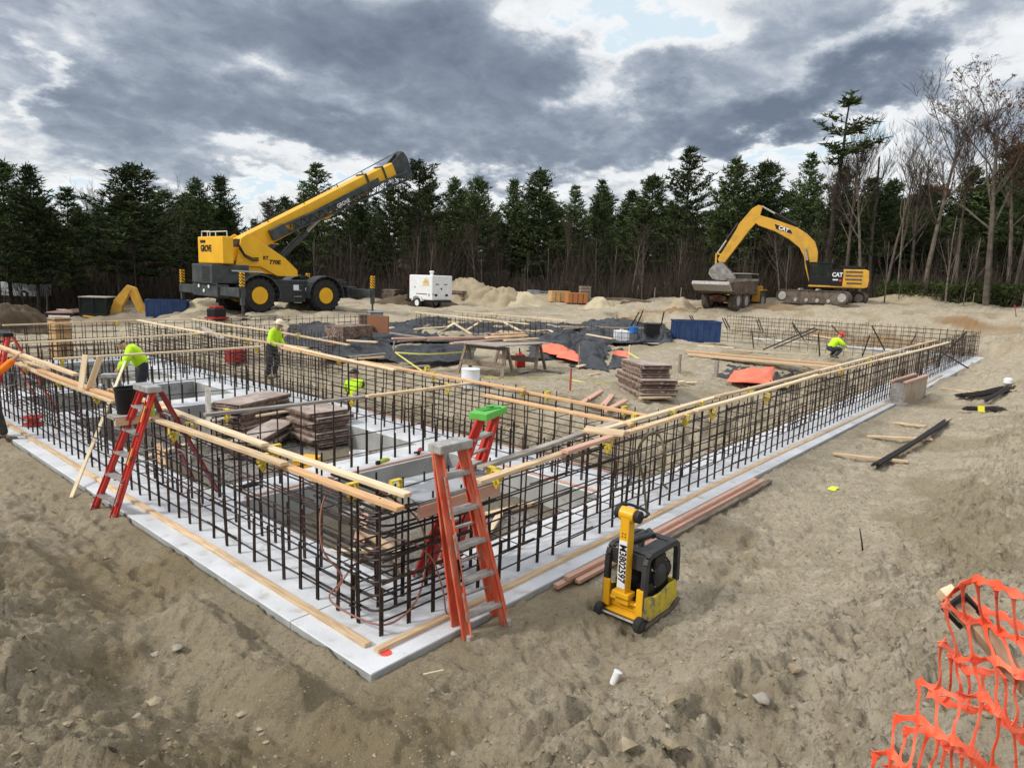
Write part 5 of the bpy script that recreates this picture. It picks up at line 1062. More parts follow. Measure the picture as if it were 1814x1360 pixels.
# ---------------------------------------------------------------- sheeting
def patch(label, cor, amp=.12, m=None, seed=0, nx=60, ny=34, freq=1.0, bulge=0., name='black_sheeting', cat='sheeting', group=None):
    amp = amp*1.15 if m is None else amp; C4 = [np.array(G(*c)) for c in cor]; u, v = np.meshgrid(np.linspace(0, 1, nx), np.linspace(0, 1, ny))
    P = (C4[0][None, None]*((1-u)*(1-v))[..., None]+C4[1][None, None]*(u*(1-v))[..., None]+C4[2][None, None]*(u*v)[..., None]+C4[3][None, None]*((1-u)*v)[..., None])
    x, y = P[..., 0]+seed*3.7, P[..., 1]+seed*1.9
    qx = x+.5*perlin(x*.8, y*.8+4); qy = y+.5*perlin(x*.8+7, y*.8)
    w = perlin(qx*.55*freq, qy*.55*freq)*amp*1.3+(1-np.abs(perlin(qx*.9*freq+3, qy*2.1*freq))*3)*amp*.42+(1-np.abs(perlin(qx*3.4*freq, qy*1.2*freq+3))*3)*amp*.20+(1-np.abs(perlin(qx*6*freq, qy*6*freq))*3)*amp*.05
    w = w*np.clip(np.minimum(np.minimum(u, 1-u), np.minimum(v, 1-v))*6+.25, 0, 1)
    P[..., 2] += w+bulge*np.sin(np.pi*u)*np.sin(np.pi*v); P[..., 0] += perlin(x*2, y*2+9)*amp*.8; P[..., 1] += perlin(x*2+5, y*2)*amp*.8
    gz = terrain(P[..., 0], P[..., 1], False)+.03; P[..., 2] = np.maximum(P[..., 2], gz)
    mb = MB(); mb.v = [tuple(p) for p in P.reshape(-1, 3)]
    mb.f = [(j*nx+i, j*nx+i+1, (j+1)*nx+i+1, (j+1)*nx+i) for j in range(ny-1) for i in range(nx-1)]; mb.m = [0]*len(mb.f)
    c = P.reshape(-1, 3).mean(0); mb.v = [(a-c[0], b-c[1], d-c[2]) for a, b, d in mb.v]
    o = mb.build(name, m or m_tarp, smooth='all', loc=tuple(c)); sd_ = o.modifiers.new('thick', 'SOLIDIFY'); sd_.thickness = .006
    return tag(o, label, cat, group)
patch('black sheet bunched over a dark hump just right of the hooded worker', [(500,607,.35),(620,628,.3),(640,585,.55),(515,575,.6)], .14, seed=1, bulge=.35)
patch('black sheet rising under the brown open box', [(560,632,.25),(700,640,.2),(690,606,.45),(590,598,.5)], .14, seed=2, bulge=.25)
patch('black sheet over the trench below the generator, left end', [(640,608,.4),(830,604,.4),(800,566,.55),(650,574,.55)], .2, seed=3)
patch('long black sheet behind the sawhorse table', [(820,606,.4),(985,604,.4),(985,574,.6),(800,566,.6)], .18, seed=4)
patch('black sheet hanging down the trench side left of the sawhorse table', [(690,640,.32),(832,641,.32),(850,606,.78),(700,612,.7)], .09, seed=5, freq=2)
patch('black sheet heaped right of the sawhorse table', [(930,638,.4),(1075,644,.4),(1085,600,.7),(945,604,.6)], .22, seed=6, bulge=.35)
patch('black sheet draped over the far trench left of the white drum', [(965,606,.5),(1190,606,.5),(1175,572,.6),(975,574,.6)], .2, seed=7, bulge=.3)
patch('black sheet peaked like a tent by the yellow taped stake', [(1010,652,.45),(1078,662,.45),(1070,618,.7),(1015,614,.7)], .12, seed=8, bulge=.35, nx=24, ny=18)
patch('folded black sheet beside the second yellow taped stake', [(1076,660,.42),(1112,655,.42),(1108,622,.7),(1088,618,.7)], .1, seed=9, bulge=.2, nx=20, ny=16)
patch('crumpled black sheet lying in front of the blue skip', [(1128,606,.52),(1192,612,.52),(1192,584,.65),(1140,582,.6)], .2, seed=10, bulge=.2, nx=24, ny=18)
patch('black sheet under the red-orange tarp behind the right cage', [(1270,678,.12),(1400,688,.1),(1420,655,.3),(1290,654,.3)], .1, seed=11, nx=36)
patch('bright orange tarp spread beside the sawhorse table', [(950,622,.62),(1018,636,.60),(1000,608,.78),(958,606,.8)], .07, m=m_otarp, seed=12, nx=28, ny=18, name='orange_tarp', cat='tarp', bulge=.12)
patch('orange tarp strip trailing right toward the taped stake', [(985,632,.64),(1030,642,.62),(1022,622,.72),(1000,616,.74)], .04, m=m_otarp, seed=13, nx=18, ny=12, name='orange_tarp', cat='tarp', bulge=.05)
patch('red-orange tarp lying in the hollow behind the right cage', [(1288,676,.28),(1370,682,.25),(1374,650,.5),(1300,656,.45)], .07, m=m_otarp, seed=14, nx=26, ny=16, name='orange_tarp', cat='tarp', bulge=.15)
patch('orange netting scrap hung on the stake between the two peaked sheets', [(1086,628,.85),(1112,634,.85),(1112,622,1.0),(1090,620,1.0)], .03, m=m_otarp, seed=15, nx=12, ny=8, name='orange_tarp', cat='tarp')
# planks lying about: (px0,py0,z0, px1,py1,z1, label, material, w, h)
PL = [(615,603,.72,668,606,.72,'pale plank lying on the black sheet left of the brown box',m_woodpale,.16,.05),(655,588,.8,697,580,.85,'pale plank on the sheet below the grey cabinet',m_woodpale,.14,.05),
 (670,587,.75,752,598,.6,'dirty plank along the trench edge left of the zigzag planks',m_woodgrey,.12,.05),(775,590,.62,806,572,1.0,'white plank leaning up left, first of the zigzag row',m_woodpale,.14,.04),(803,572,1.0,835,592,.6,'white plank sloping down right, second of the zigzag row',m_woodpale,.14,.04),
 (828,584,.7,852,569,.95,'white plank sloping up, third of the zigzag row',m_woodpale,.12,.04),(850,570,.95,895,571,.9,'flat white plank on the peak of the zigzag row',m_woodpale,.12,.04),(893,571,.92,928,589,.72,'white plank sloping down after the flat one',m_woodpale,.12,.04),
 (925,589,.72,972,584,.75,'white plank lying level behind the table',m_woodpale,.14,.04),(972,584,.78,990,594,.65,'short white plank ending the zigzag row',m_woodpale,.12,.04),
 (620,632,.62,683,626,.66,'grey plank on the near side of the box, upper of two',m_woodgrey,.1,.04),(615,637,.6,680,632,.62,'grey plank on the near side of the box, lower of two',m_wood,.1,.04),
 (1215,622,.74,1490,646,.62,'long fresh plank stack lying on the dirt edge, upper board',m_woodorange,.24,.05),(1218,628,.66,1492,652,.55,'long fresh plank under the upper one on the dirt edge',m_wood,.3,.06),(1300,620,.70,1430,628,.62,'thin plank behind the long fresh planks',m_woodpale,.09,.04),
 (1480,600,.85,1440,594,.9,'white batten across the mats left of the red hard hat',m_woodpale,.05,.04),(1270,574,1.0,1150,571,1.0,'long pale batten on the far trench left of the leaning bars',m_woodpale,.1,.05),(990,578,.95,1150,582,.9,'pale batten along the far trench behind the white drum',m_wood,.08,.05),
 (1035,760,1.28,1106,768,1.27,'loose plank laid across both boards of the right cage',m_wood,.28,.03),(126,882,-.04,222,640,1.25,'long thin stick leaning on the cage left of the red ladder',m_woodpale,.045,.03),
 (-6,612,1.55,135,664,1.27,'long board held up by the orange worker',m_wood,.09,.045),(360,580,1.0,395,600,.8,'plank on edge behind the hooded worker',m_woodgrey,.2,.04)]
for a, b_, c, d, e, f, lb, m, w, h in PL: board(G(a, b_, c), G(d, e, f), lb, m=m, w=w, h=h, name='plank', cat='plank')
def zig(px0, py0, h0, px1, py1, h1, lb, m, w=.09, h=.04, name='plank', cat='plank', group=None):
    a = gp(px0, py0); b_ = gp(px1, py1); a.z = H(a.x, a.y)+h0; b_.z = H(b_.x, b_.y)+h1; return board(a, b_, lb, m=m, w=w, h=h, name=name, cat=cat, group=group)
def scrap(px, py, ang, L_, dz, lb, m=m_wood, w=.09, h=.04, z=None, name='plank', cat='plank', group=None, tilt=0.):
    p = gp(px, py) if z is None else G(px, py, z); z0 = (max(H(p.x, p.y), H(p.x+.2*math.cos(ang), p.y+.2*math.sin(ang)))+.02 if z is None else z)+dz; d = Vector((math.cos(ang), math.sin(ang), tilt))*L_/2
    return board(Vector((p.x, p.y, z0))-d, Vector((p.x, p.y, z0))+d, lb, m=m, w=w, h=h, name=name, cat=cat, group=group)
# lumber beside the footing
for k, (y0, z0, x0, x1, m, lb) in enumerate(((-.10,.045,2.35,7.3,m_woodpink,'pinkish plank lying on the lumber pile against the right-hand footing'),(-.165,-.0,2.45,7.5,m_woodpink,'lower plank on the outside of the lumber pile by the footing'),(-.08,-.0,2.2,7.2,m_woodpink,'plank beneath the pinkish one, touching the footing'),(-.235,-.02,3.6,7.6,m_wooddark,'muddy outermost plank of the pile by the footing'))):
    board((x0, y0-.02, z0), (x1, y0-.03, z0+.01), lb, m=m, w=.065, h=.042, name='plank', cat='plank')
# dunnage and rebar bundles on the right
for p0, p1, lb in (((1475,808),(1608,821),'nearest wooden dunnage strip under the long rebar bundle'),((1536,776),(1650,784),'middle dunnage strip under the long rebar bundle'),((1582,751),(1640,758),'far dunnage strip under the end of the long rebar bundle'),((1668,691),(1750,697),'dunnage strip under the far rebar bundle'),((1722,688),(1800,690),'second strip near the far rebar bundle')):
    zig(*p0, .03, *p1, .03, lb, m_wood, .09, .04, 'dunnage_strip', 'wood strip')
def bundle(p0, p1, n, lb, spread=.09, r=.010, z=.09, name='rebar_bundle'):
    a = gp(*p0); b_ = gp(*p1); a.z = H(a.x, a.y)+z; b_.z = H(b_.x, b_.y)+z; d = (b_-a).normalized(); s = Vector((-d.y, d.x, 0)); t = thing(name, lb, 'rebar bundle', a)
    for i in range(n):
        o = s*random.uniform(-spread, spread)+Vector((0, 0, random.uniform(-.03, .045))); e0 = random.uniform(-.12, .12); e1 = random.uniform(-.15, .15)
        mb = MB(); mb.tube([o+d*e0, (b_-a)*.5+o*.8+Vector((0, 0, -.015)), (b_-a)+d*e1+o*1.1+s*random.uniform(-.02, .02)], r, 5); mb.build('steel_bar', m_barnew, t)
    return t
bundle((1552,832), (1676,752), 34, 'long bundle of black rebar lying on dunnage on the open sand', .075)
bundle((1702,708), (1782,688), 40, 'thick dark rebar bundle farther up the bank beside the white ball', .22, .012)
bundle((1712,731), (1768,730), 40, 'short fat rebar bundle with a yellow tag', .16, .012, .1)
bundle((1745,716), (1790,685), 16, 'thin rebar bundle angled up the bank behind the fat one', .08, .012)
p = gp(1733, 733); tg = MB(); tg.box((0, 0, .0), (.16, .01, .15)); o = tg.build('yellow_tag', mat('tag_yellow', (.85,.75,.05), .6), loc=(p.x-.05, p.y-.05, p.z+.14)); o.rotation_euler = (R(-15), 0, R(-50)); tag(o, 'square yellow tag on the short fat rebar bundle', 'tag')
p = gp(1785, 680); b = MB(); b.lathe([(.05, 0), (.12, .03), (.12, .15), (.06, .19)], (0, 0, 0), n=16); tag(b.build('float_ball', m_white, loc=(p.x, p.y, p.z), smooth=True), 'white rounded cap by the end of the far rebar bundle', 'float ball')
# concrete barrier form
t = thing('barrier_form', 'wooden form with a pink upper edge standing on the right-hand footing edge', 'form', (17.7, .05, -.06), R(-3))
b = MB(); b.prism([(0, 0), (2.3, 0), (2.3, .62), (0, .62)], -.22, -.18); b.prism([(0, 0), (2.3, 0), (2.3, .62), (0, .62)], .10, .14); b.build('form_side', mat('tan_form', (.40,.33,.25), .85, (.30,.24,.18), 3), t)
b = MB(); b.box((1.15, -.20, .655), (2.4, .09, .05)); b.box((1.15, .12, .655), (2.4, .09, .05)); b.build('top_rail', m_woodpink, t, bevel=.004)
b = MB(); b.box((.02, -.04, .32), (.04, .30, .58)); b.box((2.28, -.04, .32), (.04, .30, .58)); b.box((0, -.04, .05), (.3, .5, .08)); b.box((2.3, -.04, .05), (.3, .5, .08)); b.build('end_plate', m_aludirty, t)
# ---------------------------------------------------------------- form panel stacks
def stack(px, py, ang, n, L_, W_, lb, th=.09, z=None, jit=.06, step=0., m=m_form, split=None, name='form_panel_stack'):
    p = gp(px, py) if z is None else G(px, py, z); z0 = Hs(p.x, p.y) if z is None else z
    for k in range(n):
        lx, wx = L_, W_
        if split and k >= split: lx, wx = L_*.72, W_*.85
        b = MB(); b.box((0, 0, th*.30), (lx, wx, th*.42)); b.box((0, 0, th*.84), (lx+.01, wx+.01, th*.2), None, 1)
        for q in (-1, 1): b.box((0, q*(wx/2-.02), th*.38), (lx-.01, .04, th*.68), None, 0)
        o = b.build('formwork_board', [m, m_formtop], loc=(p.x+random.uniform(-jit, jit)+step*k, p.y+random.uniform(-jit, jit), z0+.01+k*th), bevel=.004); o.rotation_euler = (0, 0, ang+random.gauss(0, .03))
        tag(o, (('topmost ' if k == n-1 else 'lowest ' if k == 0 else '%s from the bottom, ' % ('second', 'third', 'fourth', 'fifth', 'sixth', 'seventh', 'eighth', 'ninth')[k-1])+'formwork board, '+lb), 'formwork board', 'boards in the '+lb)
    return p, z0
stack(1140, 694, R(52), 7, 1.75, .85, 'stack right of the table', split=4, th=.105)
stack(568, 782, R(88), 7, .95, .85, 'dark stack against the second footing', z=-.40, th=.10)
stack(452, 760, R(20), 7, 1.6, .7, 'long stack before the cross footing', z=-.40, th=.10, jit=.1)
stack(470, 792, R(38), 4, 1.9, .5, 'low sprawling pit stack', z=-.40, th=.09, jit=.16)
stack(818, 536, R(10), 8, 1.4, 1.1, 'palleted stack right of the generator', th=.12)
stack(790, 533, R(10), 7, 1.4, 1.1, 'stack behind the generator wheel', th=.12)
stack(697, 531, R(20), 5, 1.8, 1.1, 'brown stack left of the generator', th=.17)
# loose lumber in the pits
def pit(px, py, ang, L_, lb, m=m_wood, z=-.36, dz=0, w=.09, tilt=0.): return scrap(px, py, ang, L_, dz, lb, m, w, .04, z=z, tilt=tilt)
pit(640,935,R(50),1.1,'orange-brown plank in the near pit behind the corner bars',m_woodpink,w=.14); pit(665,960,R(80),1.2,'pale plank across the near pit',m_wood,w=.12,dz=.05); pit(700,985,R(65),1.3,'muddy plank lying near the red ladder foot',m_wooddark,w=.14,dz=.02); pit(640,905,R(20),.8,'grey timber lying on the gravel by the cross footing',m_woodgrey,w=.14,dz=.06)
pit(620,975,R(-40),.9,'short pale board end in the near pit',m_woodpale,w=.1); pit(870,935,R(30),1.2,'pale scrap in the near pit right of the ladders',m_woodpale); pit(905,900,R(-10),.9,'small board end right of the ladders in the pit',m_wood); pit(680,850,R(10),1.2,'thin lath on the gravel by the deck plate',m_woodpale,w=.05)
pit(370,745,R(65),1.7,'grey post leaning across the long form stack',m_woodgrey,z=.0,dz=.1,w=.11,tilt=.5); pit(340,800,R(60),1.3,'grey post end sticking from the sprawling stack',m_woodgrey,dz=.12,w=.1,tilt=.3); pit(520,760,R(5),1.8,'pale batten lying on the sprawling stack',m_woodpale,dz=.42,w=.06); pit(590,830,R(0),1.1,'dark scrap between the pit stacks',m_wooddark)
pit(420,770,R(15),2.2,'long grey board on the sprawling stack',m_woodgrey,dz=.4,w=.16); pit(300,800,R(25),1.2,'pale plank seen through the cage behind the red ladder',m_woodpale,w=.12,dz=.04); pit(285,830,R(70),1.5,'orange-tinted plank seen through the cage right of the red ladder',m_woodorange,w=.12,dz=.25)
for k, (px, py, a, L_, lb, m) in enumerate(((1050,705,20,1.7,'pink plank of the fan of planks below the plateau stack, uppermost',m_woodpink),(1075,716,25,1.6,'second pink plank of the fan below the plateau stack',m_woodpink),(1090,726,15,1.5,'third pink plank of the fan below the plateau stack',m_woodpink),(1035,716,60,1.2,'crosswise plank under the fan of planks',m_wooddark),(1100,742,5,1.0,'dark plank on the slope below the fan',m_wooddark),
    (1195,683,-10,.8,'short pale board right of the plateau stack',m_woodpale),(1215,680,-30,.7,'second short pale board right of the plateau stack',m_woodpale),(1175,700,-20,.9,'board end at the foot of the plateau stack',m_wood),(1160,712,-30,.8,'muddy board in front of the plateau stack',m_wood),(1052,664,0,.5,'small block of wood by the taped stake',m_wood),(1030,652,10,.55,'white board end lying before the peaked sheet',m_woodpale),(930,662,15,.8,'pale board end under the table edge',m_woodgrey),(790,660,40,1.1,'dark reddish boards left of the table legs',m_wooddark),(505,572,10,1.3,'dark board on the dirt left of the hooded worker',m_wooddark),(466,566,5,1.5,'dark plank on the dirt under the crane jack',m_wooddark),(1240,545,0,1.2,'small pale stick on the far bank',m_woodpale))):
    scrap(px, py, R(a), L_, .02+.02*(k % 3), lb, m, w=.12)
# ---------------------------------------------------------------- sawhorse table
p = G(893, 607, 1.30); TA = R(9.6); t = thing('sawhorse_table', 'weathered plywood table on sawhorses piled with lumber, in the middle of the dirt', 'table', (p.x, p.y, Hs(p.x, p.y)), TA)
b = MB(); b.box((0, 0, .80), (2.7, 1.35, .03), Matrix.Rotation(R(2), 3, 'Y')); b.build('table_top', m_woodgrey, t)
for x in (-.85, .85):
    b = MB(); b.box((x, 0, .74), (.09, 1.35, .09)); hb = b.build('sawhorse_beam', m_wooddark, t)
    for y in (-.6, .6):
        for s in (-1, 1): b = MB(); b.beam((x+s*.05, y, .74), (x+s*.30, y*1.12, 0), .09, .04); b.build('leg', m_wooddark, t)
    b = MB(); b.box((x-.2, 0, .33), (.03, 1.3, .14)); b.build('cross_board', m_wooddark, t)
tm = Matrix.Translation(t.location) @ Matrix.Rotation(TA, 4, 'Z')
for k, (x0, y0, x1, y1, z, m, lb) in enumerate(((-1.7,.5,.6,.2,.85,m_woodpink,'pink plank on the table, front one of the pile'),(-2.3,1.9,.5,.5,.90,m_woodpink,'longest pink plank overhanging the left side of the table'),(-.5,.25,1.1,-.05,.94,m_wood,'plank across the top of the table pile'),(-1.6,1.3,.6,.55,.86,m_wooddark,'dark board under the pile on the table'),(.1,.45,1.25,.1,.98,m_woodorange,'short orange-brown board topping the table pile'),(.0,.0,1.3,-.3,.86,m_wood,'pale board at the right end of the table'))):
    board(tm @ Vector((x0, y0, z)), tm @ Vector((x1, y1, z)), lb, m=m, w=.13, h=.04, name='plank', cat='plank')
def simple(kind, lb, cat, px, py, fn, rot=0., z=None, dz=0., scale=1.):
    p = gp(px, py) if z is None else G(px, py, z); z0 = H(p.x, p.y) if z is None else z
    t = thing(kind, lb, cat, (p.x, p.y, z0+dz), rot); t.scale = (scale,)*3; fn(t); return t
def f_gas(t): bx('can_body', (0, 0, .17), (.36, .22, .32), MATS['red_paint'], t, .03); b = MB(); b.tube([(.1, 0, .33), (.12, 0, .42), (.17, 0, .46)], .02, 8); b.build('spout', m_blackpl, t); b = MB(); b.tube([(-.12, 0, .33), (-.1, 0, .39), (.04, 0, .39), (.06, 0, .33)], .012, 6); b.build('handle', MATS['red_paint'], t)
simple('fuel_can', 'red fuel can under the sawhorse table', 'fuel can', 921, 650, f_gas, R(50), scale=1.15); simple('tool_chest', 'red tool chest on the cross footing behind the third board', 'tool chest', 418, 640, lambda t: (bx('chest', (0, 0, .16), (.62, .36, .32), MATS['red_paint'], t, .03), bx('chest_lid', (0, 0, .35), (.64, .38, .05), m_red, t, .01)), R(20), z=.02)
def drum(t, r=.2, h=.42, m=m_white):
    b = MB(); b.lathe([(r*.96, 0), (r, .02), (r*1.0, h*.4), (r*1.03, h*.42), (r, h*.45), (r*1.02, h*.95), (r*1.05, h*.96), (r*1.05, h)], (0, 0, 0), n=28); b.build('drum_body', m, t, smooth=True)
simple('white_drum', 'white open drum standing on the dirt edge behind the second wall boards', 'drum', 833, 689, lambda t: drum(t, .21, .46)); simple('white_tank', 'white cubic tank left of the blue barrel', 'tank', 1100, 607, lambda t: (bx('tank', (0, 0, .26), (.60, .55, .50), m_white, t, .05), bx('tank_cap', (0, 0, .54), (.15, .15, .05), m_white, t, .02)), R(-45)); simple('blue_barrel', 'bright blue barrel beside the white cubic tank', 'barrel', 1121, 606, lambda t: (drum(t, .2, .52, mat('bright_blue', (.01,.16,.50), .45))))
simple('black_bin', 'black open bin left of the blue skip', 'bin', 1153, 607, lambda t: (bx('bin_body', (0, 0, .35), (.62, .6, .7), m_blackpl, t, .02), bx('bin_rim', (0, 0, .72), (.68, .66, .04), m_char, t, .01)), R(-48))
def skip(t, L_=2.0, W_=1.1, h=.9):
    b = MB(); b.box((0, 0, .06), (L_, W_, .05)); 
    for y in (-W_/2, W_/2): b.box((0, y, h/2), (L_, .04, h))
    for x in (-L_/2, L_/2): b.box((x, 0, h/2), (.04, W_-.05, h))
    o = b.build('skip_body', m_blue, t)
    b = MB()
    n = int(L_/.28)
    for i in range(n+1):
        for y in (-W_/2-.035, W_/2+.035): b.box((-L_/2+.03+i*(L_-.06)/n, y, h/2), (.05, .035, h*.98))
    for x in (-L_/2-.035, L_/2+.035):
        for y in (-W_/3, 0, W_/3): b.box((x, y, h/2), (.035, .05, h*.98))
    b.build('ribs', m_blue, o)
    b = MB()
    for y in (-W_/2, W_/2): b.box((0, y, h+.02), (L_+.1, .09, .05))
    for x in (-L_/2, L_/2): b.box((x, 0, h+.02), (.09, W_-.1, .05))
    b.build('rim', m_blue, t)
simple('blue_skip', 'dark blue ribbed skip on the far dirt, right of the black bin', 'skip', 1230, 610, skip, R(-47), dz=-.02); simple('blue_skip', 'dark blue skip left of the crane, behind the cages', 'skip', 298, 562, lambda t: skip(t, 1.95, 1.1, .85), R(-30))
# brown open box and grey cabinet
simple('form_box', 'brown plywood box with a raised flap on the black sheeting', 'box', 640, 620, lambda t: (bx('box_body', (-.3, .3, .35), (1.5, .9, .7), m_form, t), bx('raised_flap', (.55, -.3, .75), (.06, 1.0, .62), mat('brown_ply', (.22,.10,.05), .7), t, .01)), R(10), dz=.15)
simple('electric_cabinet', 'grey steel cabinet on the dirt under the right crane jack', 'cabinet', 666, 581, lambda t: (bx('cabinet_body', (0, 0, .36), (.62, .5, .72), m_greyplate, t, .01), bx('label', (0, -.256, .45), (.12, .01, .08), m_white, t), bx('cabinet_lid', (0, 0, .74), (.7, .58, .04), m_greyplate, t, .01)), R(-30)); simple('brown_crate', 'brown plywood crate left of the grey cabinet', 'crate', 645, 578, lambda t: (bx('crate_body', (0, 0, .3), (.5, .5, .6), m_wooddark, t, .01), bx('crate_lid', (0, 0, .62), (.54, .54, .04), m_wooddark, t)), R(-30))
# tall column form
def colf(t):
    for a in range(4):
        Mz = Matrix.Rotation(a*math.pi/2, 4, 'Z'); b = MB(); b.box((0, -.28, 1.05), (.56, .03, 2.1), None, 0, Mz); b.build('plywood_side', m_ply, t)
    for k in range(5):
        b = MB(); z = .35+k*.42
        for a in range(4): b.box((0, -.31, z), (.66, .03, .05), None, 0, Matrix.Rotation(a*math.pi/2, 4, 'Z'))
        b.build('steel_band', m_mud, t)
simple('column_form', 'tall plywood column form with dark steel bands at the far left', 'column form', 110, 652, colf, R(12), z=-.30, scale=.76)
# small things
def bucket(t, r=.15, h=.34, m=m_blackpl):
    b = MB(); b.lathe([(r*.84, 0), (r, h), (r*1.06, h), (r*1.06, h+.02), (r*.96, h+.02), (r*.95, h-.01), (r*.8, .02)], (0, 0, 0), n=24); b.build('bucket_body', m, t, smooth=True); b = MB(); b.tube([(r*math.cos(a), .0, h-.02+r*.5*math.sin(a)*-1) for a in (0, .6, 1.2, 1.9, 2.5, 3.14)], .005, 5); b.build('wire_handle', m_alu, t)
pb = G(236, 732, 1.24); t = thing('work_platform', 'short plank platform across the cage carrying the black bucket', 'platform', pb); b = MB(); b.box((0, 0, -.02), (.5, .26, .04)); b.build('deck_board', m_woodgrey, t); b = MB(); b.box((0, -.12, -.06), (.5, .04, .09)); b.build('edge_board', m_wood, t)
t = thing('black_bucket', 'black bucket standing on the cage boards left of the ladder top', 'bucket', pb+Vector((-.05, .05, 0))); bucket(t, .13, .30)
p = G(268, 735, 1.24); t = thing('green_bottle', 'green squeeze bottle hanging by the top of the left red ladder', 'bottle', p+Vector((0, 0, .0))); b = MB(); b.lathe([(.038, 0), (.04, .02), (.04, .15), (.028, .18), (.03, .20), (.03, .22)], (0, 0, 0), n=16); b.build('bottle_body', mat('lime_bottle', (.42,.55,.06), .4), t, smooth=True); b = MB(); b.lathe([(.022, .22), (.022, .26), (.008, .28)], (0, 0, 0), n=12); b.build('bottle_cap', m_green, t, smooth=True)
p0 = G(160, 688, 1.26)
for dx, q, lb in ((0, (178,630), 'right one of the two pale slats leaning in a V on the left cage'), (0, (151,628), 'left one of the two pale slats leaning in a V on the left cage')):
    a = G(158 if q[0] > 160 else 143, 688, 1.25); d = ray(*q); e = Vector(CAM+d*((a.x-CAM[0])*1.03/d[0])); board(a, e, lb, m=m_woodpale, w=.11, h=.018, name='slat', cat='slat', roll=R(90) if False else 0.)
zp = G(752, 800, .03)
def tool(lb, p, rot, m, cat='tool'):
    t = thing('hand_tool', lb, cat, p, rot); b = MB(); b.tube([(0, 0, .05), (.12, 0, .06), (.22, 0, .05)], [.03, .04, .03], 10); b.build('tool_body', m, t, smooth=True); b = MB(); b.tube([(.05, 0, .04), (.03, .09, .03)], .02, 8); b.build('grip', m_blackpl, t, smooth=True); b = MB(); b.box((-.03, .0, .05), (.08, .05, .06)); b.build('battery', m_blackpl, t, bevel=.01); return t
tool('red and black tool on the nearest cross footing by the ladders', G(742, 806, .01), R(40), m_red); tool('green and black tool on the nearest cross footing', G(672, 824, .01), R(10), mat('lime_tool', (.40,.5,.05), .5)); tool('small black tool on the cross footing near the rear ladder feet', G(432, 868, .01), R(0), m_blackpl)
simple('white_bucket', 'white bucket in the pit behind the green and black tool', 'bucket', 636, 834, lambda t: bucket(t, .16, .32, m_white), z=-.40); simple('yellow_box', 'yellow box in the pit seen under the pale board', 'box', 545, 838, lambda t: (bx('box_body', (0, 0, .12), (.42, .3, .24), m_yellow, t, .01), bx('box_lid', (0, 0, .25), (.44, .32, .03), m_yellow, t)), R(30), z=-.25)
simple('red_reel', 'red reel on the left-hand footing inside the cage', 'reel', 60, 752, lambda t: (lambda b: (b.lathe([(.16, 0), (.16, .03), (.09, .03), (.09, .13), (.16, .13), (.16, .16)], (0, 0, .0), n=20), b.build('reel_body', m_red, t, smooth=True)))(MB()), z=.02)
simple('small_generator', 'small red and black engine on the dirt behind the left boards', 'engine', 384, 566, lambda t: (bx('engine_body', (0, 0, .3), (.7, .5, .4), m_blackpl, t, .05), bx('frame_base', (0, 0, .06), (.9, .6, .1), MATS['red_paint'], t, .02), bx('fuel_tank', (0, 0, .55), (.5, .4, .1), MATS['red_paint'], t, .03)), R(20))
# deck plate by the near corner
t = thing('deck_plate', 'grey plywood deck on timber framing at the near corner behind the orange ladder', 'work deck', (0, 0, 0)); A_, B_, C_, D_ = [G(px, py, 1.08) for px, py in ((742,893),(884,850),(830,822),(690,853))]
b = MB(); b.add([A_, B_, C_, D_]+[v-Vector((0, 0, .018)) for v in (A_, B_, C_, D_)], [(0,1,2,3),(7,6,5,4),(0,4,5,1),(1,5,6,2),(2,6,7,3),(3,7,4,0)]); b.build('plywood_sheet', m_greyplate, t)
b = MB(); b.beam(A_-Vector((0, 0, .075)), B_-Vector((0, 0, .075)), .038, .11); b.build('frame_timber', m_woodpink, t); b = MB(); b.beam(D_-Vector((0, 0, .075)), C_-Vector((0, 0, .075)), .038, .11); b.build('frame_timber', m_wood, t)
# copper coloured cord looped in the near corner
b = MB(); z_ = [(0.55,1.25,1.12),(.38,1.22,.95),(.30,1.1,.6),(.40,.95,.35),(.30,1.0,.16),(.34,.62,.10),(.46,.36,.10),(.8,.40,.18),(1.0,.50,.5),(1.0,.60,.8),(.85,.75,1.0),(.7,.9,1.12)]
def smooth(pts, n=6):
    out = []; pts = [Vector(p) for p in pts]; m_ = len(pts)
    for i in range(m_-1):
        a, b_, c, d = pts[max(i-1, 0)], pts[i], pts[i+1], pts[min(i+2, m_-1)]
        for k in range(n):
            s = k/n; out.append(.5*((2*b_)+(c-a)*s+(2*a-5*b_+4*c-d)*s*s+(3*b_-a-3*c+d)*s**3))
    out.append(pts[-1]); return out
b.tube(smooth(z_), .009, 6); tag(b.build('copper_cord', mat('copper_cord', (.30,.13,.09), .6), smooth=True), 'brown cord looped through the bars at the near corner', 'cord')
b = MB(); b.tube(smooth([(.35,.98,.2),(.5,.85,.5),(.75,.6,.7),(.95,.4,.55),(1.02,.3,.25),(1.0,.22,.05),(1.08,.2,.03)]), .008, 6); tag(b.build('copper_cord', MATS['copper_cord'], smooth=True), 'second brown cord hanging down outside the near corner bars', 'cord')
def cordpx(lb, P_, r, m, name='hose', cat='hose'): b = MB(); b.tube(smooth([G(*q) for q in P_]), r, 7); tag(b.build(name, m, smooth=True), lb, cat)
m_hose = mat('olive_hose', (.14,.12,.07), .7)
cordpx('olive hose looped over the right cage boards past the loose plank', [(1145,905,.05),(1140,850,.5),(1130,800,1.0),(1150,768,1.28),(1168,772,1.25),(1178,810,1.0),(1172,850,.5),(1182,865,.3)], .016, m_hose)
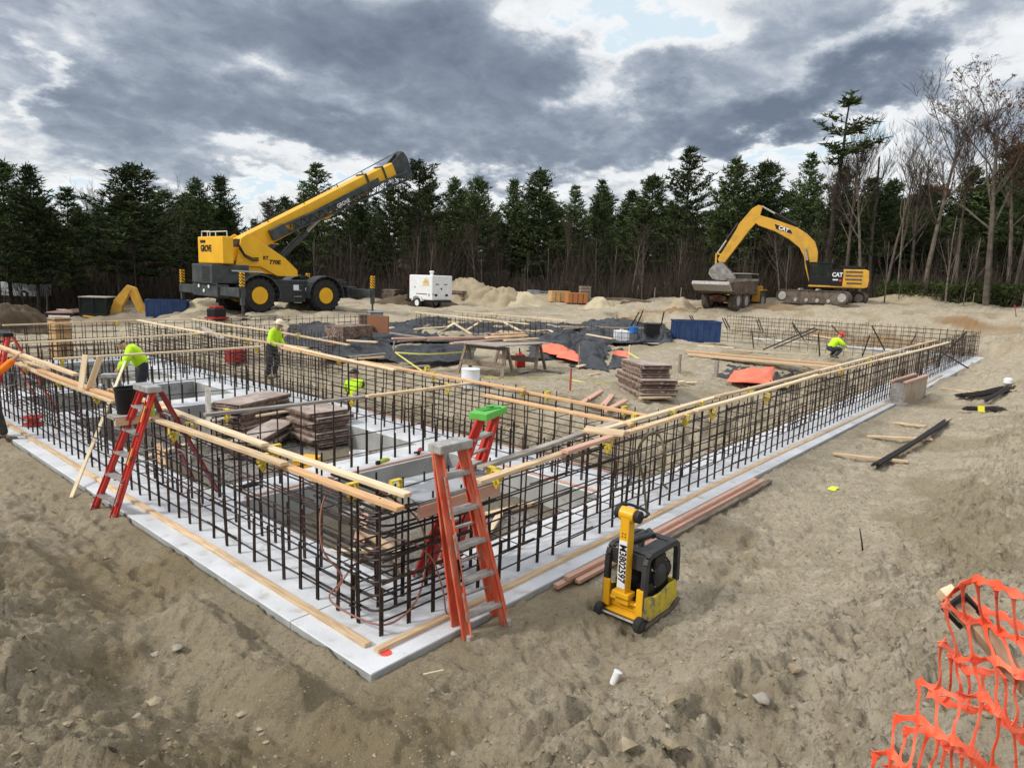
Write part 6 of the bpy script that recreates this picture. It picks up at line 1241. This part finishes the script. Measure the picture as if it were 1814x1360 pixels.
# keeper mark sprays, trash
for px, py, r, m, lb, nm in ((683,1155,.045,mat('spray_red', (.85,.08,.05), .8),'round red spray-paint dot on the footing at the near corner','paint_mark'),):
    p = G(px, py, .004); b = MB(); n = 22; b.add([(0, 0, 0)]+[(r*(1+.25*random.random())*math.cos(6.283*k/n), r*(1+.25*random.random())*math.sin(6.283*k/n), 0) for k in range(n)], [(0, 1+k, 1+(k+1) % n) for k in range(n)]); tag(b.build(nm, m, loc=p), lb, 'paint mark')
p = gp(1475, 868); b = MB(); b.prism([(-.1, 0), (.0, .0), (.12, .01), (.05, .012), (-.05, .02)], -.06, .05); tag(b.build('lime_scrap', mat('lime_scrap', (.65,.85,.05), .6), loc=(p.x, p.y, H(p.x, p.y)+.01)), 'lime plastic scrap on the sand left of the dunnage', 'scrap')
def f_cup(t): b = MB(); b.lathe([(.028, 0), (.036, .02), (.04, .12), (.043, .125), (.043, .135), (.03, .14)], (0, 0, 0), (.35, -.2, .9), 18); b.build('cup_body', m_white, t, smooth=True)
p = gp(1085, 1214); t = thing('paper_cup', 'crushed white paper cup half buried in the sand, lower centre', 'cup', (p.x, p.y, H(p.x, p.y)+.0), 0); f_cup(t); t.scale = (.85,)*3
for px, py, s, lb in ((1350,1245,.055,'pale rounded stone on the bank, lower right'),(276,1152,.04,'pale stone beside a darker one, lower left'),(315,1152,.045,'brown stone beside the pale one, lower left'),(1578,521,.5,'big white boulder on the far bank right of the excavator'),(1626,522,.9,'flat tan boulder near the far trees at the right'),(245,1288,.035,'small white pebble lower left'),(1385,1050,.03,'small grey stone on the right bank')):
    p = gp(px, py); b = MB(); b.lathe([(.01, 0)]+[(math.sin(math.pi*k/9)*1.0, (1-math.cos(math.pi*k/9))*.36) for k in range(1, 9)]+[(.01, .72)], (0, 0, 0), n=14); b.v = [(x*s*(1+.25*math.sin(3*y+px)), y*s*(1+.2*math.sin(5*x)), z*s*(1+.15*math.sin(4*x+y))) for x, y, z in b.v]
    tag(b.build('stone', m_rock, loc=(p.x, p.y, H(p.x, p.y)-.18*s), smooth='all', rotz=px), lb, 'stone')
p = gp(768, 1200); scrap(768, 1200, R(-25), .17, .005, 'thin pale stick on the sand below the near corner', m_woodpale, w=.012, h=.008, name='stick', cat='stick')
p = gp(1530, 975); b = MB(); b.tube([(0, 0, -.05), (-.02, .03, .12), (-.05, .06, .27)], [.012, .009, .005], 6); tag(b.build('twig', m_bark, loc=p), 'dark twig sticking out of the right bank', 'twig')
# yellow brackets under the boards
BR = MB(); BR.box((0, 0, .012), (.05, .11, .012)); BR.box((0, -.052, -.03), (.05, .010, .08)); BR.box((0, .052, -.03), (.05, .010, .08)); BR.box((0, 0, -.055), (.03, .11, .012)); bo_m = BR.build('clamp', m_yplastic).data
BP = MB(); BP.tube([(0, .0, -.055), (0, .03, -.10), (0, 0, -.17)], [.012, .022, .006], 6); BP.tube([(0, .0, -.055), (0, -.03, -.10), (0, 0, -.17)], [.012, .022, .006], 6); BP.tube([(-.035, 0, -.09), (.035, 0, -.09)], .012, 6); bp_m = BP.build('prong', m_yplastic).data
for o in list(bpy.data.objects):
    if o.name in ('clamp', 'prong'): bpy.data.objects.remove(o)
lbs = {0: 'near left cage', 1: 'right cage', 2: 'second wall', 3: 'cross boards', 4: 'far cages'}
for px, py, z, ax, g in [(623,868,ZB,1,0),(701,862,ZB,1,0),(466,815,ZB,1,0),(488,798,ZB,1,0),(337,757,ZB,1,0),(308,765,ZB,1,0),(172,702,ZB,1,0),(104,674,ZB,1,0),(46,650,ZB,1,0),(872,838,ZB,0,1),(880,845,ZB,0,1),(1077,786,ZB,0,1),(1214,742,ZB,0,1),(1262,731,ZB,0,1),(1190,734,ZB,0,1),(1240,718,ZB,0,1),(1330,692,ZB,0,1),(1358,703,ZB,0,1),(1396,677,ZB,0,1),(1490,657,ZB,0,1),(1540,641,ZB,0,1),
    (1124,742,ZB,1,2),(1106,727,ZB,1,2),(970,700,ZB,1,2),(926,693,ZB,1,2),(768,665,ZB,1,2),(757,655,ZB,1,2),(600,638,ZB,1,2),(440,603,ZB,1,2),(345,590,ZB,1,2),(402,733,ZB,0,3),(623,708,ZB,0,3),(793,686,ZB,0,3),(454,618,ZB,0,3),(110,640,ZB,0,3),(206,572,ZB,0,3),(408,577,ZB,1,4),(528,594,ZB,1,4),(872,568,ZB,1,4),(930,574,ZB,1,4),(880,557,ZB,1,4)]:
    p = G(px, py, z-.05); t = thing('board_clamp', 'small yellow clamp hanging under the boards of the '+lbs[g], 'clamp', (p.x, p.y, z), 0 if ax == 0 else R(90), 'yellow clamps on the '+lbs[g]); put('clamp', bo_m, t); put('prong', bp_m, t)
# ---------------------------------------------------------------- stakes, tape
def stake(px, py, h, lb, m=m_wooddark, w=.035, z=None, lean=(0, 0), tip=None):
    p = gp(px, py); t = thing('survey_stake', lb, 'stake', (p.x, p.y, Hs(p.x, p.y)-.05)); b = MB(); b.beam((0, 0, 0), (lean[0], lean[1], h), w, w); b.build('stake_post', m, t)
    if tip: b = MB(); b.beam(Vector((lean[0], lean[1], h))*.78, Vector((lean[0], lean[1], h))*1.01, w*1.25, w*1.25); b.build('painted_tip', tip, t)
    return t
stake(698,641,.75,'grey stake with yellow tape left of the sawhorse table',m_woodgrey); stake(1113,657,.8,'wooden stake holding yellow tape behind the plateau stack',m_wood,w=.05); stake(1025,652,.7,'thin brown stake before the peaked black sheet'); stake(1010,690,.55,'red-brown stake beside the fan of planks',mat('red_stake', (.35,.08,.05), .7)); stake(1203,660,.6,'short dark stake right of the plateau stack',w=.06)
stake(1716,590,1.1,'tall dark stake on the bank beyond the far right corner'); stake(1797,588,.8,'leaning stake with a red tip on the bank at the right edge',lean=(-.2,.15),tip=m_red); stake(1157,563,1.3,'tall thin stake on the far bank left of the blue skip',m_woodgrey); stake(1129,530,1.3,'pale stake left of the red trestle near the trees',m_woodgrey); stake(1176,530,1.5,'pale stake right of the red trestle near the trees',m_woodgrey); stake(1205,536,1.2,'pale stake left of the dump truck',m_woodgrey)
stake(1268,668,.55,'grey plank end standing by the red-orange tarp',m_woodgrey,w=.1)
def tapeline(lb, pts): b = MB(); P_ = smooth([G(*q) for q in pts], 4); [b.beam(P_[i], P_[i+1], .006, .035) for i in range(len(P_)-1)]; tag(b.build('barrier_tape', m_tape), lb, 'tape')
tapeline('yellow tape running right from the grey stake behind the table', [(700,624,1.0),(760,627,.98),(840,622,1.0)]); tapeline('yellow tape slanting down from the grey stake to the second wall', [(700,624,1.0),(730,645,1.05),(757,663,1.2)]); tapeline('yellow tape from the wooden stake down to the plateau stack', [(1113,624,1.05),(1140,640,.95),(1175,655,.9)]); tapeline('yellow tape lying on the dirt before the table', [(858,668,.55),(920,669,.53),(980,668,.52)]); tapeline('yellow tape on the dirt toward the plateau stack', [(1010,672,.55),(1050,679,.5),(1085,679,.5)])
# leaning black pipes on the far pit
for k, (px, py, qx, qy, z0, z1) in enumerate(((1128,577,1138,553,.9,1.6),(1118,577,1131,555,.9,1.6),(1171,577,1176,554,.9,1.6),(1233,577,1226,560,.9,1.5),(1230,575,1222,560,.9,1.5),(1293,582,1284,564,.8,1.5),(1288,582,1280,564,.8,1.5),(1352,588,1344,566,.6,1.4),(1347,586,1340,566,.6,1.4),(1425,603,1404,572,.4,1.4),(1412,590,1402,572,.6,1.4),(1492,598,1474,577,.4,1.2),(1567,620,1546,580,.2,1.3),(1335,616,1332,588,.1,1.0),(1452,630,1450,594,.0,1.0),(1528,630,1540,596,.0,1.0),(1612,612,1625,588,.1,1.1),(1660,640,1710,590,.0,1.3),(1715,652,1665,622,.05,.9),(1372,617,1478,571,.2,1.3),(1352,619,1440,582,.2,1.2))):
    a, e = G(px, py, z0), G(qx, qy, z1)
    if (e-a).length > 4: e = a+(e-a).normalized()*4
    d = (e-a).normalized(); e = e+d*.1; b = MB(); b.tube([a, e], .030, 8); tag(b.build('brace_bar', m_barnew, smooth=True), 'black brace bar leaning on the mats at the far end of the site', 'brace bar', 'black brace bars at the far end')
# ---------------------------------------------------------------- background stock
for k, (x0, y0, z0, x1, y1, z1, lb, m) in enumerate((
  (565,600,.75,625,592,.8,'short plank on the sheet right of the hooded worker',m_woodgrey),(600,585,.9,660,578,.9,'plank behind the brown box on the sheeting',m_woodpale),(705,605,.75,770,600,.8,'dark plank on the sheet left of the long lumber',m_wooddark),
  (735,583,.85,790,579,.85,'thin pale plank on the trench below the generator cage',m_woodpale),(860,590,.8,930,598,.75,'brown plank on the sheet behind the table top',m_wooddark),(1000,583,.85,1060,578,.9,'thin plank on the far sheet right of the zigzag row',m_woodgrey),
  (1040,592,.8,1085,600,.75,'short pale plank on the far sheet left of the white tank',m_woodpale),(540,590,.6,600,598,.6,'pale plank on the dark hump beside the hooded worker',m_woodpale),(690,652,.6,760,648,.6,'grey plank on the dirt left of the table legs',m_woodgrey),(760,575,.95,735,590,.7,'dark timber leaning in the trench below the generator',m_wooddark),
  (1190,628,.6,1235,640,.5,'muddy plank on the dirt edge before the blue skip',m_wooddark),(950,655,.55,1000,660,.52,'muddy plank on the dirt right of the table',m_wooddark),(1235,612,.6,1300,616,.6,'pale plank at the foot of the blue skip',m_woodpale),(1380,640,.5,1445,650,.45,'plank end poking from under the long fresh stack',m_wood))):
    board(G(x0, y0, z0), G(x1, y1, z1), lb, m=m, w=.15, h=.045, name='plank', cat='plank')
simple('open_top_crate', 'orange-brown wooden crate, left of a pair near the trees', 'crate', 990, 539, lambda t: [bx('crate_panel', (-.6+k*.4, 0, .42), (.34, .9, .8), m_ply, t, .01) for k in range(4)], R(-35)); simple('open_top_crate', 'reddish wooden crate, right of a pair near the trees', 'crate', 1020, 541, lambda t: [bx('crate_panel', (-.6+k*.4, 0, .40), (.34, .9, .76), mat('reddish_ply', (.42,.17,.06), .7), t, .01) for k in range(4)], R(-35))
for px, py, w, h, lb in ((978,527,.7,1.5,'grey concrete slab standing behind the left crate'),(1008,528,.7,1.5,'grey concrete slab standing behind the right crate'),(945,533,1.0,.8,'grey block left of the crates, first'),(962,532,1.0,.8,'grey block left of the crates, second'),(1044,539,.9,.5,'pale block at the right end of the crates')):
    simple('concrete_block', lb, 'block', px, py, lambda t, w=w, h=h: (bx('block_body', (0, 0, h/2), (w, .6, h), m_greyplate, t, .02), bx('block_cap', (0, 0, h+.02), (w*.9, .5, .04), m_greyplate, t)), R(-35))
simple('timber_stack', 'short stack of brown timber standing by the right crate', 'timber stack', 1035, 540, lambda t: [bx('timber', (0, 0, .12+k*.22), (.8, .5, .19), m_wooddark, t, .01) for k in range(6)], R(-35))
simple('work_trestle', 'small orange-red trestle on the bank near the trees', 'trestle', 1165, 529, lambda t: (bx('frame_post', (-.35, 0, .3), (.1, .1, .6), m_otarp, t), bx('frame_post', (.35, 0, .3), (.1, .1, .6), m_otarp, t), bx('frame_rail', (0, 0, .58), (.8, .1, .08), m_otarp, t), bx('frame_rail', (0, 0, .1), (.8, .1, .08), m_otarp, t)), R(-45))
simple('plywood_box', 'small yellow-brown plywood box on the far bank', 'box', 1108, 570, lambda t: (bx('box_side', (0, 0, .22), (.7, .4, .42), m_ply, t, .01), bx('box_lid', (0, 0, .45), (.74, .44, .03), m_ply, t)), R(-45))
p = DD(46, 500, 62); t = thing('white_trailer', 'white box trailer parked behind the trees at the far left', 'trailer', (p.x, p.y, DD(46, 527, 62).z), CY+R(90)); bx('trailer_box', (0, 0, .62), (2.6, 1.6, 1.0), m_white, t, .04); [wheel(t, (-.4, y, .28), .28, .2, m_white) for y in (-.75, .75)]
def mound(px, ytop, dist, r, lb, m, sx=1.):
    p = DD(px, 500, dist); h = DD(px, ytop, dist).z-Hs(p.x, p.y)+.05; n, k = 40, 18; b = MB(); b.v = []; sd_ = random.uniform(0, 50)
    for j in range(k+1):
        f = j/k
        for i in range(n):
            a = 6.283*i/n; rr = r*(f+.001)*(1+.18*math.sin(2*a+sd_)+.1*math.sin(5*a+sd_*2)); x, y = rr*math.cos(a)*sx, rr*math.sin(a)
            b.v.append((x, y, h*(.5+.5*math.cos(math.pi*f))**.85*(1+.22*math.sin(3*a+sd_+f*6)*f)+float(perlin(np.array([x*3+sd_]), np.array([y*3]))[0])*.5*h*(f+.15)*(1.05-f)-.12*f))
    for j in range(k):
        for i in range(n): b.f.append((j*n+i, j*n+(i+1) % n, (j+1)*n+(i+1) % n, (j+1)*n+i)); b.m.append(0)
    o = b.build('sand_pile', m, loc=(p.x, p.y, Hs(p.x, p.y)-.05), smooth='all'); o.rotation_euler = (0, 0, CY-R(90)); tag(o, lb, 'sand pile')
m_sand = mat('loose_sand', (.36,.30,.21), .95, (.29,.24,.16), 1.5, bump=.5, bscale=8, spec=.1); m_sandpale = mat('pale_sand', (.46,.40,.28), .95, (.38,.32,.22), 1.5, bump=.4, bscale=8, spec=.1); m_soil = mat('dark_spoil', (.075,.055,.038), .95, (.12,.09,.06), 1., bump=.6, bscale=5, spec=.1)
mound(372,528,41,1.9,'pale sand pile behind the left crane wheel',m_sandpale,1.3); mound(515,530,42,1.8,'pale sand pile behind the crane wheels',m_sandpale,1.3); mound(828,493,56,3.0,'conical grey pile topped with timbers right of the generator',m_sand,1.3); mound(866,508,52,2.0,'sand pile right of the timber-topped one',m_sand,1.2); mound(893,509,51,1.9,'middle sand pile of the row',m_sand,1.2); mound(925,517,51,2.0,'low sand pile at the end of the row',m_sandpale,1.4); mound(1066,526,50,1.3,'small pale pile right of the crates',m_sandpale,1.3); mound(1210,527,50,1.2,'grey pile left of the dump truck',m_sand,1.3)
mound(15,540,40,3.0,'low dark spoil heap at the far left',m_soil,1.3); mound(745,520,52,2.5,'low brown heap behind the generator',m_soil,1.6); mound(985,520,58,3.5,'broad rubble heap behind the crates',m_sand,1.8); mound(1100,527,56,3.0,'flat dirt heap between the crates and the dump truck',m_soil,1.8); mound(1640,519,60,2.5,'reddish low heap by the trees at the right',m_sand,2.)
for q, (a, c) in enumerate((((812,507,0),(830,492,0)),((845,508,0),(830,492,0)),((822,508,0),(831,493,0)))):
    p = DD(a[0], a[1], 56); e = DD(c[0], c[1], 56); b = MB(); b.beam(p, e, .16, .1); tag(b.build('timber', m_woodgrey), 'grey timber leaning on the conical pile', 'timber', 'timbers on the conical pile')
# ---------------------------------------------------------------- pebbles and clods: nobody could count them
def pebbles():
    g = np.random.default_rng(3); n = 5200; d = 1.8+g.exponential(4.5, n); a = R(40.65)+g.uniform(-R(46), R(46), n); x = CAM[0]+d*np.cos(a); y = CAM[1]+d*np.sin(a)
    ok = ~((x > -.1) & (y > -.1)); x, y, d = x[ok], y[ok], d[ok]; z = terrain(x, y); s = g.uniform(.003, .012, len(x))*(1+1.2*(g.random(len(x)) > .96)); V_ = []
    base = np.array([(1,0,0),(0,1,0),(-1,0,0),(0,-1,0),(0,0,.8),(0,0,-.8)]); F_ = [(0,1,4),(1,2,4),(2,3,4),(3,0,4),(1,0,5),(2,1,5),(3,2,5),(0,3,5)]
    for i in range(len(x)):
        b = base*s[i]*g.uniform(.6, 1.4, (6, 1)); r = g.uniform(0, 6.28); c, q = math.cos(r), math.sin(r); b = np.stack([b[:, 0]*c-b[:, 1]*q, b[:, 0]*q+b[:, 1]*c, b[:, 2]], 1)+(x[i], y[i], z[i])
        for f in F_: V_ += [b[f[0]], b[f[1]], b[f[2]]]
    o = bpy.data.objects.new('pebbles', tri_mesh('pebbles', np.array(V_), mat('pebble_stone', (.34,.30,.24), .9, (.20,.165,.12), 3))); COL.objects.link(o); tag(o, 'small stones and clods strewn over the sandy ground', 'pebbles', kind='stuff')
pebbles()
def clods():
    g = np.random.default_rng(9); n = 1500; d = 2.2+g.exponential(3.2, n); a = R(40.65)+g.uniform(-R(46), R(46), n); x = CAM[0]+d*np.cos(a); y = CAM[1]+d*np.sin(a)
    do = np.maximum(-x, -y); ok = (do > .9+.9*(x > 0)*(g.random(n) < .8)); x, y = x[ok], y[ok]; z = terrain(x, y); V_ = []
    ico = bmesh.new(); bmesh.ops.create_icosphere(ico, subdivisions=1, radius=1); P = np.array([v.co[:] for v in ico.verts]); F_ = [[v.index for v in f.verts] for f in ico.faces]; ico.free()
    for i in range(len(x)):
        s = g.uniform(.008, .022)*(1+1.3*(g.random() > .93)); b = P*s*g.uniform(.65, 1.25, (len(P), 1))*np.array([g.uniform(.8, 1.5), g.uniform(.8, 1.3), g.uniform(.5, .8)])+(x[i], y[i], z[i]+s*.15)
        for f in F_: V_ += [b[f[0]], b[f[1]], b[f[2]]]
    o = bpy.data.objects.new('soil_clods', tri_mesh('soil_clods', np.array(V_), mat('clod_soil', (.34,.285,.20), .95, (.22,.18,.12), 6, bump=.5, spec=.1))); COL.objects.link(o); tag(o, 'loose clods of sandy soil scattered on the banks', 'clods', kind='stuff')
clods()
# ---------------------------------------------------------------- orange safety netting
m_net = mat('orange_netting', (.90,.115,.05), .65, (.93,.21,.12), 22, spec=.15, col3=(.62,.07,.04), c3=(.58,.66), c3scale=35)
t = thing('fallen_fence_stake', 'square wooden stake with its cut end up, lying over the orange netting', 'stake', DD(1672, 1044, 1.24)); e = DD(1850, 1250, 1.17)-t.location
b = MB(); b.beam((0, 0, 0), e, .021, .021, roll=R(25)); b.build('stake_post', mat('brown_stake', (.36,.25,.16), .8, (.24,.16,.10), 30, stretch=(1,1,1)), t, bevel=.001); b = MB(); b.beam(-e.normalized()*.001, e.normalized()*.012, .0215, .0215, roll=R(25)); b.build('cut_end', m_woodpale, t); b = MB(); b.tube([e*.2+Vector((0, 0, .026)), e*.21+Vector((.02, -.02, .0)), e*.2+Vector((0, 0, -.026)), e*.19+Vector((-.02, .02, 0)), e*.2+Vector((0, 0, .026))], .005, 6); b.build('black_tie', m_blackpl, t)
def netting():
    b = MB(); rn = random.Random(4)
    starts = [(1674,1068),(1664,1134),(1632,1203),(1590,1270),(1545,1336),(1497,1402)]; cnts = [7,8,9,10,11,12]
    def K(i, j, lay):
        sx, sy = starts[j]; px = sx+i*34+6*math.sin(i*1.3+j*2)+lay*16; py = sy+i*15.5+9*math.sin(i*.9+j)+7*math.sin(i*2.1-j)+lay*22
        d = (1.165 if j < 2 else 1.19)-.012*j+.03*math.sin(i*.8+j*.7)+lay*.075+.006*i; return DD(px, py, d)
    def rib(pts, ws):
        o = len(b.v)
        for i, p in enumerate(pts):
            td = (pts[min(i+1, len(pts)-1)]-pts[max(i-1, 0)]).normalized(); s = td.cross(Vector(-FW)+Vector((.2*math.sin(i), .1, .15))).normalized(); b.v += [tuple(p-s*ws[i]), tuple(p+s*ws[i])]
        for i in range(len(pts)-1): b.f.append((o+2*i, o+2*i+1, o+2*i+3, o+2*i+2)); b.m.append(0)
    for lay in (0, 1):
        for j in range(len(starts)-(1 if lay else 0)):
            n = cnts[j]-(1 if lay else 0); pts = smooth([K(i, j, lay) for i in range(n)], 8); ws = [.0036+.0046*abs(math.cos(math.pi*(k/8)))**3+rn.uniform(-.0006, .0006) for k in range(len(pts))]
            if lay == 0 or j > 0: rib(pts, ws)
            if j+1 < len(starts) and (lay == 0 or j in (1, 3)):
                for i in range(n):
                    a = K(i, j, lay); i2 = min(i+(1 if lay else 1), cnts[j+1]-1); c = K(i2+rn.uniform(-.12, .12)*0, j+1, lay); m1 = a.lerp(c, .35)+Vector((rn.uniform(-.003, .003), rn.uniform(-.003, .003), -.003)); m2 = a.lerp(c, .7)+Vector((rn.uniform(-.003, .003), rn.uniform(-.003, .003), .001))
                    q = smooth([a, m1, m2, c], 3); n2 = len(q)-1; rib(q, [.0017+.0055*abs(2*k/n2-1)**4 for k in range(n2+1)])
    top = [(1678,1060,1.2),(1706,1036,1.16),(1732,1027,1.15),(1766,1036,1.15),(1796,1050,1.16),(1830,1066,1.17),(1860,1090,1.18)]
    q = smooth([DD(*v) for v in top], 8); rib(q, [.0036+.0046*abs(math.cos(math.pi*(k/8)))**3 for k in range(len(q))])
    for k in range(1, 6):
        a = DD(*top[k]); c = K(k, 0, 0); q = smooth([a, a.lerp(c, .5)+Vector((0, 0, -.012)), c], 4); n2 = len(q)-1; rib(q, [.0017+.0055*abs(2*i/n2-1)**4 for i in range(n2+1)])
    q = smooth([DD(1720,1062,1.24), DD(1745,1082,1.24), DD(1775,1090,1.25), DD(1800,1105,1.25), DD(1840,1125,1.26)], 8); rib(q, [.0036+.0046*abs(math.cos(math.pi*(k/8)))**3 for k in range(len(q))])
    o = b.build('safety_netting', m_net); sd_ = o.modifiers.new('thick', 'SOLIDIFY'); sd_.thickness = .0016; tag(o, 'bright orange plastic safety netting slumped over its stake, lower right', 'netting')
netting()
